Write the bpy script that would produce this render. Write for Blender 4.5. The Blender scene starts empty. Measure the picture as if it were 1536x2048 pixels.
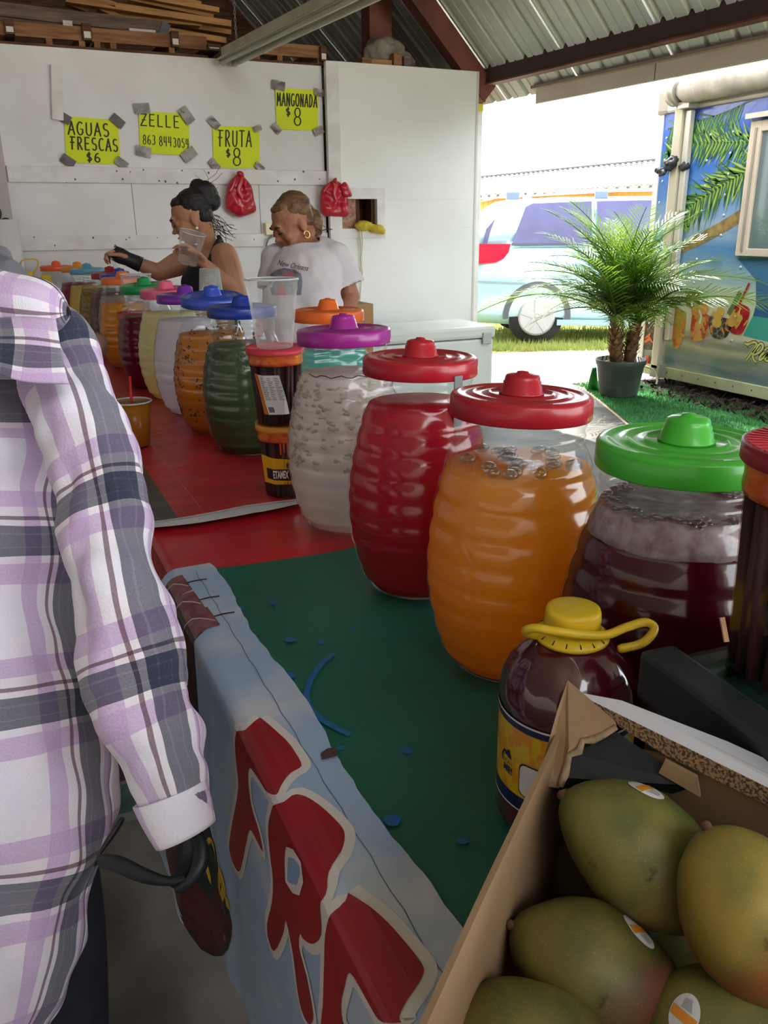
import bpy, bmesh, math, random
from mathutils import Vector, Matrix, noise
from mathutils.bvhtree import BVHTree
random.seed(7)
SC = bpy.context.scene
COL = SC.collection
PI = math.pi
T = 0.75            # table height
WY = 6.6            # back wall plane

# ------------------------------------------------------------------ camera
F, PIT, ROL, YAW, CH = 1650.0, math.radians(19.1), math.radians(.6), math.radians(24.3), 1.45
_h = Vector((math.sin(YAW), math.cos(YAW), 0)); _r0 = Vector((math.cos(YAW), -math.sin(YAW), 0)); _z = Vector((0, 0, 1))
_d = _h*math.cos(PIT) - _z*math.sin(PIT); _u0 = _h*math.sin(PIT) + _z*math.cos(PIT)
_u = _u0*math.cos(ROL) + _r0*math.sin(ROL); _r = _r0*math.cos(ROL) - _u0*math.sin(ROL)
EYE = Vector((0, 0, CH))
cam_d = bpy.data.cameras.new('camera'); cam = bpy.data.objects.new('camera', cam_d); COL.objects.link(cam)
cam.matrix_world = Matrix(((_r.x, _u.x, -_d.x, 0), (_r.y, _u.y, -_d.y, 0), (_r.z, _u.z, -_d.z, CH), (0, 0, 0, 1)))
cam_d.sensor_fit = 'VERTICAL'; cam_d.sensor_height = 36; cam_d.lens = F/2048*36
cam_d.clip_start = .02; cam_d.clip_end = 300
SC.camera = cam

def at(px, py, X=None, Y=None, Z=None, D=None):
    """measured photo point -> world point on a known plane (or at a known depth)"""
    v = _d + _r*((px-768)/F) - _u*((py-1024)/F)
    if D is not None: return EYE + v*D
    if X is not None: return EYE + v*(X/v.x)
    if Y is not None: return EYE + v*(Y/v.y)
    return EYE + v*((Z-CH)/v.z)

# ------------------------------------------------------------------ light
w = bpy.data.worlds.new('world'); SC.world = w; w.use_nodes = True
wn = w.node_tree.nodes; bg = wn['Background']
bg.inputs['Color'].default_value = (.93, .97, 1, 1); bg.inputs['Strength'].default_value = 3.3
sun_d = bpy.data.lights.new('sun', 'SUN'); sun_d.energy = 9.0; sun_d.angle = math.radians(.6); sun_d.color = (1, .95, .86)
sun = bpy.data.objects.new('sun', sun_d); COL.objects.link(sun)
SUNDIR = Vector((.17, .60, .78)).normalized()      # towards the sun
sun.rotation_euler = SUNDIR.to_track_quat('Z', 'Y').to_euler()
SC.view_settings.view_transform = 'Standard'; SC.view_settings.look = 'None'
SC.view_settings.gamma = 1; SC.view_settings.exposure = 1.15
SC.view_settings.use_curve_mapping = False
cy = SC.cycles
cy.max_bounces = 7; cy.diffuse_bounces = 4; cy.glossy_bounces = 3; cy.transmission_bounces = 5; cy.transparent_max_bounces = 24
cy.caustics_reflective = False; cy.caustics_refractive = False; cy.use_denoising = True; cy.sample_clamp_indirect = 6

# ------------------------------------------------------------------ helpers
def lin(c):
    if isinstance(c, str):
        c = [int(c[i:i+2], 16) for i in (0, 2, 4)]
    return tuple(((v/255)/12.92 if v/255 <= .04045 else ((v/255+.055)/1.055)**2.4) for v in c) + (1,)

def N(nt, t, **k):
    n = nt.nodes.new(t)
    for a, b in k.items(): setattr(n, a, b)
    return n

def M(name, c, rough=.5, metal=0, spec=.4, c2=None, ns=8, nd=4, lo=.35, hi=.65, bump=0, bs=60, sx=(1, 1, 1), trl=0, coat=0, sss=0):
    m = bpy.data.materials.new(name); m.use_nodes = True; nt = m.node_tree
    b = nt.nodes['Principled BSDF']; L = nt.links.new
    b.inputs['Base Color'].default_value = lin(c); b.inputs['Roughness'].default_value = rough
    b.inputs['Metallic'].default_value = metal; b.inputs['Specular IOR Level'].default_value = spec
    b.inputs['Coat Weight'].default_value = coat
    src = None
    if c2 is not None or bump:
        tc = N(nt, 'ShaderNodeTexCoord'); mp = N(nt, 'ShaderNodeMapping'); mp.inputs['Scale'].default_value = sx
        L(tc.outputs['Object'], mp.inputs[0])
    if c2 is not None:
        nz = N(nt, 'ShaderNodeTexNoise'); nz.inputs['Scale'].default_value = ns; nz.inputs['Detail'].default_value = nd
        L(mp.outputs[0], nz.inputs[0])
        cr = N(nt, 'ShaderNodeValToRGB'); e = cr.color_ramp.elements
        e[0].position = lo; e[1].position = hi; e[0].color = lin(c); e[1].color = lin(c2)
        L(nz.outputs[0], cr.inputs[0]); L(cr.outputs[0], b.inputs['Base Color']); src = cr.outputs[0]
    if bump:
        n2 = N(nt, 'ShaderNodeTexNoise'); n2.inputs['Scale'].default_value = bs; n2.inputs['Detail'].default_value = 3
        L(mp.outputs[0], n2.inputs[0])
        bp = N(nt, 'ShaderNodeBump'); bp.inputs['Strength'].default_value = bump; bp.inputs['Distance'].default_value = .01
        L(n2.outputs[0], bp.inputs['Height']); L(bp.outputs[0], b.inputs['Normal'])
    if sss:
        b.inputs['Subsurface Weight'].default_value = sss; b.inputs['Subsurface Radius'].default_value = (.02, .01, .006)
    if trl:
        t = N(nt, 'ShaderNodeBsdfTranslucent'); t.inputs[0].default_value = lin(c)
        if src: L(src, t.inputs[0])
        mx = N(nt, 'ShaderNodeMixShader'); mx.inputs[0].default_value = trl
        L(b.outputs[0], mx.inputs[1]); L(t.outputs[0], mx.inputs[2]); L(mx.outputs[0], nt.nodes['Material Output'].inputs[0])
    return m

def GLASS(name, tint=(245, 248, 248), gl=.10, rough=.06):
    """thin clear wall: see-through with a fresnel sheen"""
    m = bpy.data.materials.new(name); m.use_nodes = True; nt = m.node_tree; L = nt.links.new
    nt.nodes.remove(nt.nodes['Principled BSDF'])
    tr = N(nt, 'ShaderNodeBsdfTransparent'); tr.inputs[0].default_value = lin(tint)
    g = N(nt, 'ShaderNodeBsdfGlossy'); g.inputs['Roughness'].default_value = rough
    lw = N(nt, 'ShaderNodeLayerWeight'); lw.inputs[0].default_value = .35
    mr = N(nt, 'ShaderNodeMapRange'); mr.inputs[3].default_value = gl*.45; mr.inputs[4].default_value = min(1, gl*3.4)
    pw = N(nt, 'ShaderNodeMath', operation='POWER'); pw.inputs[1].default_value = 1.8
    L(lw.outputs['Facing'], pw.inputs[0]); L(pw.outputs[0], mr.inputs[0])
    mx = N(nt, 'ShaderNodeMixShader'); L(mr.outputs[0], mx.inputs[0]); L(tr.outputs[0], mx.inputs[1]); L(g.outputs[0], mx.inputs[2])
    L(mx.outputs[0], nt.nodes['Material Output'].inputs[0])
    return m

def FROST(name, c=(236, 238, 238), op=.3, rough=.3):
    """milky see-through plastic"""
    m = bpy.data.materials.new(name); m.use_nodes = True; nt = m.node_tree; L = nt.links.new
    b = nt.nodes['Principled BSDF']; b.inputs['Base Color'].default_value = lin(c); b.inputs['Roughness'].default_value = rough
    t = N(nt, 'ShaderNodeBsdfTranslucent'); t.inputs[0].default_value = lin(c)
    m1 = N(nt, 'ShaderNodeMixShader'); m1.inputs[0].default_value = .5; L(b.outputs[0], m1.inputs[1]); L(t.outputs[0], m1.inputs[2])
    lw = N(nt, 'ShaderNodeLayerWeight'); lw.inputs[0].default_value = .4
    mr = N(nt, 'ShaderNodeMapRange'); mr.inputs[3].default_value = op; mr.inputs[4].default_value = min(1, op*3.2); L(lw.outputs['Facing'], mr.inputs[0])
    tr = N(nt, 'ShaderNodeBsdfTransparent'); m2 = N(nt, 'ShaderNodeMixShader'); L(mr.outputs[0], m2.inputs[0]); L(tr.outputs[0], m2.inputs[1]); L(m1.outputs[0], m2.inputs[2])
    L(m2.outputs[0], nt.nodes['Material Output'].inputs[0]); return m

def pillow(poly, thick, k=7, seed=0, wr=.1, back=.4):
    """closed cushion from an outline in the x-z plane, bulging to -y"""
    n = len(poly); cx = sum(p[0] for p in poly)/n; cz = sum(p[1] for p in poly)/n; rings = []
    for sgn, fk in ((-1, 1.0), (1, back)):
        order = range(k) if sgn < 0 else range(k-1, -1, -1)
        for i in order:
            f = (i+.35)/k if sgn < 0 else (i+.35)/k
            if sgn > 0 and i == k-1: f = 1.0
            y = sgn*thick*fk*math.sqrt(max(0, 1-f**2.6)); r = []
            for x, z in poly:
                a, b = cx+(x-cx)*f, cz+(z-cz)*f
                r.append((a, y*(1+wr*3*noise.noise(Vector((a*22, b*22, seed)))), b))
            rings.append(r)
    return loft(rings)

def mesh(name, verts, faces, m=None, parent=None, smooth=False, uvs=None):
    me = bpy.data.meshes.new(name); me.from_pydata([tuple(v) for v in verts], [], faces); me.update()
    if smooth: me.polygons.foreach_set('use_smooth', [True]*len(me.polygons))
    if uvs is not None:
        uv = me.uv_layers.new(name='UVMap')
        for l in me.loops: uv.data[l.index].uv = uvs[l.vertex_index]
    return link(name, me, m, parent)

def link(name, me, m=None, parent=None):
    o = bpy.data.objects.new(name, me); COL.objects.link(o)
    if m is not None:
        for mm in (m if isinstance(m, (list, tuple)) else [m]): me.materials.append(mm)
    if parent is not None: o.parent = parent
    return o

def bobj(name, bm, m=None, parent=None, smooth=False):
    me = bpy.data.meshes.new(name); bm.normal_update(); bm.to_mesh(me); bm.free()
    if smooth: me.polygons.foreach_set('use_smooth', [True]*len(me.polygons))
    return link(name, me, m, parent)

def tag(o, label=None, cat=None, group=None, kind=None):
    if label: o['label'] = label
    if cat: o['category'] = cat
    if group: o['group'] = group
    if kind: o['kind'] = kind
    return o

def thing(name, label, cat, loc=(0, 0, 0), rz=0, group=None):
    o = bpy.data.objects.new(name, None); COL.objects.link(o); o.location = loc; o.rotation_euler = (0, 0, rz)
    o.empty_display_size = .05
    return tag(o, label, cat, group)

def sroot(name):
    o = bpy.data.objects.new(name, None); COL.objects.link(o); o['kind'] = 'structure'; return o

def struct(o): o['kind'] = 'structure'; return o
def stuff(o): o['kind'] = 'stuff'; return o

def bx(bm, x0, x1, y0, y1, z0, z1, bev=0, mt=None):
    r = bmesh.ops.create_cube(bm, size=1)
    vs = r['verts']
    bmesh.ops.scale(bm, vec=(x1-x0, y1-y0, z1-z0), verts=vs); bmesh.ops.translate(bm, vec=((x0+x1)/2, (y0+y1)/2, (z0+z1)/2), verts=vs)
    if bev:
        es = list({e for v in vs for e in v.link_edges})
        vs = bmesh.ops.bevel(bm, geom=es, offset=bev, segments=2, affect='EDGES', profile=.6)['verts']
    if mt is not None: bmesh.ops.transform(bm, matrix=mt, verts=vs)
    return vs

def box(name, x0, x1, y0, y1, z0, z1, m, parent=None, bev=0, mt=None):
    bm = bmesh.new(); bx(bm, x0, x1, y0, y1, z0, z1, bev, mt); return bobj(name, bm, m, parent)

def frame_mat(a, b, up=(0, 0, 1)):
    """matrix whose X runs from a to b, Z close to up, origin a"""
    a, b = Vector(a), Vector(b); x = (b-a).normalized(); up = Vector(up)
    y = up.cross(x)
    if y.length < 1e-5: y = Vector((0, 1, 0)).cross(x)
    y.normalize(); z = x.cross(y)
    return Matrix(((x.x, y.x, z.x, a.x), (x.y, y.y, z.y, a.y), (x.z, y.z, z.z, a.z), (0, 0, 0, 1)))

def bar(name, a, b, wdt, hgt, m, parent=None, up=(0, 0, 1), bev=0):
    L_ = (Vector(b)-Vector(a)).length
    return box(name, 0, L_, -wdt/2, wdt/2, -hgt/2, hgt/2, m, parent, bev, frame_mat(a, b, up))

def loft(rings, cap0=True, cap1=True, closed=True):
    n = len(rings[0]); V = [Vector(p) for r in rings for p in r]; Fc = []
    for i in range(len(rings)-1):
        for j in range(n if closed else n-1):
            k = (j+1) % n
            Fc.append((i*n+j, i*n+k, (i+1)*n+k, (i+1)*n+j))
    if cap0 and closed: Fc.append(tuple(range(n-1, -1, -1)))
    if cap1 and closed: Fc.append(tuple((len(rings)-1)*n+j for j in range(n)))
    return V, Fc

def lathe(profile, n=40, c=(0, 0, 0)):
    """profile (r,z) from bottom to top"""
    rings = [[(c[0]+r*math.cos(2*PI*j/n), c[1]+r*math.sin(2*PI*j/n), c[2]+z) for j in range(n)] for r, z in profile]
    return loft(rings, profile[0][0] > 1e-4, profile[-1][0] > 1e-4)

def tubeVF(pts, rad, n=8):
    pts = [Vector(p) for p in pts]; rings = []
    rr = rad if isinstance(rad, (list, tuple)) else [rad]*len(pts)
    ref = Vector((0, 0, 1)); prev = None
    for i, p in enumerate(pts):
        t = (pts[min(i+1, len(pts)-1)]-pts[max(i-1, 0)]).normalized()
        if prev is None:
            a = t.cross(ref)
            if a.length < .2: a = t.cross(Vector((1, 0, 0)))
        else: a = prev - t*prev.dot(t)
        a.normalize(); prev = a; b = t.cross(a)
        rings.append([p+(a*math.cos(2*PI*j/n)+b*math.sin(2*PI*j/n))*rr[i] for j in range(n)])
    return loft(rings)

def tube(name, pts, rad, m, parent=None, n=8):
    V, Fc = tubeVF(pts, rad, n); return mesh(name, V, Fc, m, parent, True)

def spline(pts, k=6):
    """catmull-rom through points"""
    P = [Vector(p) for p in pts]; out = []
    for i in range(len(P)-1):
        p0, p1, p2, p3 = P[max(i-1, 0)], P[i], P[i+1], P[min(i+2, len(P)-1)]
        for s in range(k):
            t = s/k
            out.append(.5*((2*p1)+(p2-p0)*t+(2*p0-5*p1+4*p2-p3)*t*t+(3*p1-p0-3*p2+p3)*t**3))
    out.append(P[-1]); return out

def join(parts):
    V, Fc = [], []
    for v, f in parts:
        o = len(V); V += list(v); Fc += [tuple(i+o for i in q) for q in f]
    return V, Fc

# flat print: polygons / ribbons / text in a 2-D plane, cut fine and mapped onto a surface
def poly_bm(bm, pts):
    vs = [bm.verts.new((p[0], p[1], 0)) for p in pts]
    es = [bm.edges.new((vs[i], vs[(i+1) % len(vs)])) for i in range(len(vs))]
    bmesh.ops.triangle_fill(bm, edges=es, use_beauty=True)

def ribbon_bm(bm, pts, wd, closed=False):
    P = [Vector((p[0], p[1])) for p in pts]; n = len(P); A = []
    for i in range(n):
        a = P[(i-1) % n] if (closed or i > 0) else P[i]; b = P[(i+1) % n] if (closed or i < n-1) else P[i]
        t = (b-a)
        if t.length < 1e-9: t = Vector((1, 0))
        t.normalize(); q = Vector((-t.y, t.x))*wd/2
        A.append((bm.verts.new((*(P[i]+q), 0)), bm.verts.new((*(P[i]-q), 0))))
    for i in range(n if closed else n-1):
        a, b = A[i], A[(i+1) % n]
        try: bm.faces.new((a[0], a[1], b[1], b[0]))
        except ValueError: pass

_fc = {}
def text_bm(bm, s, size, ox=0, oy=0, shear=0, extrude=0, sxx=1, rot=0, bold=0):
    cu = bpy.data.curves.new('t', 'FONT'); cu.body = s; cu.size = size; cu.shear = shear; cu.align_x = 'CENTER'; cu.align_y = 'CENTER'; cu.offset = bold
    o = bpy.data.objects.new('t', cu); COL.objects.link(o)
    dg = bpy.context.evaluated_depsgraph_get(); me = o.evaluated_get(dg).to_mesh()
    b2 = bmesh.new(); b2.from_mesh(me); o.evaluated_get(dg).to_mesh_clear()
    c, s_ = math.cos(rot), math.sin(rot); mp = {}
    for v in b2.verts:
        x, y = v.co.x*sxx, v.co.y; mp[v] = bm.verts.new((ox+x*c-y*s_, oy+x*s_+y*c, 0))
    for f in b2.faces:
        try: bm.faces.new([mp[v] for v in f.verts])
        except ValueError: pass
    b2.free(); bpy.data.objects.remove(o); bpy.data.curves.remove(cu)

def cut_grid(bm, dx, dy):
    bmesh.ops.triangulate(bm, faces=bm.faces[:])
    for ax, d in ((0, dx), (1, dy)):
        if not d or not bm.verts: continue
        lo = min(v.co[ax] for v in bm.verts); hi = max(v.co[ax] for v in bm.verts)
        k = math.floor(lo/d)+1
        while k*d < hi:
            co = [0, 0, 0]; no = [0, 0, 0]; co[ax] = k*d; no[ax] = 1
            bmesh.ops.bisect_plane(bm, geom=bm.verts[:]+bm.edges[:]+bm.faces[:], plane_co=co, plane_no=no, dist=1e-6)
            k += 1

def print_on(name, bm, fn, m, parent, dx=0, dy=0):
    if dx or dy: cut_grid(bm, dx, dy)
    for v in bm.verts: v.co = Vector(fn(v.co.x, v.co.y))
    return bobj(name, bm, m, parent)

# single-stroke letters on a 1 x 1 cell for hand lettering
def arc(cx, cy, rx, ry, a0, a1, n=12):
    return [(cx+rx*math.cos(math.radians(a0+(a1-a0)*i/n)), cy+ry*math.sin(math.radians(a0+(a1-a0)*i/n))) for i in range(n+1)]
GL = {
 'A': [[(0, 0), (.42, 1), (.8, 0)], [(.14, .36), (.68, .36)]],
 'G': [arc(.42, .5, .4, .5, 50, 320)+[(.72, .45), (.4, .45)]],
 'U': [[(.08, 1), (.08, .3)]+arc(.4, .3, .32, .3, 180, 360)+[(.72, 1)]],
 'S': [arc(.4, .75, .3, .25, 40, 250)+arc(.4, .26, .32, .26, 80, -150)],
 'F': [[(.3, 0), (.3, 1)], [(.05, 1), (.75, .98)], [(.08, .55), (.6, .55)]],
 'R': [[(.1, 0), (.1, 1)], [(.1, 1)]+arc(.3, .75, .32, .25, 80, -90)+[(.1, .5)], [(.25, .5), (.72, 0)]],
 'E': [[(.7, 1), (.1, 1), (.1, 0), (.7, 0)], [(.1, .52), (.6, .52)]],
 'C': [arc(.45, .5, .4, .5, 50, 310)],
 'Z': [[(.05, 1), (.75, 1), (.02, 0), (.78, 0)], [(.2, .5), (.6, .5)]],
 'L': [[(.1, 1), (.1, 0), (.68, 0)]],
 'T': [[(0, 1), (.8, 1)], [(.4, 1), (.4, 0)]],
 'M': [[(.02, 0), (.1, 1), (.4, .35), (.7, 1), (.8, 0)]],
 'N': [[(.08, 0), (.08, 1), (.7, 0), (.7, 1)]],
 'O': [arc(.4, .5, .38, .5, 90, 450, 16)],
 'D': [[(.1, 0), (.1, 1)], [(.1, 1)]+arc(.2, .5, .5, .5, 85, -85)+[(.1, 0)]],
 '8': [arc(.4, .74, .27, .26, -90, 270, 14), arc(.4, .24, .33, .25, 90, 450, 14)],
 '6': [[(.62, .95)]+arc(.5, .35, .42, .6, 110, 200)+arc(.4, .26, .32, .26, 170, -180, 14)],
 '3': [arc(.35, .75, .3, .25, 140, -80)+arc(.35, .26, .34, .26, 80, -150)],
 '4': [[(.15, 1), (.08, .42), (.7, .42)], [(.62, 1), (.6, 0)]],
 '0': [arc(.4, .5, .32, .5, 90, 450, 16)],
 '5': [[(.7, 1), (.2, 1), (.14, .58)]+arc(.36, .3, .34, .3, 110, -150)],
 '$': [arc(.4, .68, .26, .2, 40, 250)+arc(.4, .3, .28, .2, 80, -150), [(.4, 1.05), (.4, -.08)]],
}
def hand(bm, s, x, y, cw, ch, wd, slant=0.0, drop=0.0):
    for k, c in enumerate(s):
        for st in GL.get(c, []):
            Q = [(x+k*cw+px_*cw*.88+slant*py_*ch, y+py_*ch+drop*k) for px_, py_ in st]
            if len(st) > 9: ribbon_bm(bm, Q, wd)
            else:
                for a, b in zip(Q, Q[1:]):
                    d = (Vector(b)-Vector(a)).normalized()*wd*.35
                    ribbon_bm(bm, [(a[0]-d.x, a[1]-d.y), (b[0]+d.x, b[1]+d.y)], wd)

def remeshed(name, parts, vox, m, parent=None, smooth=3, cut=None):
    """union of closed lumps -> ONE continuous surface"""
    V, Fc = join(parts)
    me = bpy.data.meshes.new('tmp'); me.from_pydata([tuple(v) for v in V], [], Fc); me.update()
    o = bpy.data.objects.new('tmp', me); COL.objects.link(o)
    r = o.modifiers.new('r', 'REMESH'); r.mode = 'VOXEL'; r.voxel_size = vox; r.use_smooth_shade = True
    if smooth:
        s = o.modifiers.new('s', 'SMOOTH'); s.iterations = smooth; s.factor = .5
    dg = bpy.context.evaluated_depsgraph_get()
    m2 = bpy.data.meshes.new_from_object(o.evaluated_get(dg)); m2.name = name
    bpy.data.objects.remove(o); bpy.data.meshes.remove(me)
    if cut:
        bm = bmesh.new(); bm.from_mesh(m2)
        bmesh.ops.delete(bm, geom=[v for v in bm.verts if cut(v.co)], context='VERTS')
        bv = [v for v in bm.verts if v.is_boundary]
        for _ in range(14):
            nw = {}
            for v in bv:
                q = [e.other_vert(v).co for e in v.link_edges if e.is_boundary]
                if len(q) == 2: nw[v] = v.co*.4+(q[0]+q[1])*.3
            for v, c in nw.items(): v.co = c
        bm.to_mesh(m2); bm.free()
    m2.polygons.foreach_set('use_smooth', [True]*len(m2.polygons))
    m2.materials.clear()
    return link(name, m2, m, parent)

def ball(c, r, rot=None, nu=16, nv=10):
    c = Vector(c); r = Vector(r if isinstance(r, (tuple, list)) else (r, r, r)); V = []; Fc = []
    V.append(Vector((0, 0, -1)))
    for i in range(1, nv):
        a = -PI/2+PI*i/nv
        for j in range(nu): V.append(Vector((math.cos(a)*math.cos(2*PI*j/nu), math.cos(a)*math.sin(2*PI*j/nu), math.sin(a))))
    V.append(Vector((0, 0, 1)))
    for j in range(nu): Fc.append((0, 1+(j+1) % nu, 1+j))
    for i in range(nv-2):
        for j in range(nu):
            k = (j+1) % nu; Fc.append((1+i*nu+j, 1+i*nu+k, 1+(i+1)*nu+k, 1+(i+1)*nu+j))
    e = len(V)-1; b = 1+(nv-2)*nu
    for j in range(nu): Fc.append((b+j, b+(j+1) % nu, e))
    out = []
    for v in V:
        q = Vector((v.x*r.x, v.y*r.y, v.z*r.z))
        if rot is not None: q = rot @ q
        out.append(c+q)
    return out, Fc

def limb(pts, rad, n=14):
    """tapering round limb with rounded ends"""
    P = [Vector(p) for p in pts]; parts = [tubeVF(P, rad, n)]
    for p, r in zip(P, rad): parts.append(ball(p, r, None, 12, 8))
    return join(parts)

def cloth_noise(o, amp, sc, seed=0):
    me = o.data
    for v in me.vertices:
        n = v.normal
        v.co += n*amp*(noise.noise(v.co*sc+Vector((seed, 0, 0)))+.5*noise.noise(v.co*sc*2.3+Vector((0, seed, 3))))
# ================================================================== THE SETTING
concrete = M('concrete', '6e6862', .55, c2='4c4844', ns=3, bump=.15, bs=30)
white_ply = M('white_plywood', 'e2e2e4', .55, c2='d6d5d6', ns=2.2, nd=6, bump=.12, bs=25)
white_ply2 = M('white_plywood_gloss', 'e8eae9', .38, c2='dfe0de', ns=1.6, nd=5, bump=.06, bs=14)
white_board = M('white_painted_board', 'e4e3e3', .5, c2='ccc9c7', ns=7, nd=8, lo=.3, hi=.75, bump=.2, bs=50)
grey_scuff = M('wall_scuff', '6a6664', .8)
raw_wood = M('raw_wood', '9a6f4c', .75, c2='7a5236', ns=5, sx=(1, 8, 8), bump=.3, bs=30)
dark_wood = M('dark_wood', '6b4a36', .8, c2='49301f', ns=5, sx=(1, 8, 8), bump=.3, bs=30)
tan_plank = M('tan_plank', 'b98a55', .7, c2='9c6f3f', ns=3, sx=(1, 12, 12), bump=.2, bs=30)
grey_beam = M('weathered_beam', '7d6a60', .85, c2='594a44', ns=4, sx=(1, 9, 9), bump=.4, bs=30)
red_steel = M('red_oxide_steel', '7a463c', .55, c2='5c342e', ns=5, bump=.1)
dark_steel = M('dark_steel_web', '4a3733', .6)
tin = M('galvanised_roof', 'cfd1ca', .45, .15, c2='bcbfba', ns=2.5)
osb = M('strand_board', 'b58c78', .8, c2='8a6450', ns=40, nd=2)

# floor slab of the shed and the ground beyond
fl = struct(mesh('floor', [(-7, -7, 0), (3.05, -7, 0), (3.15, 2.3, 0), (4.0, 4.35, 0), (4.95, 6.4, 0), (4.95, 9.6, 0), (-7, 9.6, 0)], [(0, 1, 2, 3, 4, 5, 6)], concrete))
sand = M('pale_sand', 'd9cbb4', .95, c2='bda78a', ns=6, nd=8, bump=.5, bs=20)
struct(mesh('ground', [(-60, -40, -.012), (60, -40, -.012), (60, 60, -.012), (-60, 60, -.012)], [(0, 1, 2, 3)], sand))
tf = M('turf_base', '3f7a45', .9, c2='2f6238', ns=60)
struct(mesh('turf_mat', [(4.97, 6.35, -.004), (5.5, 6.6, -.004), (5.55, 2.0, -.004), (3.1, 2.0, -.004), (4.02, 4.3, -.004)], [(0, 1, 2, 3, 4)], tf))
dirt = M('dark_mulch_soil', '3a2c22', .95, c2='241a14', ns=25, bump=.6, bs=60)
struct(mesh('soil_bed', [(5.35, 6.3, -.001), (8.2, 6.5, -.001), (8.2, .5, -.001), (5.3, .5, -.001), (5.25, 4.0, -.001)], [(0, 1, 2, 3, 4)], dirt))
lawn = M('lawn_base', '8f9a55', .95, c2='a99a6a', ns=4, nd=8)
struct(mesh('lawn', [(5.0, 8.7, -.008), (14, 6.5, -.008), (30, 20, -.008), (6, 24, -.008)], [(0, 1, 2, 3)], lawn))

def blades(name, n, place, hmin, hmax, wd, m):
    V, Fc = [], []
    for i in range(n):
        x, y, z = place(); a = random.uniform(0, PI); hh = random.uniform(hmin, hmax); lean = random.uniform(-.5, .5)*hh
        dx, dy = math.cos(a)*wd, math.sin(a)*wd; b = len(V)
        V += [(x-dx, y-dy, z), (x+dx, y+dy, z), (x+lean*math.sin(a), y-lean*math.cos(a), z+hh)]; Fc.append((b, b+1, b+2))
    return stuff(mesh(name, V, Fc, m))
grassm = M('grass_blade', 'a9ad62', .8, c2='8a9a4c', ns=2, trl=.3)
turfm = M('turf_blade', '4f9a56', .7, c2='37793f', ns=3, trl=.3)
def in_turf():
    while True:
        y = random.uniform(2.4, 6.45); xl = 3.25+(y-2.4)*.425; xr = 5.5
        if y > 6.2: xl = 4.9
        x = random.uniform(xl, xr)
        return (x, y, -.004)
tag(blades('turf_grass', 26000, in_turf, .012, .03, .003, turfm), 'short green artificial turf beside the painted trailer', 'turf')
def in_lawn():
    t = random.random()**1.4; s = random.random()
    base = Vector((5.0, 8.85, 0)).lerp(Vector((10.5, 6.4, 0)), s); return tuple(base+Vector((.41, .91, 0))*(t*3.4)+Vector((0, 0, -.008)))
tag(blades('lawn_grass', 22000, in_lawn, .03, .10, .006, grassm), 'sunny patchy lawn grass around the parked minivan', 'grass')
V, Fc = [], []
for i in range(1500):
    c = Vector((random.uniform(5.2, 6.3), random.uniform(2.6, 6.3), random.uniform(.004, .03))); R = Matrix.Rotation(random.uniform(0, 6.3), 3, Vector((random.random(), random.random(), random.random()+.3)))
    s = random.uniform(.012, .04); b = len(V)
    V += [c+R @ Vector(p)*s for p in ((-1, -.3, -.1), (1, -.3, -.1), (1, .3, .1), (-1, .3, .1), (0, 0, .25))]
    Fc += [(b, b+1, b+4), (b+1, b+2, b+4), (b+2, b+3, b+4), (b+3, b, b+4), (b, b+3, b+2, b+1)]
tag(stuff(mesh('mulch', V, Fc, dirt)), 'dark bark mulch in the shade under the trailer edge', 'mulch')

# ---- back wall
D_ = WY
x_post = at(655, 300, Y=D_).x; x_end = at(951, 300, Y=D_).x; z_top = at(500, 122, Y=D_).z; z_top2 = at(800, 133, Y=D_).z
x_left = at(12, 380, Y=D_).x
wall = struct(box('wall_back', -6.5, x_post-.03, D_, D_+.03, 0, z_top, white_ply))
def wpart(n, x0, y0, x1, y1, th, m=white_board, base=0.0):
    a = at(x0, y0, Y=D_); b = at(x1, y1, Y=D_)
    return box(n, min(a.x, b.x), max(a.x, b.x), D_-base-th, D_-base, min(a.z, b.z), max(a.z, b.z), m, wall, .004)
wpart('rail', 12, 331, 652, 371, .028)
zr0 = at(300, 470, Y=D_).z; zr1 = at(300, 497, Y=D_).z
box('rail', x_left, x_post-.03, D_-.028, D_, zr1, zr0, white_board, wall, .004)
# plywood butt joints
for pxx in (268, 520):
    xx = at(pxx, 420, Y=D_).x; box('joint', xx-.002, xx+.002, D_-.0015, D_, zr0, at(300, 358, Y=D_).z, grey_scuff, wall)
# right-hand panel with the serving hatch (frame, strand-board shutter)
wr = sroot('wall_right')
hx0 = at(678, 400, Y=D_-.03).x; hx1 = at(752, 430, Y=D_-.03).x; hz1 = at(715, 398, Y=D_-.03).z; hz0 = at(715, 457, Y=D_-.03).z
hxm = at(713, 430, Y=D_-.03).x
def rp(n, x0, x1, z0, z1, m=white_ply2, y0=D_-.03, y1=D_, bev=.002): return box(n, x0, x1, y0, y1, z0, z1, m, wr, bev)
rp('panel', x_post, x_end, 0, hz0); rp('panel', x_post, x_end, hz1, z_top2); rp('panel', x_post, hx0, hz0, hz1); rp('panel', hx1, x_end, hz0, hz1)
rp('shutter', hx0, hxm, hz0, hz1, osb, D_-.015, D_)
sx0 = at(655, 300, Y=D_-.06).x; sx1 = at(680, 300, Y=D_-.06).x
rp('stud', sx0, sx1, 0, z_top2-.01, white_board, D_-.075, D_-.03, .004)
fz1 = at(740, 376, Y=D_-.06).z; fz0 = at(740, 476, Y=D_-.06).z; fx1 = at(771, 430, Y=D_-.06).x
rp('hatch_board', sx1, fx1, hz1, fz1, white_board, D_-.055, D_-.03); rp('hatch_board', sx1, fx1, fz0, hz0, white_board, D_-.055, D_-.03)
rp('hatch_board', hx1, fx1, hz0, hz1, white_board, D_-.055, D_-.03)
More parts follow.
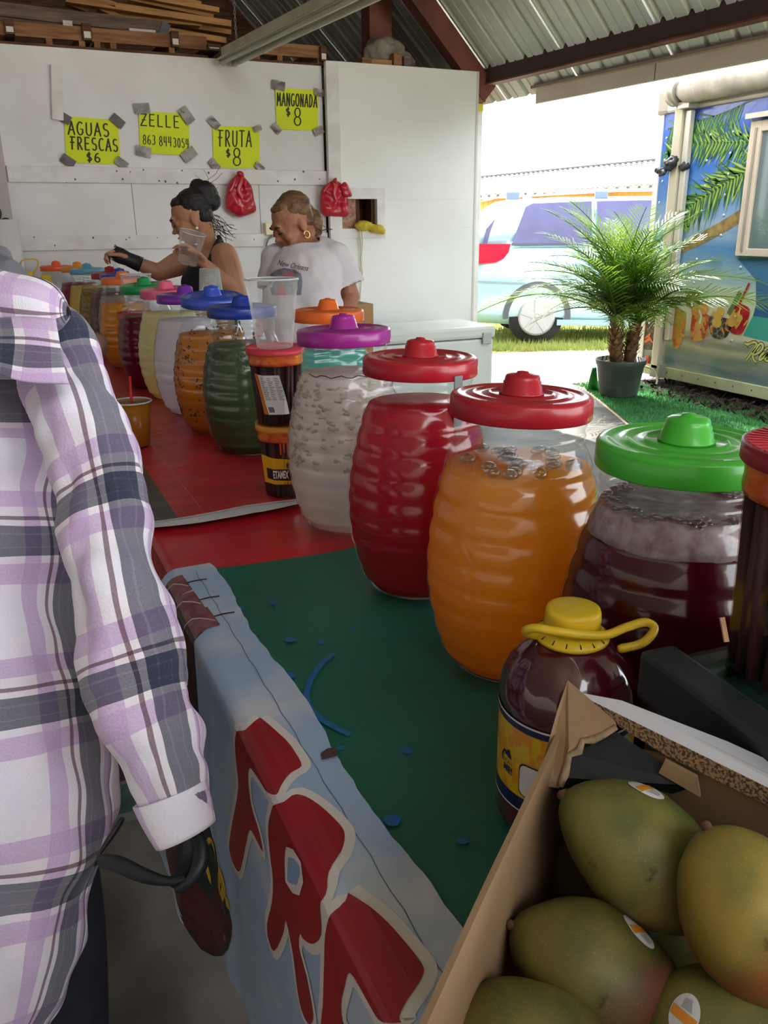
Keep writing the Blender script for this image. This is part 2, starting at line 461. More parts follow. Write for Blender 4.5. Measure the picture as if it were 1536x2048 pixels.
bw = M('hatch_inner_wood', '5d3a26', .8, c2='3c2417', ns=6, sx=(6, 6, 1))
rp('hatch_lining', hxm, hxm+.04, hz0, hz1, bw, D_, D_+.12); rp('hatch_lining', hx1-.03, hx1, hz0, hz1, bw, D_, D_+.12); rp('hatch_lining', hxm+.10, hxm+.16, hz0, hz1, bw, D_+.2, D_+.24)
rp('trim_strip', x_end-.022, x_end, 0, z_top2, M('edge_trim', 'c9c8c4', .4), D_-.034, D_-.03)
# narrow post past the end of the panel, with a dab of yellow paint
post_x0 = x_end+.015; post_x1 = at(966, 300, Y=D_).x
tr1 = struct(box('trim_1', post_x0, post_x1, D_+.02, D_+.11, 0, at(960, 215, Y=D_).z, white_board, None, .004))
box('timber', post_x0, post_x1, D_+.02, D_+.11, at(960, 215, Y=D_).z, at(960, 168, Y=D_).z, raw_wood, tr1)
box('paint_dab', post_x0-.001, post_x1+.001, D_+.015, D_+.02, at(960, 222, Y=D_).z, at(960, 207, Y=D_).z, M('yellow_paint', 'd8c832', .6), tr1)
# left corner board and dark joint
lb = struct(box('trim_2', -1.2, at(20, 400, Y=D_-.05).x, D_-.05, D_, 0, z_top-.02, M('corner_board', 'c4bcb8', .6, c2='b5aca8', ns=3)))
wl = struct(box('wall_left', -6.6, -6.5, -7, D_+3, 0, 4, M('left_wall_paint', '8d8680', .8)))
# side + back of the store room behind the wall, so the loft stays dark
struct(box('wall_far', -6.6, 4.2, 9.5, 9.6, 0, 6.5, dark_wood))
P0 = Vector((at(975, 166, Y=D_+.05).x, D_+.05, at(975, 166, Y=D_+.05).z))
struct(box('wall_side', P0.x-.12, P0.x-.06, D_+.12, 9.5, 0, P0.z, dark_wood))

rn_ = random.Random(12)
for k in range(26):
    px_ = rn_.uniform(20, 640); py_ = rn_.choice((342, 362, 478, 492)) + rn_.uniform(-4, 4)
    p = at(px_, py_, Y=D_-.029); r_ = rn_.uniform(.004, .009)
    V, Fc = lathe([(r_, 0), (r_*.8, .002), (.0001, .002)], 7); o = mesh('nail_head', V, Fc, grey_scuff, wall); o.matrix_local = Matrix.Translation((p.x, D_-.028, p.z)) @ Matrix.Rotation(PI/2, 4, 'X')
# ---- roof: steep tin slope over red steel
ez = P0.z
E1 = at(1536, 30, Z=ez); ed = (Vector((E1.x, E1.y, 0))-Vector((P0.x, P0.y, 0))).normalized()
rd = Vector((ed.y, -ed.x, 0)); rd = rd if rd.x < 0 else -rd
RISE = .92; up_ = (rd+Vector((0, 0, RISE)))
rn = ed.cross(up_).normalized(); rn = rn if rn.z > 0 else -rn
roof = sroot('ceiling')
def rpnt(s, q, o=0): return P0+ed*s+up_*q+rn*o
def sheet(name, s0, s1, q0, q1, m):
    """one corrugated sheet: trapezoid ribs run up the slope"""
    prof = []; s = s0
    while s < s1-1e-6:
        for ds, o in ((0, 0), (.045, 0), (.06, .022), (.085, .022), (.10, 0), (.16, 0), (.166, .006), (.178, .006), (.184, 0)): 
            if s+ds <= s1: prof.append((s+ds, o))
        s += .2286
    prof.append((s1+.02, 0))
    V, Fc = [], []
    for q in (q0, q1):
        for s, o in prof: V.append(rpnt(s, q, .05+o))
    n = len(prof)
    for i in range(n-1): Fc.append((i, i+1, n+i+1, n+i))
    return mesh(name, V, Fc, m, roof)
for k in range(-4, 12):
    sheet('roof_sheet', k*.9144, (k+1)*.9144, -.17, 4.6, tin)
# opposite slope and ridge
RR = P0+up_*4.6
mesh('roof_slope', [RR+ed*-4, RR+ed*11, RR+ed*11+Vector((-5.5, 0, -5)), RR+ed*-4+Vector((-5.5, 0, -5))], [(0, 1, 2, 3)], tin, roof)
# steel: eave beam, rafters, post
def ibeam(name, a, b, dpt, wd, up, mweb, mfl, parent):
    a, b = Vector(a), Vector(b); mt = frame_mat(a, b, up); L_ = (b-a).length
    bm = bmesh.new(); bx(bm, 0, L_, -wd/2, wd/2, -dpt/2, dpt/2, .004, mt); o = bobj(name, bm, mweb, parent)
    bm = bmesh.new(); bx(bm, 0, L_, -wd/2-.012, wd/2+.012, -dpt/2-.014, -dpt/2-.001, 0, mt); bobj('bottom_flange', bm, mfl, o)
    return o
beam = sroot('trim_3')
nz = rn
ibeam('eave_beam', P0+ed*-.3+Vector((0, 0, .07)), P0+ed*9+Vector((0, 0, .07)), .15, .07, (0, 0, 1), dark_steel, red_steel, beam)
ibeam('rafter', rpnt(-.02, -.05, -.05), rpnt(-.02, 4.5, -.05), .16, .09, nz, red_steel, red_steel, beam)
ibeam('rafter', rpnt(5.4, -.05, -.05), rpnt(5.4, 4.5, -.05), .16, .09, nz, red_steel, red_steel, beam)
pa = at(752, 90, Y=D_+.55); box('post', pa.x-.1, pa.x+.1, D_+.45, D_+.62, 0, 5.2, red_steel, beam)
pb = at(726, 90, Y=D_+.7); box('conduit', pb.x-.02, pb.x+.005, D_+.65, D_+.68, 2, 5.2, M('conduit', '55504e', .5), beam)
# eave edge: fascia board and gutter beyond the beam
fas = sroot('trim_4')
fm = M('tan_fascia', 'f0e4d4', .6, c2='e6d8c6', ns=3)
fa = P0+ed*.42-rd*.19+Vector((0, 0, -.11)); fd = ed
bar('fascia', fa+Vector((0, 0, -.02)), fa+fd*8+Vector((0, 0, -.02)), .03, .13, fm, fas)
bar('drip_edge', fa+Vector((-.04, 0, .03)), fa+fd*8+Vector((-.04, 0, .03)), .06, .02, M('drip_edge', 'ab9585', .6), fas)
for s in (1.25, 3.1): bar('seam', fa+fd*s+Vector((-.017, -.004, -.02)), fa+fd*(s+.006)+Vector((-.017, -.004, -.02)), .002, .13, grey_scuff, fas)
struct(box('light_block_near', 3.15, 3.25, -7, 1.5, 0, .95, M('light_block_grey', '8a847d', .8)))  # unseen low block added to keep side light off the foreground
struct(box('wall_gable', -6.6, 3.2, -7.1, -7, 0, 5.5, M('back_gable', '77716c', .8)))  # unseen gable end, closed right across to darken the foreground
# ================================================================== ON AND ABOVE THE BACK WALL
yel = M('fluorescent_paper', 'd8e812', .6, c2='cfe010', ns=3, bump=.1, bs=12)
ink = M('marker_ink', '25251c', .6)
tape = M('duct_tape', '77736f', .35, .3, c2='5b5856', ns=9, bump=.4, bs=30)
dark_tape = M('black_tape', '4c4a49', .4)
def sign(name, label, quad, lines, tapes, wd=.010):
    """quad: pixel corners tl,tr,br,bl on the wall; lines: (text,x,y,w,h) in 0..1 sheet units"""
    c = [at(*q, Y=WY-.006) for q in quad]; o3 = sum(c, Vector())/4
    s = thing(name, label, 'sign', o3, 0, 'hand lettered yellow price signs')
    def fn(u, v, off=.0): 
        p = c[3].lerp(c[2], u).lerp(c[0].lerp(c[1], u), v); curl = .006*math.sin(u*PI*1.3+v)+.004*(v-.5)**2*4
        return (p.x-o3.x, -curl-off, p.z-o3.z)
    V, Fc = [], []; n = 8
    for j in range(n+1):
        for i in range(n+1): V.append(fn(i/n, j/n))
    for j in range(n):
        for i in range(n): b = j*(n+1)+i; Fc.append((b, b+1, b+n+2, b+n+1))
    mesh('paper', V, Fc, yel, s, True)
    bm = bmesh.new()
    for t, x, y, w_, h_, st in lines:
        hand(bm, t, x, y, w_/len(t), h_, wd*st, .02)
    print_on('lettering', bm, lambda u, v: fn(u, v, .0025), ink, s, .25, .25)
    for i, (tx, ty, sz, an, mm) in enumerate(tapes):
        p = at(tx, ty, Y=WY-.02); a = math.radians(an)
        bm = bmesh.new(); g = 4
        bmesh.ops.create_grid(bm, x_segments=3, y_segments=2, size=.5)
        for v in bm.verts:
            x, y = v.co.x*sz*1.25, v.co.y*sz*.8
            v.co = (x*math.cos(a)-y*math.sin(a)+p.x-o3.x, p.y-o3.y-.002-.004*random.random(), x*math.sin(a)+y*math.cos(a)+p.z-o3.z)
        bobj('tape', bm, mm, s)
TP = tape
sign('price_sign', 'yellow handwritten sign reading AGUAS FRESCAS $6', [(128, 233), (236, 240), (242, 330), (133, 325)],
     [('AGUAS', .06, .62, .80, .28, 1), ('FRESCAS', .08, .30, .92, .27, 1), ('$6', .36, .04, .30, .20, 1)],
     [(127, 235, .075, -30, dark_tape), (235, 242, .075, -40, dark_tape), (136, 322, .075, -35, dark_tape), (243, 326, .07, -35, TP)], .030)
sign('price_sign', 'yellow handwritten sign reading ZELLE with a phone number', [(277, 222), (377, 228), (381, 312), (280, 306)],
     [('ZELLE', .03, .66, .82, .27, 1), ('863', .06, .22, .27, .22, .7), ('844', .38, .20, .27, .23, .7), ('3054', .66, .19, .34, .22, .7)],
     [(284, 217, .085, 5, TP), (373, 231, .09, -55, TP), (287, 303, .085, -10, TP), (378, 309, .09, 35, TP)], .026)
sign('price_sign', 'yellow handwritten sign reading FRUTA $8, right of the phone number sign', [(425, 252), (519, 254), (520, 336), (427, 336)],
     [('FRUTA', .10, .52, .76, .38, 1), ('$', .26, .27, .14, .18, 1), ('8', .40, .06, .26, .42, 1)],
     [(428, 246, .07, -45, TP), (515, 257, .05, 20, TP), (429, 330, .07, -50, TP), (519, 334, .06, -40, TP)], .030)
sign('price_sign', 'yellow handwritten sign reading MANGONADA $8, the highest of the signs', [(550, 176), (637, 180), (636, 262), (553, 259)],
     [('MANGONADA', .03, .58, .97, .30, 1), ('$', .22, .34, .16, .20, 1), ('8', .40, .12, .27, .42, 1)],
     [(557, 171, .08, -8, TP), (639, 185, .065, -5, TP), (553, 257, .06, -45, TP), (637, 262, .065, 25, TP)], .030)

# white strip of wood screwed to the wall
c = at(114, 186, Y=WY-.012); s = thing('hanging_slat', 'narrow white wooden strip fixed upright on the wall above AGUAS FRESCAS', 'board', c)
mt = Matrix.Rotation(math.radians(6), 4, 'Y')
box('slat', -.037, .037, -.022, .012, -.17, .17, white_board, s, .004, mt)
for dz in (-.13, .14): 
    V, Fc = lathe([(.006, 0), (.006, .003)], 8); o = mesh('screw', V, Fc, grey_scuff, s); o.matrix_local = Matrix.Translation((dz*.1, -.012, dz)) @ Matrix.Rotation(PI/2, 4, 'X')

# red plastic bags knotted on nails
redbag = M('red_plastic_bag', 'd6203c', .32, spec=.6, c2='b8142e', ns=6, bump=.25, bs=14, trl=.25, coat=.3)
def red_bag(outline, folds, ear, label, seed):
    P_ = [at(*q, Y=WY-.075) for q in outline]; cx = sum(p.x for p in P_)/len(P_); zb = min(p.z for p in P_)
    s = thing('plastic_bag', label, 'bag', (cx, WY-.07, zb), 0, 'red plastic bags hanging on the wall')
    O = spline([Vector((p.x-cx, p.z-zb, 0)) for p in P_]+[Vector((P_[0].x-cx, P_[0].z-zb, 0))], 4)[:-1]
    V, Fc = pillow([(p.x, p.y) for p in O], .05, 9, seed, .16); o = mesh('bag_body', V, Fc, redbag, s, True)
    for v in o.data.vertices: v.co.y += -.010*noise.noise(Vector((v.co.x*13+v.co.z*7, v.co.z*9, seed)))-.006*noise.noise(Vector((v.co.x*30, v.co.z*14, seed+4)))
    for pts, w0 in folds:
        F_ = spline([Vector((at(*q, Y=WY-.13).x-cx, -.045-.004*i, at(*q, Y=WY-.13).z-zb)) for i, q in enumerate(pts)], 5)
        V, Fc = tubeVF(F_, [w0*(.35+.9*math.sin(PI*(.1+.8*i/len(F_)))) for i in range(len(F_))], 8); V = [Vector((v.x, v.y*.55-.018, v.z)) for v in V]; mesh('fold', V, Fc, redbag, s, True)
    for pl in ear:
        E_ = spline([Vector((at(*q, Y=WY-.10).x-cx, at(*q, Y=WY-.10).z-zb, 0)) for q in pl+[pl[0]]], 3)[:-1]
        V, Fc = pillow([(p.x, p.y) for p in E_], .022, 5, seed+1, .2); V = [Vector((v.x, v.y-.045, v.z)) for v in V]; mesh('handle', V, Fc, redbag, s, True)
red_bag([(452, 396), (452, 414), (460, 424), (478, 434), (494, 431), (512, 422), (509, 400), (504, 374), (496, 362), (486, 352), (478, 346), (470, 352), (460, 362), (454, 378)],
        [([(486, 350), (484, 364), (478, 380), (486, 398)], .018), ([(472, 356), (468, 370), (460, 384)], .010)], [[(476, 352), (472, 345), (479, 342), (486, 346), (486, 354)], [(486, 356), (492, 364), (488, 380), (484, 368)]],
        'red plastic bag knotted on the rail between the two women', 3)
red_bag([(642, 384), (641, 412), (646, 430), (668, 434), (692, 434), (697, 424), (696, 400), (694, 380), (684, 368), (672, 360), (660, 364), (648, 372)],
        [([(668, 362), (672, 374), (670, 388), (674, 402)], .020), ([(662, 366), (654, 376), (648, 384)], .010)], [[(662, 364), (668, 356), (672, 357), (671, 368)], [(678, 372), (690, 364), (703, 390), (694, 394), (684, 392)]],
        'red plastic bag hanging on the stud by the hatch', 11)

# outlet with black plug, cord
c = at(537, 458, Y=WY-.03); s = thing('outlet_box', 'cream outlet box with black plug and grey cord behind the older woman', 'outlet', c)
box('housing', -.03, .03, -.03, .028, -.045, .045, M('cream_plastic', 'e6dcb8', .4), s, .006)
bk = M('black_plastic', '1d1c1e', .4)
box('plug', .03, .09, -.045, .0, -.06, .03, bk, s, .008); 
cordm = M('grey_cord', '77787c', .5)
pts = [at(549, 470, Y=WY-.06), at(536, 480, Y=WY-.06), at(531, 505, Y=WY-.05), at(530, 540, Y=WY-.04), at(527, 575, Y=WY-.04), at(525, 640, Y=WY-.04)]
tube('cord', [p-c for p in spline(pts, 5)], .007, cordm, s)
k = at(692, 460, Y=WY-.01); 

# yellow bag stuffed in the hatch with rope tail
ybag = M('yellow_plastic', 'e3cf4e', .4, c2='d2b92f', ns=8, trl=.3, bump=.3)
c = at(738, 455, Y=WY-.08); s = thing('yellow_rope_bag', 'crumpled yellow plastic bag on the hatch sill with a pale cord hanging', 'bag', c)
V, Fc = join([ball((-.05, .0, .015), (.075, .05, .04)), ball((.06, -.01, -.005), (.07, .04, .035)), ball((.10, -.02, -.02), (.035, .03, .04))])
o = remeshed('bag_body', [(V, Fc)], .012, ybag, s, 2); cloth_noise(o, .012, 22, 5)
rope = M('pale_rope', 'd9d3bf', .8)
for dx in (0, 1):
    pts = [at(720+dx*4, 458, Y=WY-.09), at(722+dx*3, 490, Y=WY-.07), at(724-dx*2, 520, Y=WY-.06), at(721+dx*4, 545, Y=WY-.06), at(726-dx*3, 558, Y=WY-.06)]
    if dx: pts += [at(720, 600, Y=WY-.05), at(718, 640, Y=WY-.05)]
    tube('cord', [p-c for p in spline(pts, 5)], .006, rope, s, 6)

# white roll on the left corner board, black hook ring
c = at(18, 500, Y=WY-.14); s = thing('white_pipe', 'white upright pipe fixed at the left corner board', 'pipe', (c.x, c.y, 0))
zt = at(18, 439, Y=WY-.14).z
V, Fc = lathe([(.085, .55), (.085, zt), (.08, zt), (.08, zt-.2)], 28); mesh('pipe', V, Fc, M('white_pvc', 'e4e1e2', .45), s, True)
c = at(4, 432, Y=WY-.07); s = thing('wire_hook', 'black curled wire hook above the white pipe', 'hook', c)
V, Fc = tubeVF([Vector(((-.06+.055*math.cos(a)), 0, .02+.055*math.sin(a))) for a in [math.radians(t) for t in range(60, -170, -12)]], .007, 6); mesh('wire', V, Fc, bk, s, True)
V, Fc = tubeVF([Vector(((.02+.03*math.cos(a)), 0, -.045+.03*math.sin(a))) for a in [math.radians(t) for t in range(200, -20, -12)]], .005, 6); mesh('wire', V, Fc, bk, s, True)

# ---- timber stored on top of the wall
zt = z_top
lab = M('paper_label', 'd8d4cc', .7)
s = thing('timber_pallet', 'long reddish timber plate with blocks lying along the wall top', 'pallet', (at(200, 100, Y=WY+.05).x, WY+.08, zt))
x0 = at(-20, 90, Y=WY+.03).x-s.location.x; x1 = at(415, 110, Y=WY+.03).x-s.location.x
pz = .055
box('plate', x0, x1, -.06, -.02, pz, pz+.085, raw_wood, s, .004); box('base_board', x0, x1, -.07, .4, 0, .018, dark_wood, s)
for pxx in (100, 165, 195, 227, 343): 
    xx = at(pxx, 95, Y=WY+.03).x-s.location.x; box('block', xx-.02, xx+.02, -.055, .2, .018, pz, raw_wood, s)
s = thing('timber_pallet', 'shorter reddish timber plate on the wall top right of the light', 'pallet', (at(570, 120, Y=WY+.05).x, WY+.08, zt))
x0 = at(490, 120, Y=WY+.03).x-s.location.x; x1 = at(648, 125, Y=WY+.03).x-s.location.x
box('plate', x0, x1, -.06, -.02, pz, pz+.085, raw_wood, s, .004); box('base_board', x0, x1, -.07, .4, 0, .018, dark_wood, s)
for pxx in (515, 560, 640):
    xx = at(pxx, 125, Y=WY+.03).x-s.location.x; box('block', xx-.02, xx+.02, -.055, .2, .018, pz, raw_wood, s)
jn = ['leftmost', 'second from left', 'third from left', 'small one by the light', 'alone right of the light']
for k, (jx, jy0, jy1, wd_) in enumerate(((21, 38, 68, 14), (176, 46, 80, 14), (352, 62, 93, 13), (429, 88, 101, 22), (648, 92, 122, 11))):
    a = at(jx, jy1, Y=WY-.02); b = at(jx, jy0, Y=WY-.02); wm = wd_*6.9/1650/2
    s = thing('joist_end', 'sawn joist end with white label over the wall top, '+jn[k], 'joist', (a.x, WY-.02, a.z), 0, 'joist ends on the wall top')
    hh = b.z-a.z; o = box('joist', -wm, wm, 0, 1.1, 0, hh, dark_wood, s, .003)
    box('label', -wm*.75, wm*.75, -.003, 0, .012, min(hh*.5, .08), lab, s)
s = thing('ladder_beam', 'weathered grey timber ladder beam with a paper sticker lying on the joists', 'beam', (at(160, 60, Y=WY+.2).x, WY+.22, at(160, 70, Y=WY+.2).z-.03))
for k, (ya, yb, ye, yf) in enumerate(((8, 28, 48, 66), (32, 52, 60, 80))):
    A = at(-10, ya+10, Y=WY+.2+.02*k)-s.location; B = at(325, ye+9, Y=WY+.2+.02*k)-s.location
    bar('rail', A, B, .05, .085, grey_beam, s, (0, 0, 1), .004)
A = at(332, 47, Y=WY+.19)-s.location; B = at(322, 80, Y=WY+.19)-s.location
bar('end_strap', A, B, .06, .05, M('grey_strap', '5d6066', .6), s, (0, -1, 0))
for (ax, ay, bx2, by) in ((258, 56, 312, 70), (125, 40, 146, 55)):
    A = at(ax, ay, Y=WY+.16)-s.location; B = at(bx2, by, Y=WY+.16)-s.location
    box('sticker', A.x, B.x, A.y, A.y+.004, B.z, A.z, lab, s)
# slanting planks, each its own
planks = [((130, -6, 460, 44), 11), ((265, -14, 436, 18), 9), ((255, -6, 425, 30), 8), ((235, 24, 460, 62), 9), ((250, 44, 450, 78), 10), ((200, 30, 400, 48), 6), ((330, 72, 438, 92), 7), ((130, 2, 175, 20), 7), ((150, -14, 230, 8), 9), ((195, 12, 240, 33), 8), ((300, -16, 400, 6), 7)]
wh = ['longest, high up', 'short top one', 'second from the top', 'right-end middle one', 'broad lower one', 'thin one over the grey beam', 'lowest right one', 'small upper left one', 'upper left one', 'broken stub lying on the beam', 'topmost one']
for k, ((ax, ay, bx2, by), th) in enumerate(planks):
    yy = WY+.34+.07*(k % 4)
    A = at(ax, ay+th/2, Y=yy); B = at(bx2, by+th/2, Y=yy)
    mid = (A+B)/2
    o = bar('plank', A-mid, B-mid, .09, th*7.2/1650*.9, tan_plank, None, (0, 0, 1), .003); o.location = mid
    tag(o, 'tan plank in the loft stack above the wall, '+wh[k], 'plank', 'tan planks stacked in the loft')
    xs = abs(B.x-A.x)
s = thing('sand_sack', 'crumpled grey sack resting on wood blocks on the wall top', 'sack', (at(770, 115, Y=WY+.25).x, WY+.25, z_top2))
o = remeshed('sack_body', [ball((0, 0, .13), (.17, .14, .12)), ball((.14, 0, .07), (.12, .12, .09)), ball((-.10, 0, .09), (.10, .12, .09))], .02, M('grey_sack', '9c938a', .8, c2='6f675f', ns=7, bump=.5, bs=25), s, 2); cloth_noise(o, .03, 14, 2)
xx = at(760, 120, Y=WY+.05).x-s.location.x
for k, (p0, p1, h_, m_) in enumerate(((722, 742, .05, raw_wood), (741, 782, .045, tan_plank), (786, 802, .10, raw_wood), (806, 820, .085, grey_beam))):
    a = at(p0, 125, Y=WY+.05).x-s.location.x; b = at(p1, 125, Y=WY+.05).x-s.location.x
    box('block', a, b, -.22, -.06, 0, h_, m_, s, .003)

# ---- fluorescent fixture on a chain
fw = M('fixture_enamel', 'c9c4b0', .45, c2='b3ab92', ns=5)
rust = M('fixture_rust', '8a4a35', .8)
fz = 2.62
A = at(452, 112, Z=fz); B = at(705, -14, Z=fz); dv = (B-A); dv = Vector((dv.x, dv.y, 0)).normalized(); B = A+dv*2.44
fx = thing('fluorescent_light', 'long white two-tube fluorescent fixture hanging by a chain from the roof', 'light', (A+B)/2, math.atan2(dv.y, dv.x))
Lh = 1.22
V, Fc = loft([[(x, -.035, .05), (x, .035, .05), (x, .035, 0), (x, .095, -.035), (x, .092, -.042), (x, .0, -.012), (x, -.092, -.042), (x, -.095, -.035), (x, -.035, 0)] for x in (-Lh, Lh)])
mesh('housing', V, Fc, fw, fx)
tubem = M('lamp_tube', 'd8d6cc', .3, spec=.6, trl=.2)
for sg in (-1, 1):
    tube('lamp_tube', [(-Lh+.04, sg*.05, -.052), (Lh-.04, sg*.05, -.052)], .017, tubem, fx, 14)
    for e in (-1, 1): box('lamp_holder', e*(Lh-.025)-.012, e*(Lh-.025)+.012, sg*.05-.02, sg*.05+.02, -.07, -.02, fw, fx, .003)
for k in range(9):
    x = -Lh+.3+k*.16+random.uniform(-.04, .04); box('rust_patch', x, x+random.uniform(.03, .1), .034, .0362, .03, .05, rust, fx)
chain = M('chain_steel', '8b8782', .5, .6)
zc = 0.05
for k in range(26):
    V, Fc = tubeVF([Vector((.007*math.cos(t*PI/5), 0, .014*math.sin(t*PI/5))) for t in range(11)], .0025, 5)
    o = mesh('chain_link', V, Fc, chain, fx, True); o.location = (-Lh+.22, 0, .065+k*.024); o.rotation_euler = (0, 0, (k % 2)*PI/2)
tube('chain_wire', [(-Lh+.22, 0, .69), (-Lh+.22, 0, 1.55)], .004, chain, fx, 5)
# ================================================================== OUTSIDE
# ---- food trailer
TX = 5.65
tz1 = at(1312, 232, X=TX).z; tyl = at(1300, 480, X=TX).y; tz0 = .10
tr = thing('food_trailer', 'tall food trailer with a painted tropical beach mural beside the palm', 'trailer', (TX, tyl, 0))
def TL(px, py, off=0.0):      # photo point on the trailer side -> local
    p = at(px, py, X=TX); return Vector((-off, p.y-tyl, p.z))
def mural():
    m = bpy.data.materials.new('mural_print'); m.use_nodes = True; nt = m.node_tree; L = nt.links.new; b = nt.nodes['Principled BSDF']
    b.inputs['Roughness'].default_value = .22; b.inputs['Coat Weight'].default_value = .3
    tc = N(nt, 'ShaderNodeTexCoord'); sp = N(nt, 'ShaderNodeSeparateXYZ'); L(tc.outputs['Object'], sp.inputs[0])
    nz = N(nt, 'ShaderNodeTexNoise'); mp = N(nt, 'ShaderNodeMapping'); mp.inputs['Scale'].default_value = (1, .7, 5); L(tc.outputs['Object'], mp.inputs[0]); L(mp.outputs[0], nz.inputs[0]); nz.inputs['Scale'].default_value = 1.6; nz.inputs['Detail'].default_value = 6
    ad = N(nt, 'ShaderNodeMath', operation='MULTIPLY_ADD'); ad.inputs[1].default_value = .34; L(nz.outputs[0], ad.inputs[0]); 
    sb = N(nt, 'ShaderNodeMath', operation='SUBTRACT'); L(sp.outputs['Z'], sb.inputs[0]); sb.inputs[1].default_value = .17; L(sb.outputs[0], ad.inputs[2])
    dv = N(nt, 'ShaderNodeMath', operation='DIVIDE'); L(ad.outputs[0], dv.inputs[0]); dv.inputs[1].default_value = 2.4
    cr = N(nt, 'ShaderNodeValToRGB'); e = cr.color_ramp.elements
    st = [(.0, 'b9c48e'), (.06, '8d9a86'), (.10, '64787c'), (.135, '8f9880'), (.17, 'b9b694'), (.195, '8c8c7a'), (.22, 'cfcbb0'), (.30, 'd8d3bb'), (.36, 'c2cdbc'), (.44, '7d9fb0'), (.52, '4a78a8'), (.60, '8a9fb8'), (.70, '4f82bf'), (.80, '3a6cbc'), (.9, '3f66c8'), (1, '3450b8')]
    while len(e) < len(st): e.new(1)
    for i, (p, c) in enumerate(st): e[i].position = p; e[i].color = lin(c)
    L(dv.outputs[0], cr.inputs[0]); L(cr.outputs[0], b.inputs['Base Color'])
    return m
mural_m = mural()
alu = M('trailer_aluminium', 'c6c2ba', .35, .5, c2='b5b0a8', ns=3)
alu_d = M('aluminium_dark', '9b958c', .4, .4)  # darker aluminium tone for caps, arm foot and frame strip
box('body', 0, 2.3, -6.5, 0, tz0+.05, tz1, mural_m, tr)
box('top_rail', -.03, .2, -6.5, .03, tz1, tz1+.12, alu, tr, .02)
V, Fc = loft([[(-.01+.1*(1-math.cos(t*PI/12)), y, tz1+.10+.12*math.sin(t*PI/12)) for t in range(7)]+[(.4, y, tz1+.1)] for y in (-6.5, .02)]); mesh('roof_edge', V, Fc, alu, tr, False)
box('corner_trim', -.012, .06, -.05, .012, tz0, tz1, M('corner_white', 'd9dad4', .4), tr, .004)
box('corner_cap', -.036, .12, -.12, .036, tz1-.005, tz1+.2, alu_d, tr, .03)
box('bottom_rail', -.02, .05, -6.5, .01, tz0-.03, tz0+.07, M('skirt_cream', 'c4c8a0', .5, c2='b0b48c', ns=4), tr, .004)
for k in range(26):
    bm = bmesh.new(); bx(bm, -.024, -.02, -.02-k*.2, -.008-k*.2, tz0+.015, tz0+.03); bobj('bolt', bm, grey_scuff, tr)
# pop rivets
rv = M('rivet_head', 'b9c9dc', .3, .4)
rvm = None
for (yy, zs) in ((-.09, [.55+.18*k for k in range(10)]), (-.62, [.75+.2*k for k in range(8)]), (-.86, [1.35+.16*k for k in range(6)]), (-1.12, [.5+.2*k for k in range(9)])):
    for z in zs:
        if rvm is None:
            V, Fc = ball((0, 0, 0), (.008, .012, .012), None, 8, 5); o = mesh('rivet', V, Fc, rv, tr, True); rvm = o.data
        else: o = bpy.data.objects.new('rivet', rvm); COL.objects.link(o); o.parent = tr
        o.location = (-.002, yy+random.uniform(-.01, .01), z)
# printed pictures on the side
def pr(name, m, off, polys=(), ribs=()):
    bm = bmesh.new()
    for p in polys: poly_bm(bm, [(TL(*q).y, TL(*q).z) for q in p])
    for p, wd in ribs: ribbon_bm(bm, [(TL(*q).y, TL(*q).z) for q in p], wd)
    return print_on(name, bm, lambda u, v: (-off, u, v), m, tr)
pal = [M('print_green_dark', '2f5c38', .3), M('print_green', '5c8a3a', .3), M('print_green_light', '93ad4a', .3), M('print_teal_leaf', '2c6b62', .3)]
def frond_print(path, ln, mats, off, seed, droop=.6, dens=90):
    rnd = random.Random(seed); P_ = spline([(TL(*q).y, TL(*q).z, 0) for q in path], 12); 
    for mi, m in enumerate(mats):
        bm = bmesh.new()
        for k in range(mi, dens, len(mats)):
            f = k/dens*(len(P_)-1); i = min(int(f), len(P_)-2); p = P_[i].lerp(P_[i+1], f-i); t = (P_[i+1]-P_[i]).normalized(); n_ = Vector((-t.y, t.x, 0))
            for sg in (-1, 1):
                l = ln*(.35+.65*math.sin(PI*min(1, (k/dens)*.85+.15)))*rnd.uniform(.5, 1.15)
                dd = (t*rnd.uniform(.25, 1.1)+n_*sg*rnd.uniform(.5, 1)).normalized(); dd = (dd+Vector((0, -droop*(1 if sg*n_.y < 0 else .2), 0))).normalized()
                q = p+dd*l
                if max(q.x, p.x) > -.07 or max(q.y, p.y) > tz1-.02: continue
                wv = Vector((-dd.y, dd.x, 0))*rnd.uniform(.005, .009); mid = p+dd*l*.5
                vs = [bm.verts.new((c.x, c.y, 0)) for c in (p+wv*.6, mid+wv*1.2, q, mid-wv*1.2, p-wv*.6)]
                bm.faces.new(vs)
        ribbon_bm(bm, [(p.x, p.y) for p in P_ if p.x < -.06], .014) if mi == 0 else None
        print_on('printed_frond', bm, lambda u, v: (-off-.0008*mi, u, v), m, tr)
frond_print([(1545, 180), (1450, 225), (1385, 245), (1310, 265)], .28, [pal[0], pal[3], pal[1]], .002, 1)
frond_print([(1545, 285), (1470, 285), (1400, 288), (1310, 312)], .24, [pal[1], pal[2], pal[0]], .0035, 2)
frond_print([(1380, 330), (1340, 320), (1300, 305)], .16, [pal[3], pal[0]], .003, 3)
frond_print([(1545, 320), (1490, 345), (1440, 375), (1385, 410), (1365, 445)], .30, [pal[1], pal[2], pal[0]], .005, 4, .9)
frond_print([(1545, 330), (1525, 400), (1515, 430)], .22, [pal[0], pal[3]], .004, 5)
pr('printed_trunk', M('print_trunk', '8d7346', .4, c2='6d5836', ns=14), .0026, [], [(spline([(1340, 500), (1400, 478), (1460, 445), (1520, 405), (1560, 375)], 6), .10)]) if False else None
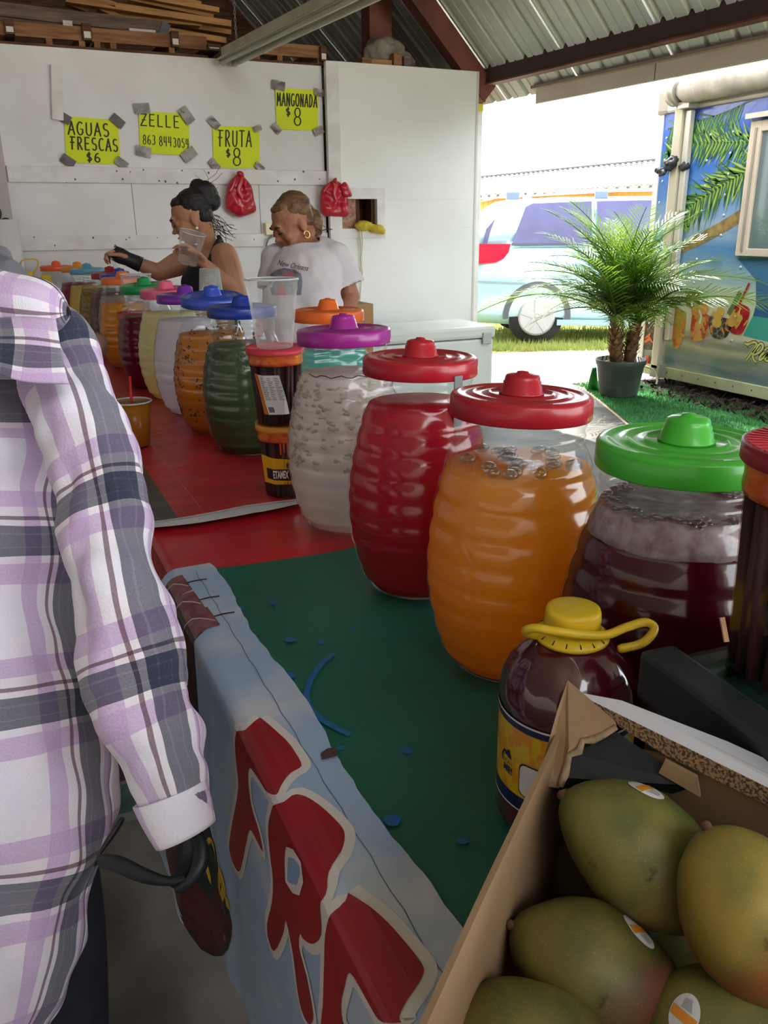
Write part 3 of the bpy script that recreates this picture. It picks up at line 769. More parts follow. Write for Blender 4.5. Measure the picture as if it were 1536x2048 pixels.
bm = bmesh.new(); P_ = spline([Vector((TL(*q).y, TL(*q).z, 0)) for q in ((1330, 508), (1400, 478), (1460, 445), (1520, 405), (1560, 370))], 8); ribbon_bm(bm, [(p.x, p.y) for p in P_], .10)
print_on('printed_trunk', bm, lambda u, v: (-.0015, u, v), M('print_trunk', '9a8050', .4, c2='6d5836', ns=14), tr)
# sea at the right, pale glow, fruit cups
pr('printed_sea', M('print_deep_sea', '2f5f8e', .25), .0012, [[(1512, 610), (1560, 612), (1560, 640), (1506, 632)]])
pr('printed_sea', M('print_turquoise', '3f9f92', .25), .0012, [[(1506, 632), (1560, 640), (1560, 690), (1486, 671)]])
pr('printed_sky', M('print_sea_sky', '42698e', .25), .0010, [[(1475, 517), (1560, 515), (1560, 612), (1512, 610), (1512, 560)]])
cups = [([(1284, 640), (1320, 640), (1324, 690), (1300, 700), (1282, 690)], '4a4640', [(1278, 605, 14), (1296, 602, 13), (1312, 606, 12), (1290, 622, 14), (1306, 622, 13), (1322, 618, 8)], 'd83a24'),
        ([(1345, 625), (1372, 630), (1362, 688), (1347, 692)], 'd89a3c', [(1352, 628, 10), (1364, 630, 9), (1356, 645, 8)], 'a8a040'),
        ([(1385, 628), (1420, 632), (1408, 676), (1395, 682), (1381, 674)], 'b8442a', [(1392, 622, 9), (1408, 618, 10), (1398, 650, 8), (1404, 640, 7)], 'd8903c'),
        ([(1420, 632), (1462, 640), (1456, 670), (1440, 678), (1424, 672), (1418, 650)], '33302c', [(1436, 632, 9), (1434, 645, 10), (1442, 622, 8)], 'd8a44a'),
        ([(1472, 606), (1500, 618), (1488, 662), (1474, 669), (1460, 660), (1466, 625)], 'a01a2a', [(1470, 630, 11), (1464, 644, 9), (1478, 636, 8)], 'd8a03e')]
def disc(px, py, r, n=12): return [(px+r*math.cos(2*PI*i/n), py+r*1.1*math.sin(2*PI*i/n)) for i in range(n)]
for k, (pl, c1, fr, c2) in enumerate(cups):
    sm = [(p.x, p.y) for p in spline([Vector((a, b, 0)) for a, b in pl+[pl[0]]], 4)][:-1]
    pr('printed_cup', M('print_cup', c1, .25, c2=['7a6a50', 'c05a2a', 'd8a050', '8a8070', 'c83a3a'][k], ns=[16, 9, 9, 34, 7][k], lo=.48, hi=.6), .003, [sm])
    m3 = M('print_fruit_slice', ['e8604a', 'e8b85a', 'e8a060', 'e0b868', 'e8b860'][k], .25, c2='c87a30', ns=14); rq = random.Random(k)
    bxs = [p[0] for p in pl]; bys = [p[1] for p in pl]
    for j in range(9):
        x = rq.uniform(min(bxs)+5, max(bxs)-5); y = rq.uniform(min(bys)-6, max(bys)-14); a_ = rq.uniform(.4, 2.6); l_ = rq.uniform(5, 10); w2 = rq.uniform(1.6, 3.2); ca, sa = math.cos(a_), math.sin(a_)
        pr('printed_fruit', m3, .0052+.0002*j, [[(x+u*l_*ca-v*w2*sa, y+u*l_*sa+v*w2*ca) for u, v in ((-1, 0), (-.6, .9), (.5, 1), (1, .1), (.5, -.7), (-.6, -.8))]])
    m2 = M('print_fruit', c2, .25, c2='c8b050', ns=9)
    for j, (x, y, r) in enumerate(fr): pr('printed_fruit', m2, .0036+.0004*j, [disc(x, y, r)])
pr('printed_coconut', M('print_coconut', '8a6a34', .3), .0033, [disc(1387, 600, 16)])
pr('printed_straw', M('print_straw', 'a02a20', .3), .0065, [], [([(1472, 625), (1500, 566)], .022)])
pr('printed_celery', M('print_celery', '5f7040', .3), .0065, [], [([(1458, 628), (1482, 584)], .045)])
pr('printed_rind', M('print_rind', 'd8cfb8', .3), .0065, [], [([(1399, 620), (1404, 632), (1400, 648)], .022), ([(1438, 575), (1440, 600)], .012)])
# gold script lettering R i c ...
gold = M('print_gold', 'b8b848', .3, c2='d8d690', ns=25); goldk = M('print_gold_edge', '2e2a0c', .4)
def zz(pts): return [(1456+x/19.2, 660+y/19.2) for x, y in pts]
strokes = [zz(q) for q in ([(665, 500), (720, 545), (800, 545), (900, 500), (1000, 470), (1090, 490), (1100, 570), (1020, 720), (900, 900), (790, 1060), (720, 1150)],
            [(950, 880), (1080, 720), (1180, 590), (1260, 520), (1340, 560), (1350, 660), (1290, 780), (1180, 880), (1050, 940), (960, 950), (980, 1080), (1030, 1190), (1100, 1225)],
            [(1400, 850), (1300, 960), (1215, 1080), (1240, 1150), (1330, 1100), (1460, 990), (1560, 930)], [(1440, 780), (1500, 700), (1560, 690)],
            [(1700, 900), (1600, 880), (1500, 980), (1440, 1100), (1480, 1180), (1580, 1170), (1700, 1080)])]
for wd, m, off in ((.044, M('print_halo', 'd8d4bc', .3), .003), (.034, goldk, .0036), (.020, gold, .0042)):
    bm = bmesh.new()
    for s_ in strokes: ribbon_bm(bm, [(p.x, p.y) for p in spline([Vector((TL(*q).y, TL(*q).z, 0)) for q in s_], 5)], wd)
    print_on('lettering', bm, lambda u, v: (-off, u, v), m, tr)
# concession window
cw = M('window_frame_cream', 'cdbfae', .4, c2='b9a897', ns=3)
wy = TL(1492, 380).y; wz0 = TL(1490, 512).z; wz1 = TL(1500, 250).z
bm = bmesh.new()
box('window_frame', -.035, 0, wy-.11, wy, wz0, wz1+.02, cw, tr, .006); box('window_frame', -.035, 0, wy-1.7, wy-.11, wz0, wz0+.06, cw, tr, .006)
box('window_frame', -.035, 0, wy-1.7, wy-.11, wz1-.06, wz1+.02, cw, tr, .006); box('window_frame', -.045, -.034, wy-.075, wy-.055, wz0+.04, wz1-.03, alu_d, tr)
box('window_pane', -.014, -.008, wy-1.7, wy-.11, wz0+.06, wz1-.06, M('tinted_pane', '5a6c70', .06, spec=.8, coat=.6), tr)
box('rain_lip', -.08, 0, wy-1.6, wy+.02, wz1+.06, wz1+.075, alu, tr, .004); box('rain_lip', -.085, -.075, wy-1.6, wy+.02, wz1+.035, wz1+.075, alu, tr, .002)
# awning arms, rolled awning and clamp
pt_ = TL(1366, 195); pb_ = TL(1333, 742)
arm_y = (pt_.y+pb_.y)/2
box('awning_arm', -.10, -.045, arm_y-.05, arm_y+.04, pb_.z+.02, pt_.z+.05, M('awning_arm', 'b9b3a2', .4, .3), tr, .008)
box('awning_arm', -.07, -.02, arm_y-.12, arm_y-.06, pb_.z+.3, pt_.z-.12, M('awning_arm_inner', 'd0ccc4', .3, .4), tr, .006)
box('arm_bracket', -.14, -.03, arm_y-.16, arm_y-.03, pt_.z-.11, pt_.z-.06, alu, tr, .006)
box('arm_foot', -.10, 0, arm_y-.07, arm_y+.05, pb_.z-.06, pb_.z+.06, alu_d, tr, .006)
# cowl: rolled canvas
rings = []
for k in range(30):
    y = arm_y-.02-k*.1; r = .105+.012*noise.noise(Vector((y*2.2, 0, 0)))
    if k == 0: r = .05
    rings.append([(-.13+r*math.cos(t*PI/8)*(1+.12*noise.noise(Vector((y*6, t*.7, 0)))), y, pt_.z+.03+k*.0+r*math.sin(t*PI/8)*(1+.1*noise.noise(Vector((y*5, t*.6, 4))))) for t in range(16)])
V, Fc = loft(rings); mesh('awning_roll', V, Fc, M('awning_canvas', 'aaa39a', .8, c2='8d867d', ns=6, bump=.3, bs=18), tr, True)
V, Fc = lathe([(.09, -.04), (.115, -.04), (.115, .04), (.09, .04)], 20); o = mesh('roll_end_cap', V, Fc, alu_d, tr, True); o.matrix_local = Matrix.Translation((-.13, arm_y, pt_.z+.03)) @ Matrix.Rotation(PI/2, 4, 'X')
c = TL(1360, 335); 
o = remeshed('strap_knot', [ball((-.12, arm_y+.01, c.z+.03), (.05, .07, .06)), ball((-.15, arm_y+.10, c.z-.03), (.03, .07, .035), Matrix.Rotation(.4, 3, 'X')), ball((-.06, arm_y-.09, c.z), (.03, .06, .03))], .012, M('black_strap', '1a1b1f', .7, c2='2c2d33', ns=9), tr, 1); cloth_noise(o, .03, 18, 3)
# cable
pts = [TL(1296, 722, .3), TL(1322, 735, .12), TL(1334, 760, .12), TL(1350, 785, .3)]
tube('power_cable', spline(pts, 6), .010, M('pale_cable', 'b7b79c', .6), tr, 6)
box('side_light', -.02, 0, TL(1296, 720).y-.025, TL(1296, 720).y+.025, TL(1296, 729).z, TL(1296, 712).z, M('amber_lens', 'd8582c', .25), tr, .008)
# wheels under it, mostly dark
V, Fc = lathe([(.0, -.1), (.2, -.1), (.33, -.09), (.34, 0), (.33, .09), (.0, .1)], 24)
for yy in (-2.6, -3.5):
    o = mesh('wheel', V, Fc, M('tyre', '1b1b1b', .8), tr, True); o.matrix_local = Matrix.Translation((.5, yy, .34)) @ Matrix.Rotation(PI/2, 4, 'Y')

# ---- minivan (local x: rear -> front, y: away from viewer)
paint = M('van_paint', 'a9d3dc', .18, .25, coat=.8); chrome = M('chrome_strip', 'c9ccd0', .2, .9); glassm = M('van_glass', '34335c', .15, spec=.4, coat=.12, c2='4a4a80', ns=1.2)
tyre = M('tyre_rubber', '2b2b2e', .8); rim = M('alloy_rim', 'a9adb2', .4, .4)
vx = Vector((_r0.x, _r0.y, 0)); vy = Vector((_h.x, _h.y, 0))
wpos = at(1070, 690, Z=-.01); VD = (wpos-EYE).dot(_d)
van = thing('minivan', 'light blue minivan with red tail lamp parked on the grass', 'car', tuple(wpos - vx*.95), math.atan2(vx.y, vx.x))
G = VD/1650
def vloc(px, py): return ((px-1070)*G+.95, (690-py)*G)
# side outline of lower body and greenhouse
def body_ring(x, zlo, zhi, w0, w1, r=.12):
    """cross-section of one station"""
    return [(x, .05, zlo), (x, .0, zlo+r), (x, -.02, zlo+(zhi-zlo)*.5), (x, .03, zhi-.06), (x, .07, zhi), (x, 1.75, zhi), (x, 1.79, zhi-.06), (x, 1.84, zlo+(zhi-zlo)*.5), (x, 1.82, zlo+r), (x, 1.77, zlo)]
belt = vloc(1000, 500)[1]
st = [(-.12, .42, .80), (-.06, .33, 1.02), (.0, .30, belt), (.3, .28, belt), (.62, .26, belt), (1.28, .24, belt), (2.0, .22, belt), (3.2, .22, belt-.02), (3.75, .24, belt-.06), (4.2, .25, belt-.18), (4.7, .30, belt-.30), (4.95, .38, belt-.45)]
rings = []
for x, a, b in st:
    rg = body_ring(x, a, b, 0, 0)
    k = .10 if x < -.08 else (.05 if x < 0 else (.12 if x > 4.9 else 0))
    rings.append([(p[0], p[1]+k*(1 if p[1] < .9 else -1), p[2]) for p in rg])
V, Fc = loft(rings); mesh('body', V, Fc, paint, van, True)
roofz = vloc(1100, 412)[1]
gh = [(.06, belt, .0), (.18, belt+.30, .06), (.34, roofz-.16, .13), (.55, roofz-.03, .2), (1.2, roofz, .22), (2.4, roofz, .22), (3.0, roofz-.10, .2), (3.75, belt+.12, .1), (3.95, belt-.04, .06)]
rings = [[(x, .06+i_*0, belt-.08), (x, .05+ins*.35, belt+(z-belt)*.4), (x, .06+ins*.8, belt+(z-belt)*.85), (x, .10+ins*1.2, z), (x, 1.72-ins*1.2, z), (x, 1.76-ins*.8, belt+(z-belt)*.85), (x, 1.77-ins*.35, belt+(z-belt)*.4), (x, 1.76, belt-.08)] for i_, (x, z, ins) in enumerate(gh)]
V, Fc = loft(rings); mesh('greenhouse', V, Fc, paint, van, True)
def vpl(name, pts, m, yb, yt, th=.012):
    """flat panel on the side; y follows the lean of the greenhouse"""
    zs = [p[1] for p in pts]; z0_, z1_ = belt, roofz
    V = []; n = len(pts)
    for o in (0, th):
        for x, z in pts:
            t = max(0, min(1, (z-z0_)/(z1_-z0_))); V.append((x, yb+(yt-yb)*t-o, z))
    Fc = [tuple(range(n)), tuple(range(2*n-1, n-1, -1))]+[(i, (i+1) % n, n+(i+1) % n, n+i) for i in range(n)]
    return mesh(name, V, Fc, m, van)
Wn = [vloc(*q) for q in ((1017, 497), (1043, 430), (1056, 424), (1170, 421), (1172, 499))]
vpl('side_window', Wn, glassm, .035, .185)
vpl('window_edge', [vloc(*q) for q in ((1016, 500), (1300, 504), (1300, 501), (1016, 496))], M('dark_belt', '3a3c44', .4), .028, .18)
vpl('side_window', [vloc(*q) for q in ((1182, 499), (1180, 421), (1290, 420), (1310, 499))], glassm, .035, .185)
vpl('rear_window', [vloc(*q) for q in ((960, 497), (966, 470), (984, 450), (976, 470), (968, 497))], glassm, .01, .10)
vpl('tail_lamp', [vloc(*q) for q in ((950, 496), (1013, 497), (1010, 512), (1000, 524), (985, 531), (950, 533))], M('red_lamp', 'd8203a', .12, coat=.8), -.005, .06, .03)
vpl('bumper_seam', [vloc(*q) for q in ((940, 566), (1045, 571), (1045, 569), (940, 564))], M('seam', '7d8a92', .5), -.025, .0)
vpl('lower_trim', [vloc(*q) for q in ((1110, 640), (1330, 645), (1330, 655), (1110, 651))], M('sill', '8fa9b4', .4), -.03, -.03)
box('roof_rail', .5, 2.9, .24, .28, roofz+.05, roofz+.085, alu, van, .01)
for xx in (.55, 1.65, 2.8): box('rail_foot', xx, xx+.16, .235, .285, roofz-.03, roofz+.06, M('rail_foot', '6b7ba0', .4), van, .01)
V, Fc = loft([[(.40-.10*t, .28, roofz-.02+.0*t), (.40-.10*t, 1.5, roofz-.02)] for t in (0, 1)], False, False, False); mesh('spoiler', V, Fc, paint, van)
def wheel(x, y):
    V, Fc = lathe([(.0, -.10), (.21, -.10), (.29, -.105), (.345, -.09), (.355, 0), (.345, .09), (.0, .10)], 32)
    mt = Matrix.Translation((x, y, .355)) @ Matrix.Rotation(PI/2, 4, 'X')
    o = mesh('wheel', V, Fc, tyre, van, True); o.matrix_local = mt
    V, Fc = lathe([(.20, .095), (.235, .105), (.235, .115), (.205, .112)], 32); mesh('rim', V, Fc, rim, o, True)
    V, Fc = lathe([(.0, .115), (.05, .115), (.06, .10)], 16); mesh('hub_cap', V, Fc, rim, o, True)
    V, Fc = lathe([(.20, .10), (.0, .098)], 24); mesh('rim_well', V, Fc, M('rim_dark', '5a5c62', .6), o)
    for k in range(5):
        a = k*2*PI/5+.3; bm = bmesh.new(); bx(bm, .03, .215, -.036, .036, .10, .118, .006, Matrix.Rotation(a, 4, 'Z')); bobj('spoke', bm, rim, o)
wheel(.95, .10); wheel(3.95, .10); wheel(.95, 1.68); wheel(3.95, 1.68)
for x in (.95, 3.95):
    V, Fc = loft([[(x+rr*math.cos(math.radians(a)), -.022, .36+rr*math.sin(math.radians(a))) for a in range(-14, 195, 11)] for rr in (.36, .43)], False, False, False)
    mesh('wheel_arch', V, Fc, M('arch_dark', '4d5058', .6), van)

# ---- long shed with a ribbed metal roof behind the van
s = thing('market_shed', 'long open shed with ribbed metal roof and orange wall behind the minivan', 'building', at(1100, 400, D=21))
s.location.z = 0
def W2(px, py, D): return at(px, py, D=D)-Vector(s.location)
La, Lb = W2(930, 397, 23), W2(1330, 374, 19.5); Ua, Ub = W2(930, 361, 26), W2(1330, 322, 22.5)
shm = M('ribbed_roof', 'a29e9a', .6, c2='928e8a', ns=1); rb = M('roof_rib_dark', '4c4a4e', .7)  # darker tone for every other rib and the ridge cap
mesh('roof', [La, Lb, Ub, Ua, La-Vector((0, 0, .05)), Lb-Vector((0, 0, .05)), Ub-Vector((0, 0, .05)), Ua-Vector((0, 0, .05))], [(0, 1, 2, 3), (7, 6, 5, 4), (0, 4, 5, 1), (3, 2, 6, 7)], shm, s)
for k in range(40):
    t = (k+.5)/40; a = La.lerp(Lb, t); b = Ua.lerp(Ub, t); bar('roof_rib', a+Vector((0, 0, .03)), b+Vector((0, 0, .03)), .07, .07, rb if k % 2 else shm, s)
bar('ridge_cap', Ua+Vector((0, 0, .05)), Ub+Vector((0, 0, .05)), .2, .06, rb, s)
om = M('orange_boards', 'd98c4e', .7, c2='c97c42', ns=2)
for k in range(36):
    t0, t1 = k/36, (k+.93)/36; a = La.lerp(Lb, t0); b = La.lerp(Lb, t1); off = (Ua-La)*.12
    V = [Vector((p.x+off.x, p.y+off.y, z)) for p in (a, b) for z in (-.1, p.z+.1)]
    mt = V; dd = (b-a).normalized(); nn = Vector((-dd.y, dd.x, 0))*.03
    mesh('wall_board', V+[v+nn for v in V], [(0, 2, 3, 1), (4, 5, 7, 6), (0, 1, 5, 4), (2, 6, 7, 3), (1, 3, 7, 5)], om, s)
for t in (.35, .72): 
    p = La.lerp(Lb, t); box('post', p.x-.09, p.x+.09, p.y-.09, p.y+.09, -.1, p.z, M('shed_post', '8f9298', .6), s)

# ---- potted pygmy date palm
pc = at(1236, 790, Z=0)
pot_m = M('black_nursery_pot', '3c4440', .5, c2='4a544f', ns=6)
pm = thing('potted_palm', 'bushy green date palm in a dark nursery pot by the trailer', 'plant', (pc.x, pc.y, 0))
KP = 7.25/1650
hp = (800-728)*KP*1.02
V, Fc = lathe([(.0, 0), (.155, 0), (.165, .02), (.205, hp-.05), (.215, hp-.045), (.222, hp-.01), (.222, hp), (.208, hp), (.20, hp-.04)], 36); mesh('pot', V, Fc, pot_m, pm, True)
V, Fc = lathe([(.198, hp-.05), (.12, hp-.02), (.0, hp-.015)], 24); o = mesh('potting_soil', V, Fc, M('potting_soil', '8a6a55', .9, c2='5c4436', ns=20, bump=.6), pm, True)
bark = M('palm_bark', '7d5a3c', .85, c2='4d3526', ns=12, bump=.5); barkt = M('palm_scale', 'a07850', .85, c2='6d4c32', ns=10)
crowns = []
for tx, ty, lx, ly, hh in ((-.075, -.02, -.02, .0, .36), (.055, -.04, .03, -.02, .34), (.0, .07, .0, .03, .38)):
    pts = [Vector((tx+lx*t, ty+ly*t, hp-.03+hh*t)) for t in (0, .25, .5, .75, 1)]
    tk = tube('trunk', pts, [.045, .055, .052, .045, .035], bark, pm, 12)
    V, Fc = [], []
    for k in range(44):
        t = .05+.9*k/44; a = k*2.4; p = Vector((tx+lx*t, ty+ly*t, hp-.03+hh*t)); d_ = Vector((math.cos(a), math.sin(a), 0)); tt = Vector((-d_.y, d_.x, 0)); b = len(V)
        r = .05
        V += [p+d_*r*.8-tt*.026, p+d_*r*.8+tt*.026, p+d_*(r+.028)+Vector((0, 0, .05))+tt*.010, p+d_*(r+.028)+Vector((0, 0, .05))-tt*.010, p+d_*(r+.002)+Vector((0, 0, .055))]
        Fc += [(b, b+1, b+2, b+3), (b+3, b+2, b+4)]
    stuff(mesh('leaf_scar', V, Fc, barkt, tk))
    crowns.append(pts[-1])
leafm = [M('palm_leaf', '6c8a1e', .42, spec=.5, c2='52741c', ns=4, trl=.42), M('palm_leaf_dark', '45651e', .42, spec=.5, c2='33541b', ns=4, trl=.36)]
def frond_mesh(seed, L_, m):
    rnd = random.Random(seed); P_ = []; n = 17
    for i in range(n+1):
        t = i/n; P_.append(Vector((L_*(t-.12*t*t), 0, L_*(.10*t-.50*t**2.4))))
    V, Fc = tubeVF(P_, [.007*(1-.85*i/n)+.001 for i in range(n+1)], 5)
    V = list(V); Fc = list(Fc)
    for i in range(3, n*2):
        f = i/2; k = min(int(f), n-1); p = P_[k].lerp(P_[k+1], f-k); tg = (P_[k+1]-P_[k]).normalized(); up = Vector((0, 1, 0)).cross(tg)*-1
        t = f/n; ll = .23*math.sin(PI*(.12+.83*t))**.7*rnd.uniform(.85, 1.1)*(L_/.75)
        for sg in (-1, 1):
            d_ = (tg*(.55+.5*t)+Vector((0, sg, 0))*.85+up*rnd.uniform(.05, .28)).normalized(); d2 = (d_+Vector((0, 0, -.42))).normalized()
            sw = tg*.0060; a = p; b_ = p+d_*ll*.5; c = b_+d2*ll*.5; o = len(V)
            V += [a-sw*.5, a+sw*.5, b_+sw, b_-sw, c]
            Fc += [(o, o+1, o+2, o+3), (o+3, o+2, o+4)]
    me = bpy.data.meshes.new('frond'); me.from_pydata([tuple(v) for v in V], [], Fc); me.materials.append(m); return me
fms = [frond_mesh(i, .62+.09*i, leafm[i % 2]) for i in range(5)]
rnd = random.Random(21)
for ci, cpt in enumerate(crowns):
    for k in range(22):
        az = k*2.399+ci*1.1; el = math.radians(86-62*(k/21)+rnd.uniform(-8, 8))
        fi = rnd.randrange(5); o = bpy.data.objects.new('frond', fms[fi]); COL.objects.link(o); o.parent = pm
        sc = rnd.uniform(1.05, 1.38); reach = sc*(.62+.09*fi)*(.92*math.cos(el)+.30*math.sin(el))*math.cos(az)+cpt.x+.08
        if reach > .76: sc *= max(.5, .76/reach)
        o.matrix_local = Matrix.Translation(cpt+Vector((0, 0, -.02*(k/21)))) @ Matrix.Rotation(az, 4, 'Z') @ Matrix.Rotation(-el, 4, 'Y') @ Matrix.Rotation(rnd.uniform(-.5, .5), 4, 'X') @ Matrix.Scale(sc, 4)
# green edge of something behind the pot
c = at(1186, 768, Z=.05)
s = thing('green_bag', 'small green plastic scrap standing just left of the palm pot', 'bag', (c.x, c.y, 0))
V, Fc = loft([[(r*math.cos(t*PI/5), r*.5*math.sin(t*PI/5), z) for t in range(10)] for r, z in ((.06, 0), (.05, .08), (.02, .2))]); o = mesh('scrap', V, Fc, M('green_plastic', '2f9a4a', .4), s, True); cloth_noise(o, .02, 15)

# ---- white cooler and cardboard box inside, behind the tables
cl = thing('cooler', 'long white chest cooler in front of the bright end panel', 'cooler', ((at(700, 660, Y=5.9).x+at(955, 660, Y=5.9).x)/2-.05, 5.95, 0))
cm = M('cooler_white', 'd3d8d4', .4, c2='c6ccc7', ns=3)
hw = (at(955, 660, Y=5.7).x-at(720, 660, Y=5.7).x)/2+.12; ct = at(820, 655, Y=5.85).z
box('chest', -hw, hw, -.28, .28, 0, ct-.10, cm, cl, .02); box('cooler_lid', -hw-.012, hw+.012, -.295, .29, ct-.095, ct, cm, cl, .025); 
for sx in (-.55, .55): box('latch', sx-.04, sx+.04, -.305, -.285, ct-.14, ct-.05, M('latch_grey', 'aab0b0', .5), cl, .006)
c = at(728, 625, Y=4.4); s = thing('cardboard_box', 'brown cardboard box beside the older woman', 'box', (c.x, 4.5, 0))
cbm = M('cardboard', 'a8835c', .8, c2='98744f', ns=4)
bz = at(728, 608, Y=4.4).z
box('carton', -.10, .055, -.1, .2, .0, bz, cbm, s, .004); box('flap', -.10, .055, -.105, -.098, bz-.12, bz+.0, cbm, s)
# ================================================================== TABLES, CLOTHS, BANNERS
XE = .25            # front edge of the tables
XB = .94            # back edge
legm = M('table_leg_steel', '6d6f73', .4, .6); topm = M('folding_table_top', 'b9b6ae', .6)
for k, (y0, y1, wh) in enumerate(((.10, 1.90, 'nearest, under the green cloth'), (1.95, 3.85, 'middle, under the red cloth'), (3.90, 6.45, 'farthest, by the wall'))):
    t = thing('folding_table', 'white folding table hidden under cloths, '+wh, 'table', ((XE+XB)/2, (y0+y1)/2, 0))
    hx = (XB-XE)/2-.03; hy = (y1-y0)/2
    box('tabletop', -hx, hx, -hy, hy, T-.05, T-.012, topm, t, .008)
    for sx in (-1, 1):
        for sy in (-1, 1): bar('leg', (sx*(hx-.06), sy*(hy-.2), 0), (sx*(hx-.06), sy*(hy-.2), T-.05), .03, .03, legm, t, (1, 0, 0))

def drape(name, label, cat, y0, y1, xb, drop, m, z, seed, wr=.004, group=None, dropn=8, ny=60, edge=.0, kind=None):
    """sheet lying on the tables, rolled over the front edge"""
    V, Fc = [], []; cols = []
    nx = 22
    for j in range(ny+1):
        y = y0+(y1-y0)*j/ny; row = []
        for i in range(nx+1):
            x = xb+(XE-xb)*i/nx
            zz_ = z+wr*max(0, noise.noise(Vector((x*5, y*11, seed)))+.35*noise.noise(Vector((x*16, y*28, seed))))
            row.append((x, y, zz_))
        for i in range(1, dropn+1):
            f = i/dropn; a = min(1, f*5)*PI/2
            row.append((XE-.012*math.sin(a)-edge-.02*f*noise.noise(Vector((y*5, f*2, seed))), y, z-.012*(1-math.cos(a))-max(0, f-.06)*drop))
        cols.append(row)
    n = len(cols[0]); V = [p for r in cols for p in r]
    for j in range(ny):
        for i in range(n-1): Fc.append((j*n+i, (j+1)*n+i, (j+1)*n+i+1, j*n+i+1))
    o = mesh(name, V, Fc, m, None, True)
    s = o.modifiers.new('t', 'SOLIDIFY'); s.thickness = .0012; s.offset = -1
    return tag(o, label, cat, group)
red_vinyl = M('red_vinyl', 'c02630', .27, spec=.5, c2='b01d28', ns=3, bump=.55, bs=5, sx=(1, 2.6, 1))
drape('red_tablecloth', 'glossy red plastic tablecloth along the whole row of tables', 'tablecloth', .12, 6.44, XB, .5, red_vinyl, T-.010, 3, .006, ny=160, edge=-.03)
# green vinyl sheet with blue rubs
gv = M('green_vinyl', '1b6a56', .5, spec=.45, c2='165a49', ns=3, nd=6, bump=.08, bs=300)
V, Fc = [], []
nx, ny = 30, 40
GY = lambda x: 1.668-.05*(x-.337)+.012*math.sin(x*9)
for j in range(ny+1):
    for i in range(nx+1):
        x = .325+(.93-.325)*i/nx; y = .14+(GY(x)-.14)*j/ny
        zz_ = T-.0015+.004*max(0, noise.noise(Vector((x*6+y*4, y*3-x*6, 5))))
        V.append((x, y, zz_))
for j in range(ny):
    for i in range(nx): b = j*(nx+1)+i; Fc.append((b, b+1, b+nx+2, b+nx+1))
gc = tag(mesh('green_tablecloth', V, Fc, gv, None, True), 'dark green vinyl sheet with blue scuffs under the nearest jars', 'tablecloth')
blue_rub = M('blue_scuff', '1d55a8', .5, c2='1b6a8a', ns=40)
def gtop(px, py): p = at(px, py, Z=T+.004); return (p.x, p.y)
bm = bmesh.new()
ribbon_bm(bm, [gtop(*q) for q in ((668, 1305), (640, 1330), (620, 1360), (612, 1390), (620, 1415), (645, 1440), (672, 1455), (700, 1468))], .010)
print_on('blue_scuff', bm, lambda u, v: (u, v, T+.0035), blue_rub, gc)
for (x, y, r) in ((580, 1278, 8), (640, 1283, 6), (578, 1350, 9), (480, 1215, 6), (545, 1205, 5), (785, 1640, 16), (925, 1680, 10), (680, 1495, 6), (705, 1258, 4), (815, 1500, 9)):
    bm = bmesh.new(); poly_bm(bm, [gtop(x+r*1.6*math.cos(a*PI/6)*random.uniform(.6, 1.1), y+r*.7*math.sin(a*PI/6)) for a in range(12)])
    print_on('blue_scuff', bm, lambda u, v: (u, v, T+.0035), blue_rub, gc)

# ---- the pale blue banner hung over the front edge, with big red letters
BY0, BY1 = .16, 1.690
def xf(y, z):
    f = max(0, (T-z)/T)
    s = max(0, min(1, (y-1.30)/.16)); s = s*s*(3-2*s)
    return .236-.006*f*(1-s)-.078*f*s+.010*math.exp(-((y-1.40)/.05)**2)*min(1, f*4)-.008*math.exp(-((y-1.27)/.04)**2)*min(1, f*3)+.004*math.sin(y*17)*f
def S(y, t, o=0.0):
    """t<0 on the table top, t>0 down the front; o lifts off the cloth"""
    r = .022
    if t < -r: return (XE-t-.0, y, T+.004+o)
    if t < r:
        a = (t+r)/(2*r)*PI/2; ex = xf(y, T)
        return (XE+r-(r+o)*math.sin(a)-(XE-ex)*(a/(PI/2)), y, T+.004-r+(r+o)*math.cos(a))
    z = T-(t-r)*1.0-r+.004
    return (xf(y, z)-o, y, z)
def unS(px, py):
    """photo point -> (y,t) on the banner"""
    p = at(px, py, Z=T+.004)
    if p.x > XE+.012: return (p.y, -(p.x-XE))
    v = (p-EYE); k = .15; last = None
    while k < 3.5:
        q = EYE+v*k
        if q.z < T-.0 and q.x >= xf(q.y, q.z): return (q.y, .022+(T-.022+.004-q.z))
        if q.z < .004: return (q.y, .022+T-.02)
        if q.z < T+.03 and q.x >= xf(q.y, q.z) and q.x > XE-.03 and q.z <= T+.006: return (q.y, max(-.02, -(q.x-XE)))
        k += .002
    return (p.y, -(p.x-XE))
ban_m = M('banner_pale_blue', '9db4d4', .38, spec=.45, c2='c9ccd2', ns=4.0, nd=5, lo=.5, hi=.66, bump=.12, bs=25)
ban = thing('vinyl_banner', 'pale blue vinyl banner with big red white-edged letters hung over the table edge', 'banner', (0, 0, 0))
V, Fc = [], []; ts = [-.092+.092*i/8 for i in range(8)]+[-.022+.044*i/6 for i in range(7)]+[.022+.69*(i+1)/26 for i in range(26)]
ts = sorted(set(round(t, 4) for t in ts)); ny = 90
for j in range(ny+1):
    y = BY0+(BY1-BY0)*j/ny
    for i, t in enumerate(ts):
        p = S(y, t)
        if i == 0: p = (p[0]+.006*math.sin(y*13)+.004*noise.noise(Vector((y*25, 0, 0))), p[1], p[2])
        V.append(p)
n = len(ts)
for j in range(ny):
    for i in range(n-1): Fc.append((j*n+i, j*n+i+1, (j+1)*n+i+1, (j+1)*n+i))
mesh('fabric', V, Fc, ban_m, ban, True)
hem = M('banner_stitch', '6d7686', .7)
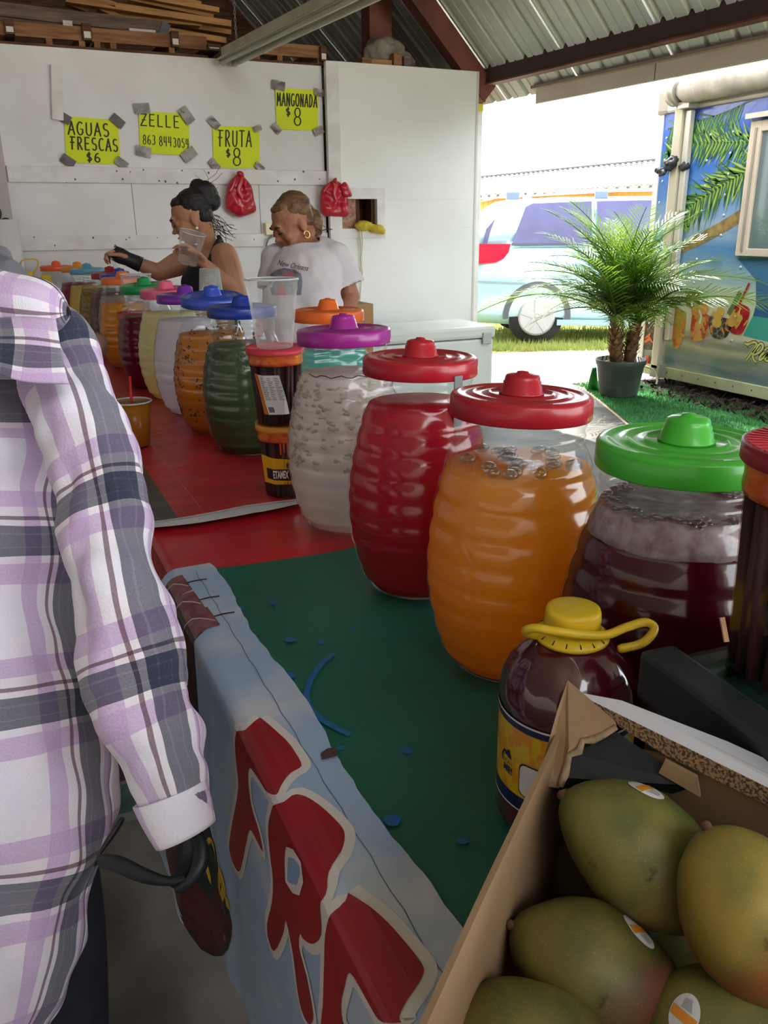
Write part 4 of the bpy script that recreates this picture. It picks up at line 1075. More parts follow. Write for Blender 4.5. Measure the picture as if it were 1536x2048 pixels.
bm = bmesh.new(); ribbon_bm(bm, [(BY0+.02+.03*k, -.052+.0015*math.sin(k*2)) for k in range(50)], .0016)
print_on('stitching', bm, lambda u, v: S(u, v, .0008), hem, ban, .03, 0)
redp = M('print_red', 'a01420', .35, spec=.5, c2='8c0f1b', ns=5); whp = M('print_white', 'd8d2cc', .4); blp = M('print_blue', '8ba5cc', .4); 
def crop2(pts): return [unS(300+x/2.194, 1130+y/2.194) for x, y in pts]
A1 = crop2([(485, 672), (540, 720), (600, 775), (640, 830), (665, 885), (620, 915), (580, 950), (540, 1005), (515, 990), (490, 950), (460, 905), (442, 890), (435, 930), (440, 1000), (455, 1080), (480, 1160), (500, 1255), (470, 1200), (443, 1160), (425, 1230), (410, 1300), (395, 1345), (370, 1310), (352, 1240), (362, 1150), (380, 1060), (393, 970), (385, 880), (378, 790), (385, 730), (420, 695)])
R2 = crop2([(545, 1055), (590, 1010), (650, 1005), (740, 1055), (830, 1140), (855, 1190), (840, 1260), (790, 1330), (765, 1400), (752, 1500), (758, 1620), (720, 1660), (680, 1640), (664, 1615), (660, 1680), (690, 1800), (710, 1900), (722, 1990), (700, 2010), (670, 1950), (650, 1850), (635, 1720), (612, 1600), (600, 1560), (588, 1620), (550, 1692), (525, 1640), (520, 1570), (540, 1480), (545, 1380), (530, 1250), (525, 1140)])
H2 = crop2([(612, 1255), (640, 1265), (670, 1310), (676, 1370), (660, 1425), (630, 1415), (607, 1385), (607, 1310)])
A3 = crop2([(875, 1430), (960, 1500), (1040, 1570), (1120, 1660), (1190, 1750), (1200, 1800), (1160, 1870), (1100, 1950), (1060, 2010), (1010, 1990), (950, 1890), (885, 1785), (860, 1850), (845, 1920), (850, 2000), (870, 2060), (760, 2060), (765, 1930), (770, 1760), (775, 1620), (800, 1500)])
fnS = lambda o: (lambda u, v: S(u, v, o))
bm = bmesh.new()
for q, wd in ((A1, .026), (R2, .026), (A3, .028)): ribbon_bm(bm, [(p.x, p.y) for p in spline([Vector((a, b, 0)) for a, b in q]+[Vector((q[0][0], q[0][1], 0))], 3)], wd)
print_on('letter_outline', bm, fnS(.0010), whp, ban, .05, .012)
for nm, q, o in (('letter', A1, .0018), ('letter', R2, .0018), ('letter', A3, .0018)):
    bm = bmesh.new(); poly_bm(bm, [(p.x, p.y) for p in spline([Vector((a, b, 0)) for a, b in q]+[Vector((q[0][0], q[0][1], 0))], 3)[:-1]]); print_on(nm, bm, fnS(o), redp, ban, .05, .010)
bm = bmesh.new(); poly_bm(bm, H2); print_on('letter_hole', bm, fnS(.0024), blp, ban, .05, .012)
bm = bmesh.new(); ribbon_bm(bm, H2+[H2[0]], .012); print_on('letter_outline', bm, fnS(.0028), whp, ban, .05, .012)
# printed drinks at the far end: dark glasses, straws, barrel with a green band and yellow letters
def crop1(pts): return [unS(x/2.414, 1200+y/2.414) for x, y in pts]
dk = M('print_dark_brown', '2e1a18', .4, c2='3d211d', ns=6); br = M('print_brown', '6d3638', .4, c2='8a5a5c', ns=30, nd=3); wd_ = M('print_barrel', '5a2a22', .4, c2='38191a', ns=7, sx=(1, 1, 6)); gb = M('print_dark_green', '16302e', .4); yl = M('print_yellow', 'd2a83a', .4); wl_ = M('print_line', 'c9c4c4', .5); wb = M('print_light_blue', '6f9fd0', .4, c2='5a88bd', ns=4)
def pj(name, m, o, polys=(), ribs=()):
    bm = bmesh.new()
    for q in polys: poly_bm(bm, q)
    for q, w_ in ribs: ribbon_bm(bm, q, w_)
    print_on(name, bm, fnS(o), m, ban, .05, .012)
def bandp(y0, y1, t0, t1): return [(y0, t0), (y1, t0), (y1, t1), (y0, t1)]
for k, (cx_, ct) in enumerate(((1.60, -.022), (1.505, -.026), (1.42, -.034))):
    pj('printed_glass', dk, .0010+.0003*k, [[(cx_+.050, -.005), (cx_+.048, .06), (cx_+.040, .34), (cx_-.040, .34), (cx_-.045, .06), (cx_-.047, -.005)]])
    pj('printed_froth', br, .0016+.0003*k, [[(cx_+.050, .012), (cx_+.046, ct), (cx_-.040, ct-.004), (cx_-.047, .012)]])
    pj('printed_straw', dk, .0016, [], [([(cx_, ct), (cx_+.004, ct-.02), (cx_+.002, ct-.042)], .005)])
    pj('printed_line', wl_, .0024, [], [([(cx_+.03, .20), (cx_+.035, .05), (cx_+.02, .0), (cx_-.02, ct)], .003)])
def crop4(pts): return [unS(180+x/5.12, 1600+y/5.12) for x, y in pts]
pj('printed_barrel', wd_, .0014, [crop4([(775, 300), (785, 560), (830, 760), (880, 960), (950, 1180), (1040, 1380), (1150, 1530), (1280, 1598), (1360, 1595), (1420, 1530), (1455, 1400), (1462, 1270), (1440, 1170), (1390, 980), (1320, 740), (1240, 400), (1225, 200), (1000, 150)])])
pj('printed_barrel_shade', dk, .0018, [crop4([(930, 1170), (1040, 1380), (1150, 1530), (1280, 1598), (1360, 1595), (1420, 1530), (1440, 1450), (1380, 1500), (1260, 1450), (1120, 1340)])])
pj('printed_band', gb, .0022, [crop4([(1060, 780), (1130, 680), (1140, 420), (1225, 260), (1310, 700), (1390, 970), (1440, 1160), (1420, 1190), (1330, 1110), (1200, 960)])])
for q in ([(1095, 400), (1135, 310), (1168, 400), (1178, 560), (1172, 720)], [(1310, 690), (1290, 520), (1255, 420), (1215, 470), (1205, 620), (1235, 780), (1272, 860), (1290, 840)], [(1345, 700), (1335, 930)], [(1345, 720), (1385, 890), (1358, 1000)], [(1408, 990), (1432, 1110)]):
    pj('lettering', yl, .0028, [], [([(p.x, p.y) for p in spline([Vector((a, b, 0)) for a, b in crop4(q)], 4)], .016)])
pj('printed_lime', M('print_lime', '6f8a3a', .4), .0024, [[(1.46, .22), (1.44, .20), (1.425, .24), (1.44, .28)]])
pj('printed_flame', M('print_orange', 'c8702a', .4), .0022, [[(1.44, .27), (1.42, .26), (1.405, .32), (1.42, .38)], [(.98, .66), (.955, .62), (.94, .70)]])
# torn dark scrap on the edge of the banner
c = at(657, 1507, Z=T+.01); o = mesh('scrap', [(-.012, -.006, 0), (.008, -.010, .002), (.014, .002, .006), (.004, .012, .003), (-.008, .008, .001), (0, 0, -.001)], [(0, 1, 5), (1, 2, 5), (2, 3, 5), (3, 4, 5), (4, 0, 5), (4, 3, 2, 1, 0)], M('dark_scrap', '4a3535', .7)); o.location = (c.x, c.y, T+.0075)
tag(o, 'tiny dark torn scrap at the edge of the pale blue banner', 'scrap')

# ---- second red banner with white hem lying on the red cloth
ban2 = thing('red_banner', 'red printed banner with white stitched hem lying under the middle jars', 'banner', (0, 0, 0))
rb_ = M('red_banner_vinyl', 'b82c34', .33, spec=.5, c2='a2242c', ns=4, nd=6, bump=.5, bs=6, sx=(1, 3, 1))
def s2(x, y, o=0): return (x, y, T+.0045+o+.004*max(0, noise.noise(Vector((x*7, y*9, 8)))+.4*noise.noise(Vector((x*20, y*30, 2)))))
def grid2(name, x0, x1, y0f, y1, nx, ny, m, off, drop=False):
    V, Fc = [], []
    for j in range(ny+1):
        for i in range(nx+1):
            x = x0+(x1-x0)*i/nx; ya = y0f(x); V.append(s2(x, ya+(y1-ya)*j/ny, off))
    for j in range(ny):
        for i in range(nx): b = j*(nx+1)+i; Fc.append((b, b+1, b+nx+2, b+nx+1))
    return mesh(name, V, Fc, m, ban2, True)
hemf = lambda x: 2.025+.01*math.sin(x*14)
grid2('fabric', .252, .80, hemf, 5.3, 20, 110, rb_, 0)
hm = grid2('hem', .248, .68, lambda x: 1.975+.02*math.sin(x*9+1)+.05*max(0, x-.6), 2.03, 16, 4, M('white_hem', 'c6c4c8', .5), .0012)
for v in hm.data.vertices:
    if v.co.y > 2.02: v.co.y = hemf(v.co.x)+.002
bm = bmesh.new(); ribbon_bm(bm, [(.255+.02*k, 2.012+.009*math.sin((.255+.02*k)*14)) for k in range(21)], .002); print_on('stitching', bm, lambda u, v: s2(u, v, .002), dk, ban2)
grid2('grey_print', .253, .336, hemf, 2.80, 6, 20, M('grey_print', '4d4a4c', .35, c2='3a3638', ns=3, nd=8, sx=(1, 14, 1)), .0016)
ed_m = M('banner_seam_line', 'c2787a', .5)
bm = bmesh.new(); ribbon_bm(bm, [(.405, 2.06+.1*k) for k in range(12)], .003); print_on('seam', bm, lambda u, v: s2(u, v, .002), ed_m, ban2)

# ================================================================== THE BARREL JARS
clear = GLASS('clear_jar_plastic', (248, 250, 250), .10, .10)
clear_blur = GLASS('clear_cup_plastic', (238, 241, 243), .10, .12)
def prof_jar(H=1.0, inset=0.0, top=None):
    """barrel profile (r,z); neck narrower than the ribbed belly"""
    P_ = [(.0001, 0), (.085, 0), (.098, .006), (.106, .022)]
    k = 60
    for i in range(1, k+1):
        t = i/k; z = .022+.322*t
        r = .104+.038*math.sin(PI*(.06+.90*t)**.92)
        ph = (z-.045)/.039
        if .03 < z < .335: r += .0034*(abs(math.sin(PI*ph))**.7)-.0019
        P_.append((r, z))
    P_ = [(r, z*1.05) for r, z in P_]
    P_ += [(.1035, .370), (.0995, .378), (.0985, .386), (.1015, .390), (.0985, .395), (.0985, .402), (.1015, .406), (.0985, .411), (.0985, .416), (.1005, .420), (.0985, .425), (.0985, .445)]
    Q = [(max(.0001, r-inset), z*H+(inset if z < .01 else 0)) for r, z in P_]
    if top is not None:
        R_ = []
        for i, (r, z) in enumerate(Q):
            if z > top:
                r0, z0 = Q[i-1]; f = (top-z0)/max(1e-6, z-z0); R_.append((r0+(r-r0)*f, top)); break
            R_.append((r, z))
        Q = R_
    return Q
def jar_mesh(H):
    outer = prof_jar(H); return lathe(outer, 48)
JARV = {}
def liquid_mat(name, c, c2=None, ns=6, lo=.3, hi=.7, trl=.35, cbot=None, ctop=None, H=.44, rough=.22):
    m = bpy.data.materials.new(name); m.use_nodes = True; nt = m.node_tree; L = nt.links.new; b = nt.nodes['Principled BSDF']
    b.inputs['Roughness'].default_value = rough; b.inputs['Specular IOR Level'].default_value = .35
    tc = N(nt, 'ShaderNodeTexCoord'); nz = N(nt, 'ShaderNodeTexNoise'); nz.inputs['Scale'].default_value = ns; nz.inputs['Detail'].default_value = 5; L(tc.outputs['Object'], nz.inputs[0])
    cr = N(nt, 'ShaderNodeValToRGB'); e = cr.color_ramp.elements; e[0].position = lo; e[1].position = hi; e[0].color = lin(c); e[1].color = lin(c2 or c); L(nz.outputs[0], cr.inputs[0])
    out = cr.outputs[0]
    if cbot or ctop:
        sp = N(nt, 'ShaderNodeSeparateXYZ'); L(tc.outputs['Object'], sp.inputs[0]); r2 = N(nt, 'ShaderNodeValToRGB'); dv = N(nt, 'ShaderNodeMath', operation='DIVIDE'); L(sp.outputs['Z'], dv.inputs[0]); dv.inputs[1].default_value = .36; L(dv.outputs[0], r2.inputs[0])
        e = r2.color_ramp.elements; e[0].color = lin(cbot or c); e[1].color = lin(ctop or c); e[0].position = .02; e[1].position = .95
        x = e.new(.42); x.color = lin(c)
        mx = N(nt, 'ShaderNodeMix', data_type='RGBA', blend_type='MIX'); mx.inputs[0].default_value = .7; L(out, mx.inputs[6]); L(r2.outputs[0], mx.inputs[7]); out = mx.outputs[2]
    L(out, b.inputs['Base Color'])
    if trl:
        t = N(nt, 'ShaderNodeBsdfTranslucent'); L(out, t.inputs[0]); mxs = N(nt, 'ShaderNodeMixShader'); mxs.inputs[0].default_value = trl
        L(b.outputs[0], mxs.inputs[1]); L(t.outputs[0], mxs.inputs[2]); L(mxs.outputs[0], nt.nodes['Material Output'].inputs[0])
    return m
def lid_parts(parent, m, z, tilt=(0, 0), shift=(0, 0), r=.1075):
    P_ = [(.100, 0), (r, 0), (r+.001, .002), (r+.0005, .028), (r-.002, .0320), (r-.012, .0345), (r-.016, .0320), (r-.030, .0325), (r-.034, .0350), (r-.038, .0325), (.052, .0325), (.049, .0355), (.045, .0325), (.0001, .0325)]
    V, Fc = lathe(P_, 56); o = mesh('jar_lid', V, Fc, m, parent, True)
    o.location = (shift[0], shift[1], z); o.rotation_euler = (tilt[0], tilt[1], 0)
    K = [(.034, .038), (.0335, .041), (.0315, .043), (.0305, .052), (.0290, .053), (.0285, .060), (.0270, .061), (.0262, .067), (.0245, .0705), (.020, .0725), (.010, .0735), (.008, .077), (.0001, .078)]
    V, Fc = lathe(K, 36); V = [Vector((v.x, v.y, .0325+(v.z-.038)*.88)) for v in V]; mesh('knob', V, Fc, m, o, True)
    return o
def lidm(name, c): return M(name, c, .30, spec=.5, trl=.22, coat=.25)
GRP = 'ribbed barrel jars of fresh drinks'
def jar(x, y, label, liq, lid, level=.345, H=1.0, tilt=(0, 0), shift=(0, 0), zl=None, rz=0, extra=None, glassmat=None):
    s = thing('drink_jar', label, 'jar', (x, y, T+.007), rz, GRP)
    V, Fc = jar_mesh(H); mesh('jar_body', V, Fc, glassmat or clear, s, True)
    if liq is not None:
        Q = prof_jar(H, .0032, level*H); Q.append((.0001, level*H)); V, Fc = lathe(Q, 48); mesh('liquid', V, Fc, liq, s, True)
    if lid is not None: lid_parts(s, lid, (.386 if zl is None else zl)*H+.038, tilt, shift)
    if extra: extra(s, H)
    return s
def jar_r(z):
    Q = prof_jar(); 
    for (r0, z0), (r1, z1) in zip(Q, Q[1:]):
        if z0 <= z <= z1 and z1 > z0: return r0+(r1-r0)*(z-z0)/(z1-z0)
    return .1
def specks(s, name, n, z0, z1, size, m, seed, flat=.5, a0=0, a1=2*PI, inset=.0034, cluster=0):
    rnd = random.Random(seed); V, Fc = [], []
    for i in range(n):
        z = rnd.uniform(z0, z1); a = rnd.uniform(a0, a1)
        if cluster and noise.noise(Vector((math.cos(a)*3, math.sin(a)*3, z*16+seed))) < cluster: continue
        r = jar_r(z)-inset+.0022; sx, sz = size[0]*rnd.uniform(.6, 1.2), size[1]*rnd.uniform(.6, 1.2); ph = rnd.uniform(0, PI) if flat < .9 else rnd.uniform(-.5, .5)
        c = Vector((r*math.cos(a), r*math.sin(a), z)); e1 = Vector((-math.sin(a), math.cos(a), 0)); e2 = Vector((0, 0, 1)); nn = Vector((math.cos(a), math.sin(a), 0))
        u_, v_ = e1*math.cos(ph)+e2*math.sin(ph), e2*math.cos(ph)-e1*math.sin(ph); b = len(V)
        V += [c+u_*sx+v_*sz*.8, c-u_*sx*.9+v_*sz, c-u_*sx-v_*sz*.9, c+u_*sx*.9-v_*sz, c+nn*.0012]
        V += [c-nn*.002]
        Fc += [(b, b+1, b+4), (b+1, b+2, b+4), (b+2, b+3, b+4), (b+3, b, b+4), (b+1, b, b+5), (b+2, b+1, b+5), (b+3, b+2, b+5), (b, b+3, b+5)]
    stuff(mesh(name, V, Fc, m, s))
def xat(px, y, py=640): return at(px, py, Y=y).x
seedm = M('chia_seed', '3a2a18', .5); chunk = M('fruit_chunk', 'cdbfb2', .5, c2='a99a8d', ns=60); foam = M('drink_foam', 'd9c4c8', .6, c2='b08a92', ns=60, trl=.3)
ice = GLASS('ice_chip', (236, 240, 240), .16, .1)
def bubbles(s, z, r0, n, sz, m, seed, name='foam'):
    rnd = random.Random(seed); parts = []
    for i in range(n):
        a = rnd.uniform(0, 2*PI); rr = r0*math.sqrt(rnd.uniform(.55, 1)); q = rnd.uniform(.5, 1)*sz
        parts.append(ball((rr*math.cos(a), rr*math.sin(a), z+rnd.uniform(-.3, .6)*q), (q, q, q*.6), None, 8, 5))
    V, Fc = join(parts); stuff(mesh(name, V, Fc, m, s, True))
# 1 dark hibiscus, bright green lid
def ex_jam(s, H):
    V, Fc = lathe([(jar_r(.340)-.0024, .322), (jar_r(.375)-.003, .356), (.090, .360), (.0001, .356)], 40)
    o = mesh('foam_ring', V, Fc, foam, s, True); cloth_noise(o, .0025, 60, 2)
    bubbles(s, .358, .094, 220, .007, GLASS('bubble', (240, 225, 228), .15, .1), 4, 'foam')
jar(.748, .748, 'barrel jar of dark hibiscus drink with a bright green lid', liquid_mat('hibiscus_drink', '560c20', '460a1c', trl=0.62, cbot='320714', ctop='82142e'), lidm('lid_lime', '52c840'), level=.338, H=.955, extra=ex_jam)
# 2 mango
def ex_ice(s, H):
    rnd = random.Random(3); parts = []
    for i in range(26):
        a = rnd.uniform(0, 2*PI); r = .088*math.sqrt(rnd.random()); parts.append(ball((r*math.cos(a), r*math.sin(a), .340+rnd.uniform(0, .012)), (.014, .012, .007), Matrix.Rotation(rnd.uniform(-.6, .6), 3, 'X'), 8, 5))
    V, Fc = join(parts); stuff(mesh('ice', V, Fc, ice, s, True))
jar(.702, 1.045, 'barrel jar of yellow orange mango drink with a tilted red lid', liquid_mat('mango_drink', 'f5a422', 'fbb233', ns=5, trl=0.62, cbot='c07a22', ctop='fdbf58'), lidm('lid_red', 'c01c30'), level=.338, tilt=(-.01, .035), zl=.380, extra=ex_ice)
# 3 strawberry red with a grey tab hanging from its lid
def ex_tab(s, H):
    a = math.radians(-78); r = .109
    bm = bmesh.new(); bx(bm, -.010, .010, -.002, .001, .345, .44, .002, Matrix.Translation((r*math.cos(a), r*math.sin(a), 0)) @ Matrix.Rotation(a+PI/2, 4, 'Z'))
    bobj('grey_tab', bm, M('grey_tab', '7a7d80', .5), s)
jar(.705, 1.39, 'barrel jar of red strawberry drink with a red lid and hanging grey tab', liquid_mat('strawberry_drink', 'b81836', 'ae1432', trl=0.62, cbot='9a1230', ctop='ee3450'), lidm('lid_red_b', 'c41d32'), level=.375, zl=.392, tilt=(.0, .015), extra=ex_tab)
# 4 horchata with fruit pieces, magenta lid
def ex_ch(s, H):
    specks(s, 'fruit_pieces', 460, .17, .365, (.0085, .0042), chunk, 8, .95)
    bm = bmesh.new(); ribbon_bm(bm, [(x*.012, .006*math.sin(x*1.9)+.003*math.sin(x*4.3)) for x in range(-6, 7)], .0022)
    print_on('marker_writing', bm, lambda u, v: (.1015*math.cos(-2.15+u*10), .1015*math.sin(-2.15+u*10), .378+v), ink, s)
jar(.712, 1.79, 'barrel jar of milky white drink with fruit pieces and a magenta lid', liquid_mat('milky_drink', 'e9e0da', 'e2d6d0', trl=0.43, cbot='e4ded4', ctop='ecdcda'), lidm('lid_magenta', 'b02a9c'), level=.372, zl=.402, tilt=(-.02, -.01), extra=ex_ch)
# second row: turquoise
jar(.905, 2.40, 'barrel jar of turquoise drink with an orange lid behind the others', liquid_mat('turquoise_drink', '4fc4b4', '63d0c2', trl=0.53), lidm('lid_orange', 'f0702a'), level=.335)
# 5 dark green
jar(.692, 2.60, 'barrel jar of dark green drink with a navy blue lid', liquid_mat('green_drink', '50643e', '425838', ns=14, trl=0.43, cbot='2e4030', ctop='5a6a48'), lidm('lid_navy', '1a3aa0'), level=.345, zl=.392, extra=lambda s, H: specks(s, 'herb_bits', 420, .24, .345, (.003, .0018), M('herb_bit', '25331f', .6), 2))
jar(.665, 2.93, 'barrel jar of orange drink full of black seeds with a tilted royal blue lid', liquid_mat('seed_drink', 'e69a2c', 'da8c24', trl=0.58, cbot='a06a28', ctop='f0b04c'), lidm('lid_royal', '3656c8'), level=.345, zl=.402, tilt=(.10, -.03), shift=(.015, .01), extra=lambda s, H: specks(s, 'seeds', 1500, .05, .36, (.0042, .0030), seedm, 6, cluster=.02))
jar(.655, 3.28, 'barrel jar of lavender white drink with a purple lid', liquid_mat('lavender_drink', 'eee8f2', 'f2ecf4', trl=0.48), lidm('lid_purple', '7a2aa8'), level=.362)
jar(.648, 3.62, 'barrel jar of pale lemon yellow drink with a pink lid', liquid_mat('lemon_drink', 'f4ebb8', 'f8f0c8', trl=0.53, cbot='f0d888'), lidm('lid_pink', 'ee6a92'), level=.36, tilt=(.03, -.05))
jar(.610, 3.95, 'barrel jar of crimson purple drink with an emerald green lid', liquid_mat('beet_drink', '8c163e', '7c1238', trl=0.53, ctop='8a1a3c'), lidm('lid_green', '1f9a58'), level=.315, tilt=(.04, -.05))
jar(.600, 4.58, 'barrel jar of amber orange drink half hidden behind the crimson jar', liquid_mat('amber_drink', 'fab22c', 'f4a824', trl=0.58, cbot='c87a1c'), lidm('lid_orange_b', 'f07a3c'), level=.33)
jar(xat(249, 4.93), 4.93, 'barrel jar of greyish milky drink with chunks and a blue lid', liquid_mat('grey_milky_drink', 'd2cac8', 'c6bebc', trl=0.43), lidm('lid_blue', '2440b8'), level=.338, tilt=(.0, .02), extra=lambda s, H: specks(s, 'fruit_pieces', 90, .20, .335, (.010, .006), chunk, 5, .95))
jar(xat(231, 5.22), 5.22, 'barrel jar of brown tamarind drink with a dark red lid', liquid_mat('tamarind_drink', '925a46', '82503e', trl=0.48), lidm('lid_dark_red', 'b02038'), level=.345, tilt=(.02, -.03))
jar(xat(209, 5.51), 5.51, 'open barrel jar of olive drink with seeds and no lid', liquid_mat('olive_drink', 'b08a2c', 'c49e3c', ns=10, trl=0.53, cbot='6e5420', ctop='a89038'), None, level=.345, extra=lambda s, H: specks(s, 'seeds', 260, .12, .345, (.004, .003), seedm, 9, cluster=0))
jar(xat(187, 5.80), 5.80, 'barrel jar of pale yellow drink with a light blue lid', liquid_mat('pale_yellow_drink', 'e6ca58', 'eed670', trl=0.53), lidm('lid_sky', '6ab4dc'), level=.35, tilt=(.0, -.03))
jar(xat(168, 6.10), 6.10, 'barrel jar of rose pink drink with an amber lid', liquid_mat('rose_drink', 'cc6880', 'bc5c76', trl=0.53), lidm('lid_amber', 'f09a2a'), level=.355)
jar(xat(127, 6.38), 6.38, 'clear empty barrel jar with a bright orange lid nearest the wall', None, lidm('lid_bright_orange', 'ff6a30'), glassmat=GLASS('clear_empty_jar', (244, 246, 246), .14, .08))
# ================================================================== CUPS, TUBS, JUGS
def cup(name, label, cx, cy, z, r0, r1, h, group=None, tilt=None, m=None, parent=None):
    s = thing(name, label, 'cup', (cx, cy, z), 0, group)
    P_ = [(.0001, .004), (r0*.8, .004), (r0*.86, 0), (r0, .002), (r0+.001, .012), (r0+(r1-r0)*.55, h*.55), (r0+(r1-r0)*.83, h*.82), (r1-.001, h*.84), (r1, h*.97), (r1+.003, h*.975), (r1+.004, h*.988), (r1+.002, h), (r1-.002, h*.99)]
    V, Fc = lathe(P_, 40); mesh('cup_wall', V, Fc, m or cup_clear, s, True)
    V, Fc = tubeVF([Vector(((r1+.001)*math.cos(2*PI*i/40), (r1+.001)*math.sin(2*PI*i/40), h)) for i in range(41)], .0022, 6); mesh('rim', V, Fc, rim_m, s, True)
    if tilt is not None: s.rotation_euler = tilt
    return s
cup_clear = FROST('clear_cup', (244, 246, 250), .14, .12)
rim_m = M('cup_rim', 'e4e6e8', .25, spec=.6, trl=.4)
CG = 'clear plastic drink cups'
tub_w = GLASS('tub_plastic', (236, 226, 222), .10, .1)
stick_m = M('tamarind_stick', '4a2530', .5, c2='381a24', ns=12); red_lid = M('tub_lid_red', 'c42a3c', .35, spec=.5); shrink = M('shrink_band', 'b8301f', .25, c2='e07a22', ns=30, coat=.6); darkfill = M('tamarind_fill', '3d1a22', .5, c2='2c1219', ns=8)
yl_lab = M('label_yellow', 'e0b020', .35, c2='d8921c', ns=4); wht = M('label_white', 'd8d6d8', .5); blk = M('label_black', '17161a', .5); redt = M('label_red', 'c0302c', .5); whtxt = M('label_cream', 'e2dcd0', .5)
def octo(r, z, k=.92, n=32):
    out = []
    for i in range(n):
        a = 2*PI*i/n; seg = PI/4; b = (a % seg)-seg/2; rr = r*(k+(1-k)*.0)/math.cos(b)*1.0; rr = min(rr, r)
        out.append((rr*math.cos(a), rr*math.sin(a), z))
    return out
def tub(name, label, x, y, z, r0, r1, h, lid_m, rz=0, group='tubs of tamarind candy sticks', fill=darkfill, lidh=.016, band=True):
    s = thing(name, label, 'tub', (x, y, z), rz, group)
    rg = [octo(r0+(r1-r0)*t, h*t*.80) for t in (0, .02, .25, .26, .5, .75, 1)]
    rg += [[(r1*.97*math.cos(2*PI*i/32), r1*.97*math.sin(2*PI*i/32), h*q) for i in range(32)] for q in (.84, .90, .935)]
    V, Fc = loft(rg); mesh('tub_wall', V, Fc, tub_w, s, False)
    core = [[(p[0]*.80, p[1]*.80, p[2]*.94+.004) for p in r] for r in rg[:7]]; V, Fc = loft(core); mesh('candy_core', V, Fc, fill, s)
    for k in range(22):
        a = 2*PI*k/22; q = .90; b0 = (r0*.86*math.cos(a), r0*.86*math.sin(a), .006); b1 = (r1*.865*math.cos(a+.10*math.sin(k*3)), r1*.865*math.sin(a+.10*math.sin(k*3)), h*.78)
        tube('candy_stick', [b0, tuple((Vector(b0)+Vector(b1))/2), b1], r0*.10, stick_m, s, 6)
    if band:
        V, Fc = lathe([(r1*.985, h*.79), (r1*1.0, h*.82), (r1*.985, h*.86), (r1*1.0, h*.92), (r1*1.02, h*.94)], 40); o = mesh('shrink_band', V, Fc, shrink, s, True)
    V, Fc = lathe([(r1*.9, h*.92), (r1*1.05, h*.925), (r1*1.06, h*.93), (r1*1.06, h*.93+lidh), (r1*1.03, h), (r1*.98, h+.001), (r1*.95, h-.003), (.0001, h-.003)], 44); mesh('tub_lid', V, Fc, lid_m, s, True)
    return s
def wrap(r0, r1, h, off=.001):
    """flat label coordinates -> tub side: u = angle, v = height fraction"""
    def fn(u, v):
        r = r0+(r1-r0)*v/.8; sg = PI/4; b = (u % sg)-sg/2; rr = min(r*.92/math.cos(b), r)+off
        return (rr*math.cos(u), rr*math.sin(u), v*h)
    return fn
SX, SY = .642, 2.092; va = math.atan2(-SY, -SX)    # direction from the stack to the viewer
H1, H2 = .196, .200; RA, RB = .058, .072
t1 = tub('candy_tub', 'lower octagonal tub of tamarind candy with a yellow label at the bottom of the stack', SX+.008, SY, T+.009, RA, RB*.98, H1, M('tub_lid_orange', 'd89a3c', .4, c2='c8742c', ns=12))
f = lambda o: wrap(RA, RB*.98, H1, o)
def wr(name, par, polys, fn, m, ribs=(), txt=None):
    bm = bmesh.new()
    for p in polys: poly_bm(bm, p)
    for p, w_ in ribs: ribbon_bm(bm, p, w_)
    if txt: text_bm(bm, *txt[0], **txt[1])
    return print_on(name, bm, fn, m, par, .10, .10)
q = va
wr('paper_label', t1, [[(q-1.2, .20), (q+1.5, .20), (q+1.5, .52), (q-1.2, .60)]], f(.0015), yl_lab)
wr('logo_backing', t1, [[(q-.95, .27), (q+.35, .25), (q+.42, .42), (q-.95, .42)]], f(.0022), blk)
bm = bmesh.new(); text_bm(bm, 'ETAMEX', .150, q-.22, .338, sxx=1.15, bold=.006)
print_on('lettering', bm, f(.0030), whtxt, t1, .10, .10)
for k, u0 in enumerate((.18, .52)): wr('warning_octagon', t1, [[(q+u0+.15*math.cos(a*PI/4+PI/8), .475+.052*math.sin(a*PI/4+PI/8)) for a in range(8)]], f(.0026), blk)
wr('print_flame', t1, [[(q-.1+.13*k, .205), (q-.02+.13*k, .205), (q-.05+.13*k, .205+.06*random.uniform(.5, 1))] for k in range(9)], f(.0024), M('label_flame', 'a8401c', .5))
for k in range(6): wr('print_drip', t1, [[(q-.2+.14*k, .80), (q-.12+.14*k, .80), (q-.14+.14*k, .62+.03*(k % 2)), (q-.18+.14*k, .62+.03*(k % 2))]], f(.0022), M('label_drip', 'd85a24', .5))
t2 = tub('candy_tub', 'upper octagonal tub of dark tamarind sticks with a white sticker and red lid', SX, SY+.012, T+.009+H1, RA, RB, H2, M('tub_lid_pink_red', 'c83a4c', .4))
f = lambda o: wrap(RA, RB, H2, o)
def tilt_lab(u, v): return (q-.75+u*.92+ (1-v)*.34, .16+v*.52)
wr('orange_label', t2, [[tilt_lab(-.28, 0), tilt_lab(.05, 0), tilt_lab(.05, 1), tilt_lab(-.28, 1.02)]], f(.0012), M('label_orange', 'd88a2a', .4, c2='a8341c', ns=8))
wr('white_sticker', t2, [[tilt_lab(0, 0), tilt_lab(1, .0), tilt_lab(.92, 1), tilt_lab(-.06, 1)]], f(.002), wht)
bm = bmesh.new(); rnd = random.Random(4)
for k in range(13):
    v = .93-.045*k
    for seg in range(3):
        u0 = .06+.30*seg; ribbon_bm(bm, [tilt_lab(u0, v), tilt_lab(u0+rnd.uniform(.12, .26), v)], .006)
for k in range(9): ribbon_bm(bm, [tilt_lab(.08+.028*k, .06), tilt_lab(.08+.028*k, .20)], .012 if k % 3 else .02)
print_on('sticker_print', bm, f(.0027), blk, t2, .10, .10)
cup('plastic_cup', 'tall clear plastic cup standing on the stacked candy tubs', SX-.002, SY+.005, T+.009+H1+H2, .047, .066, .172, CG)
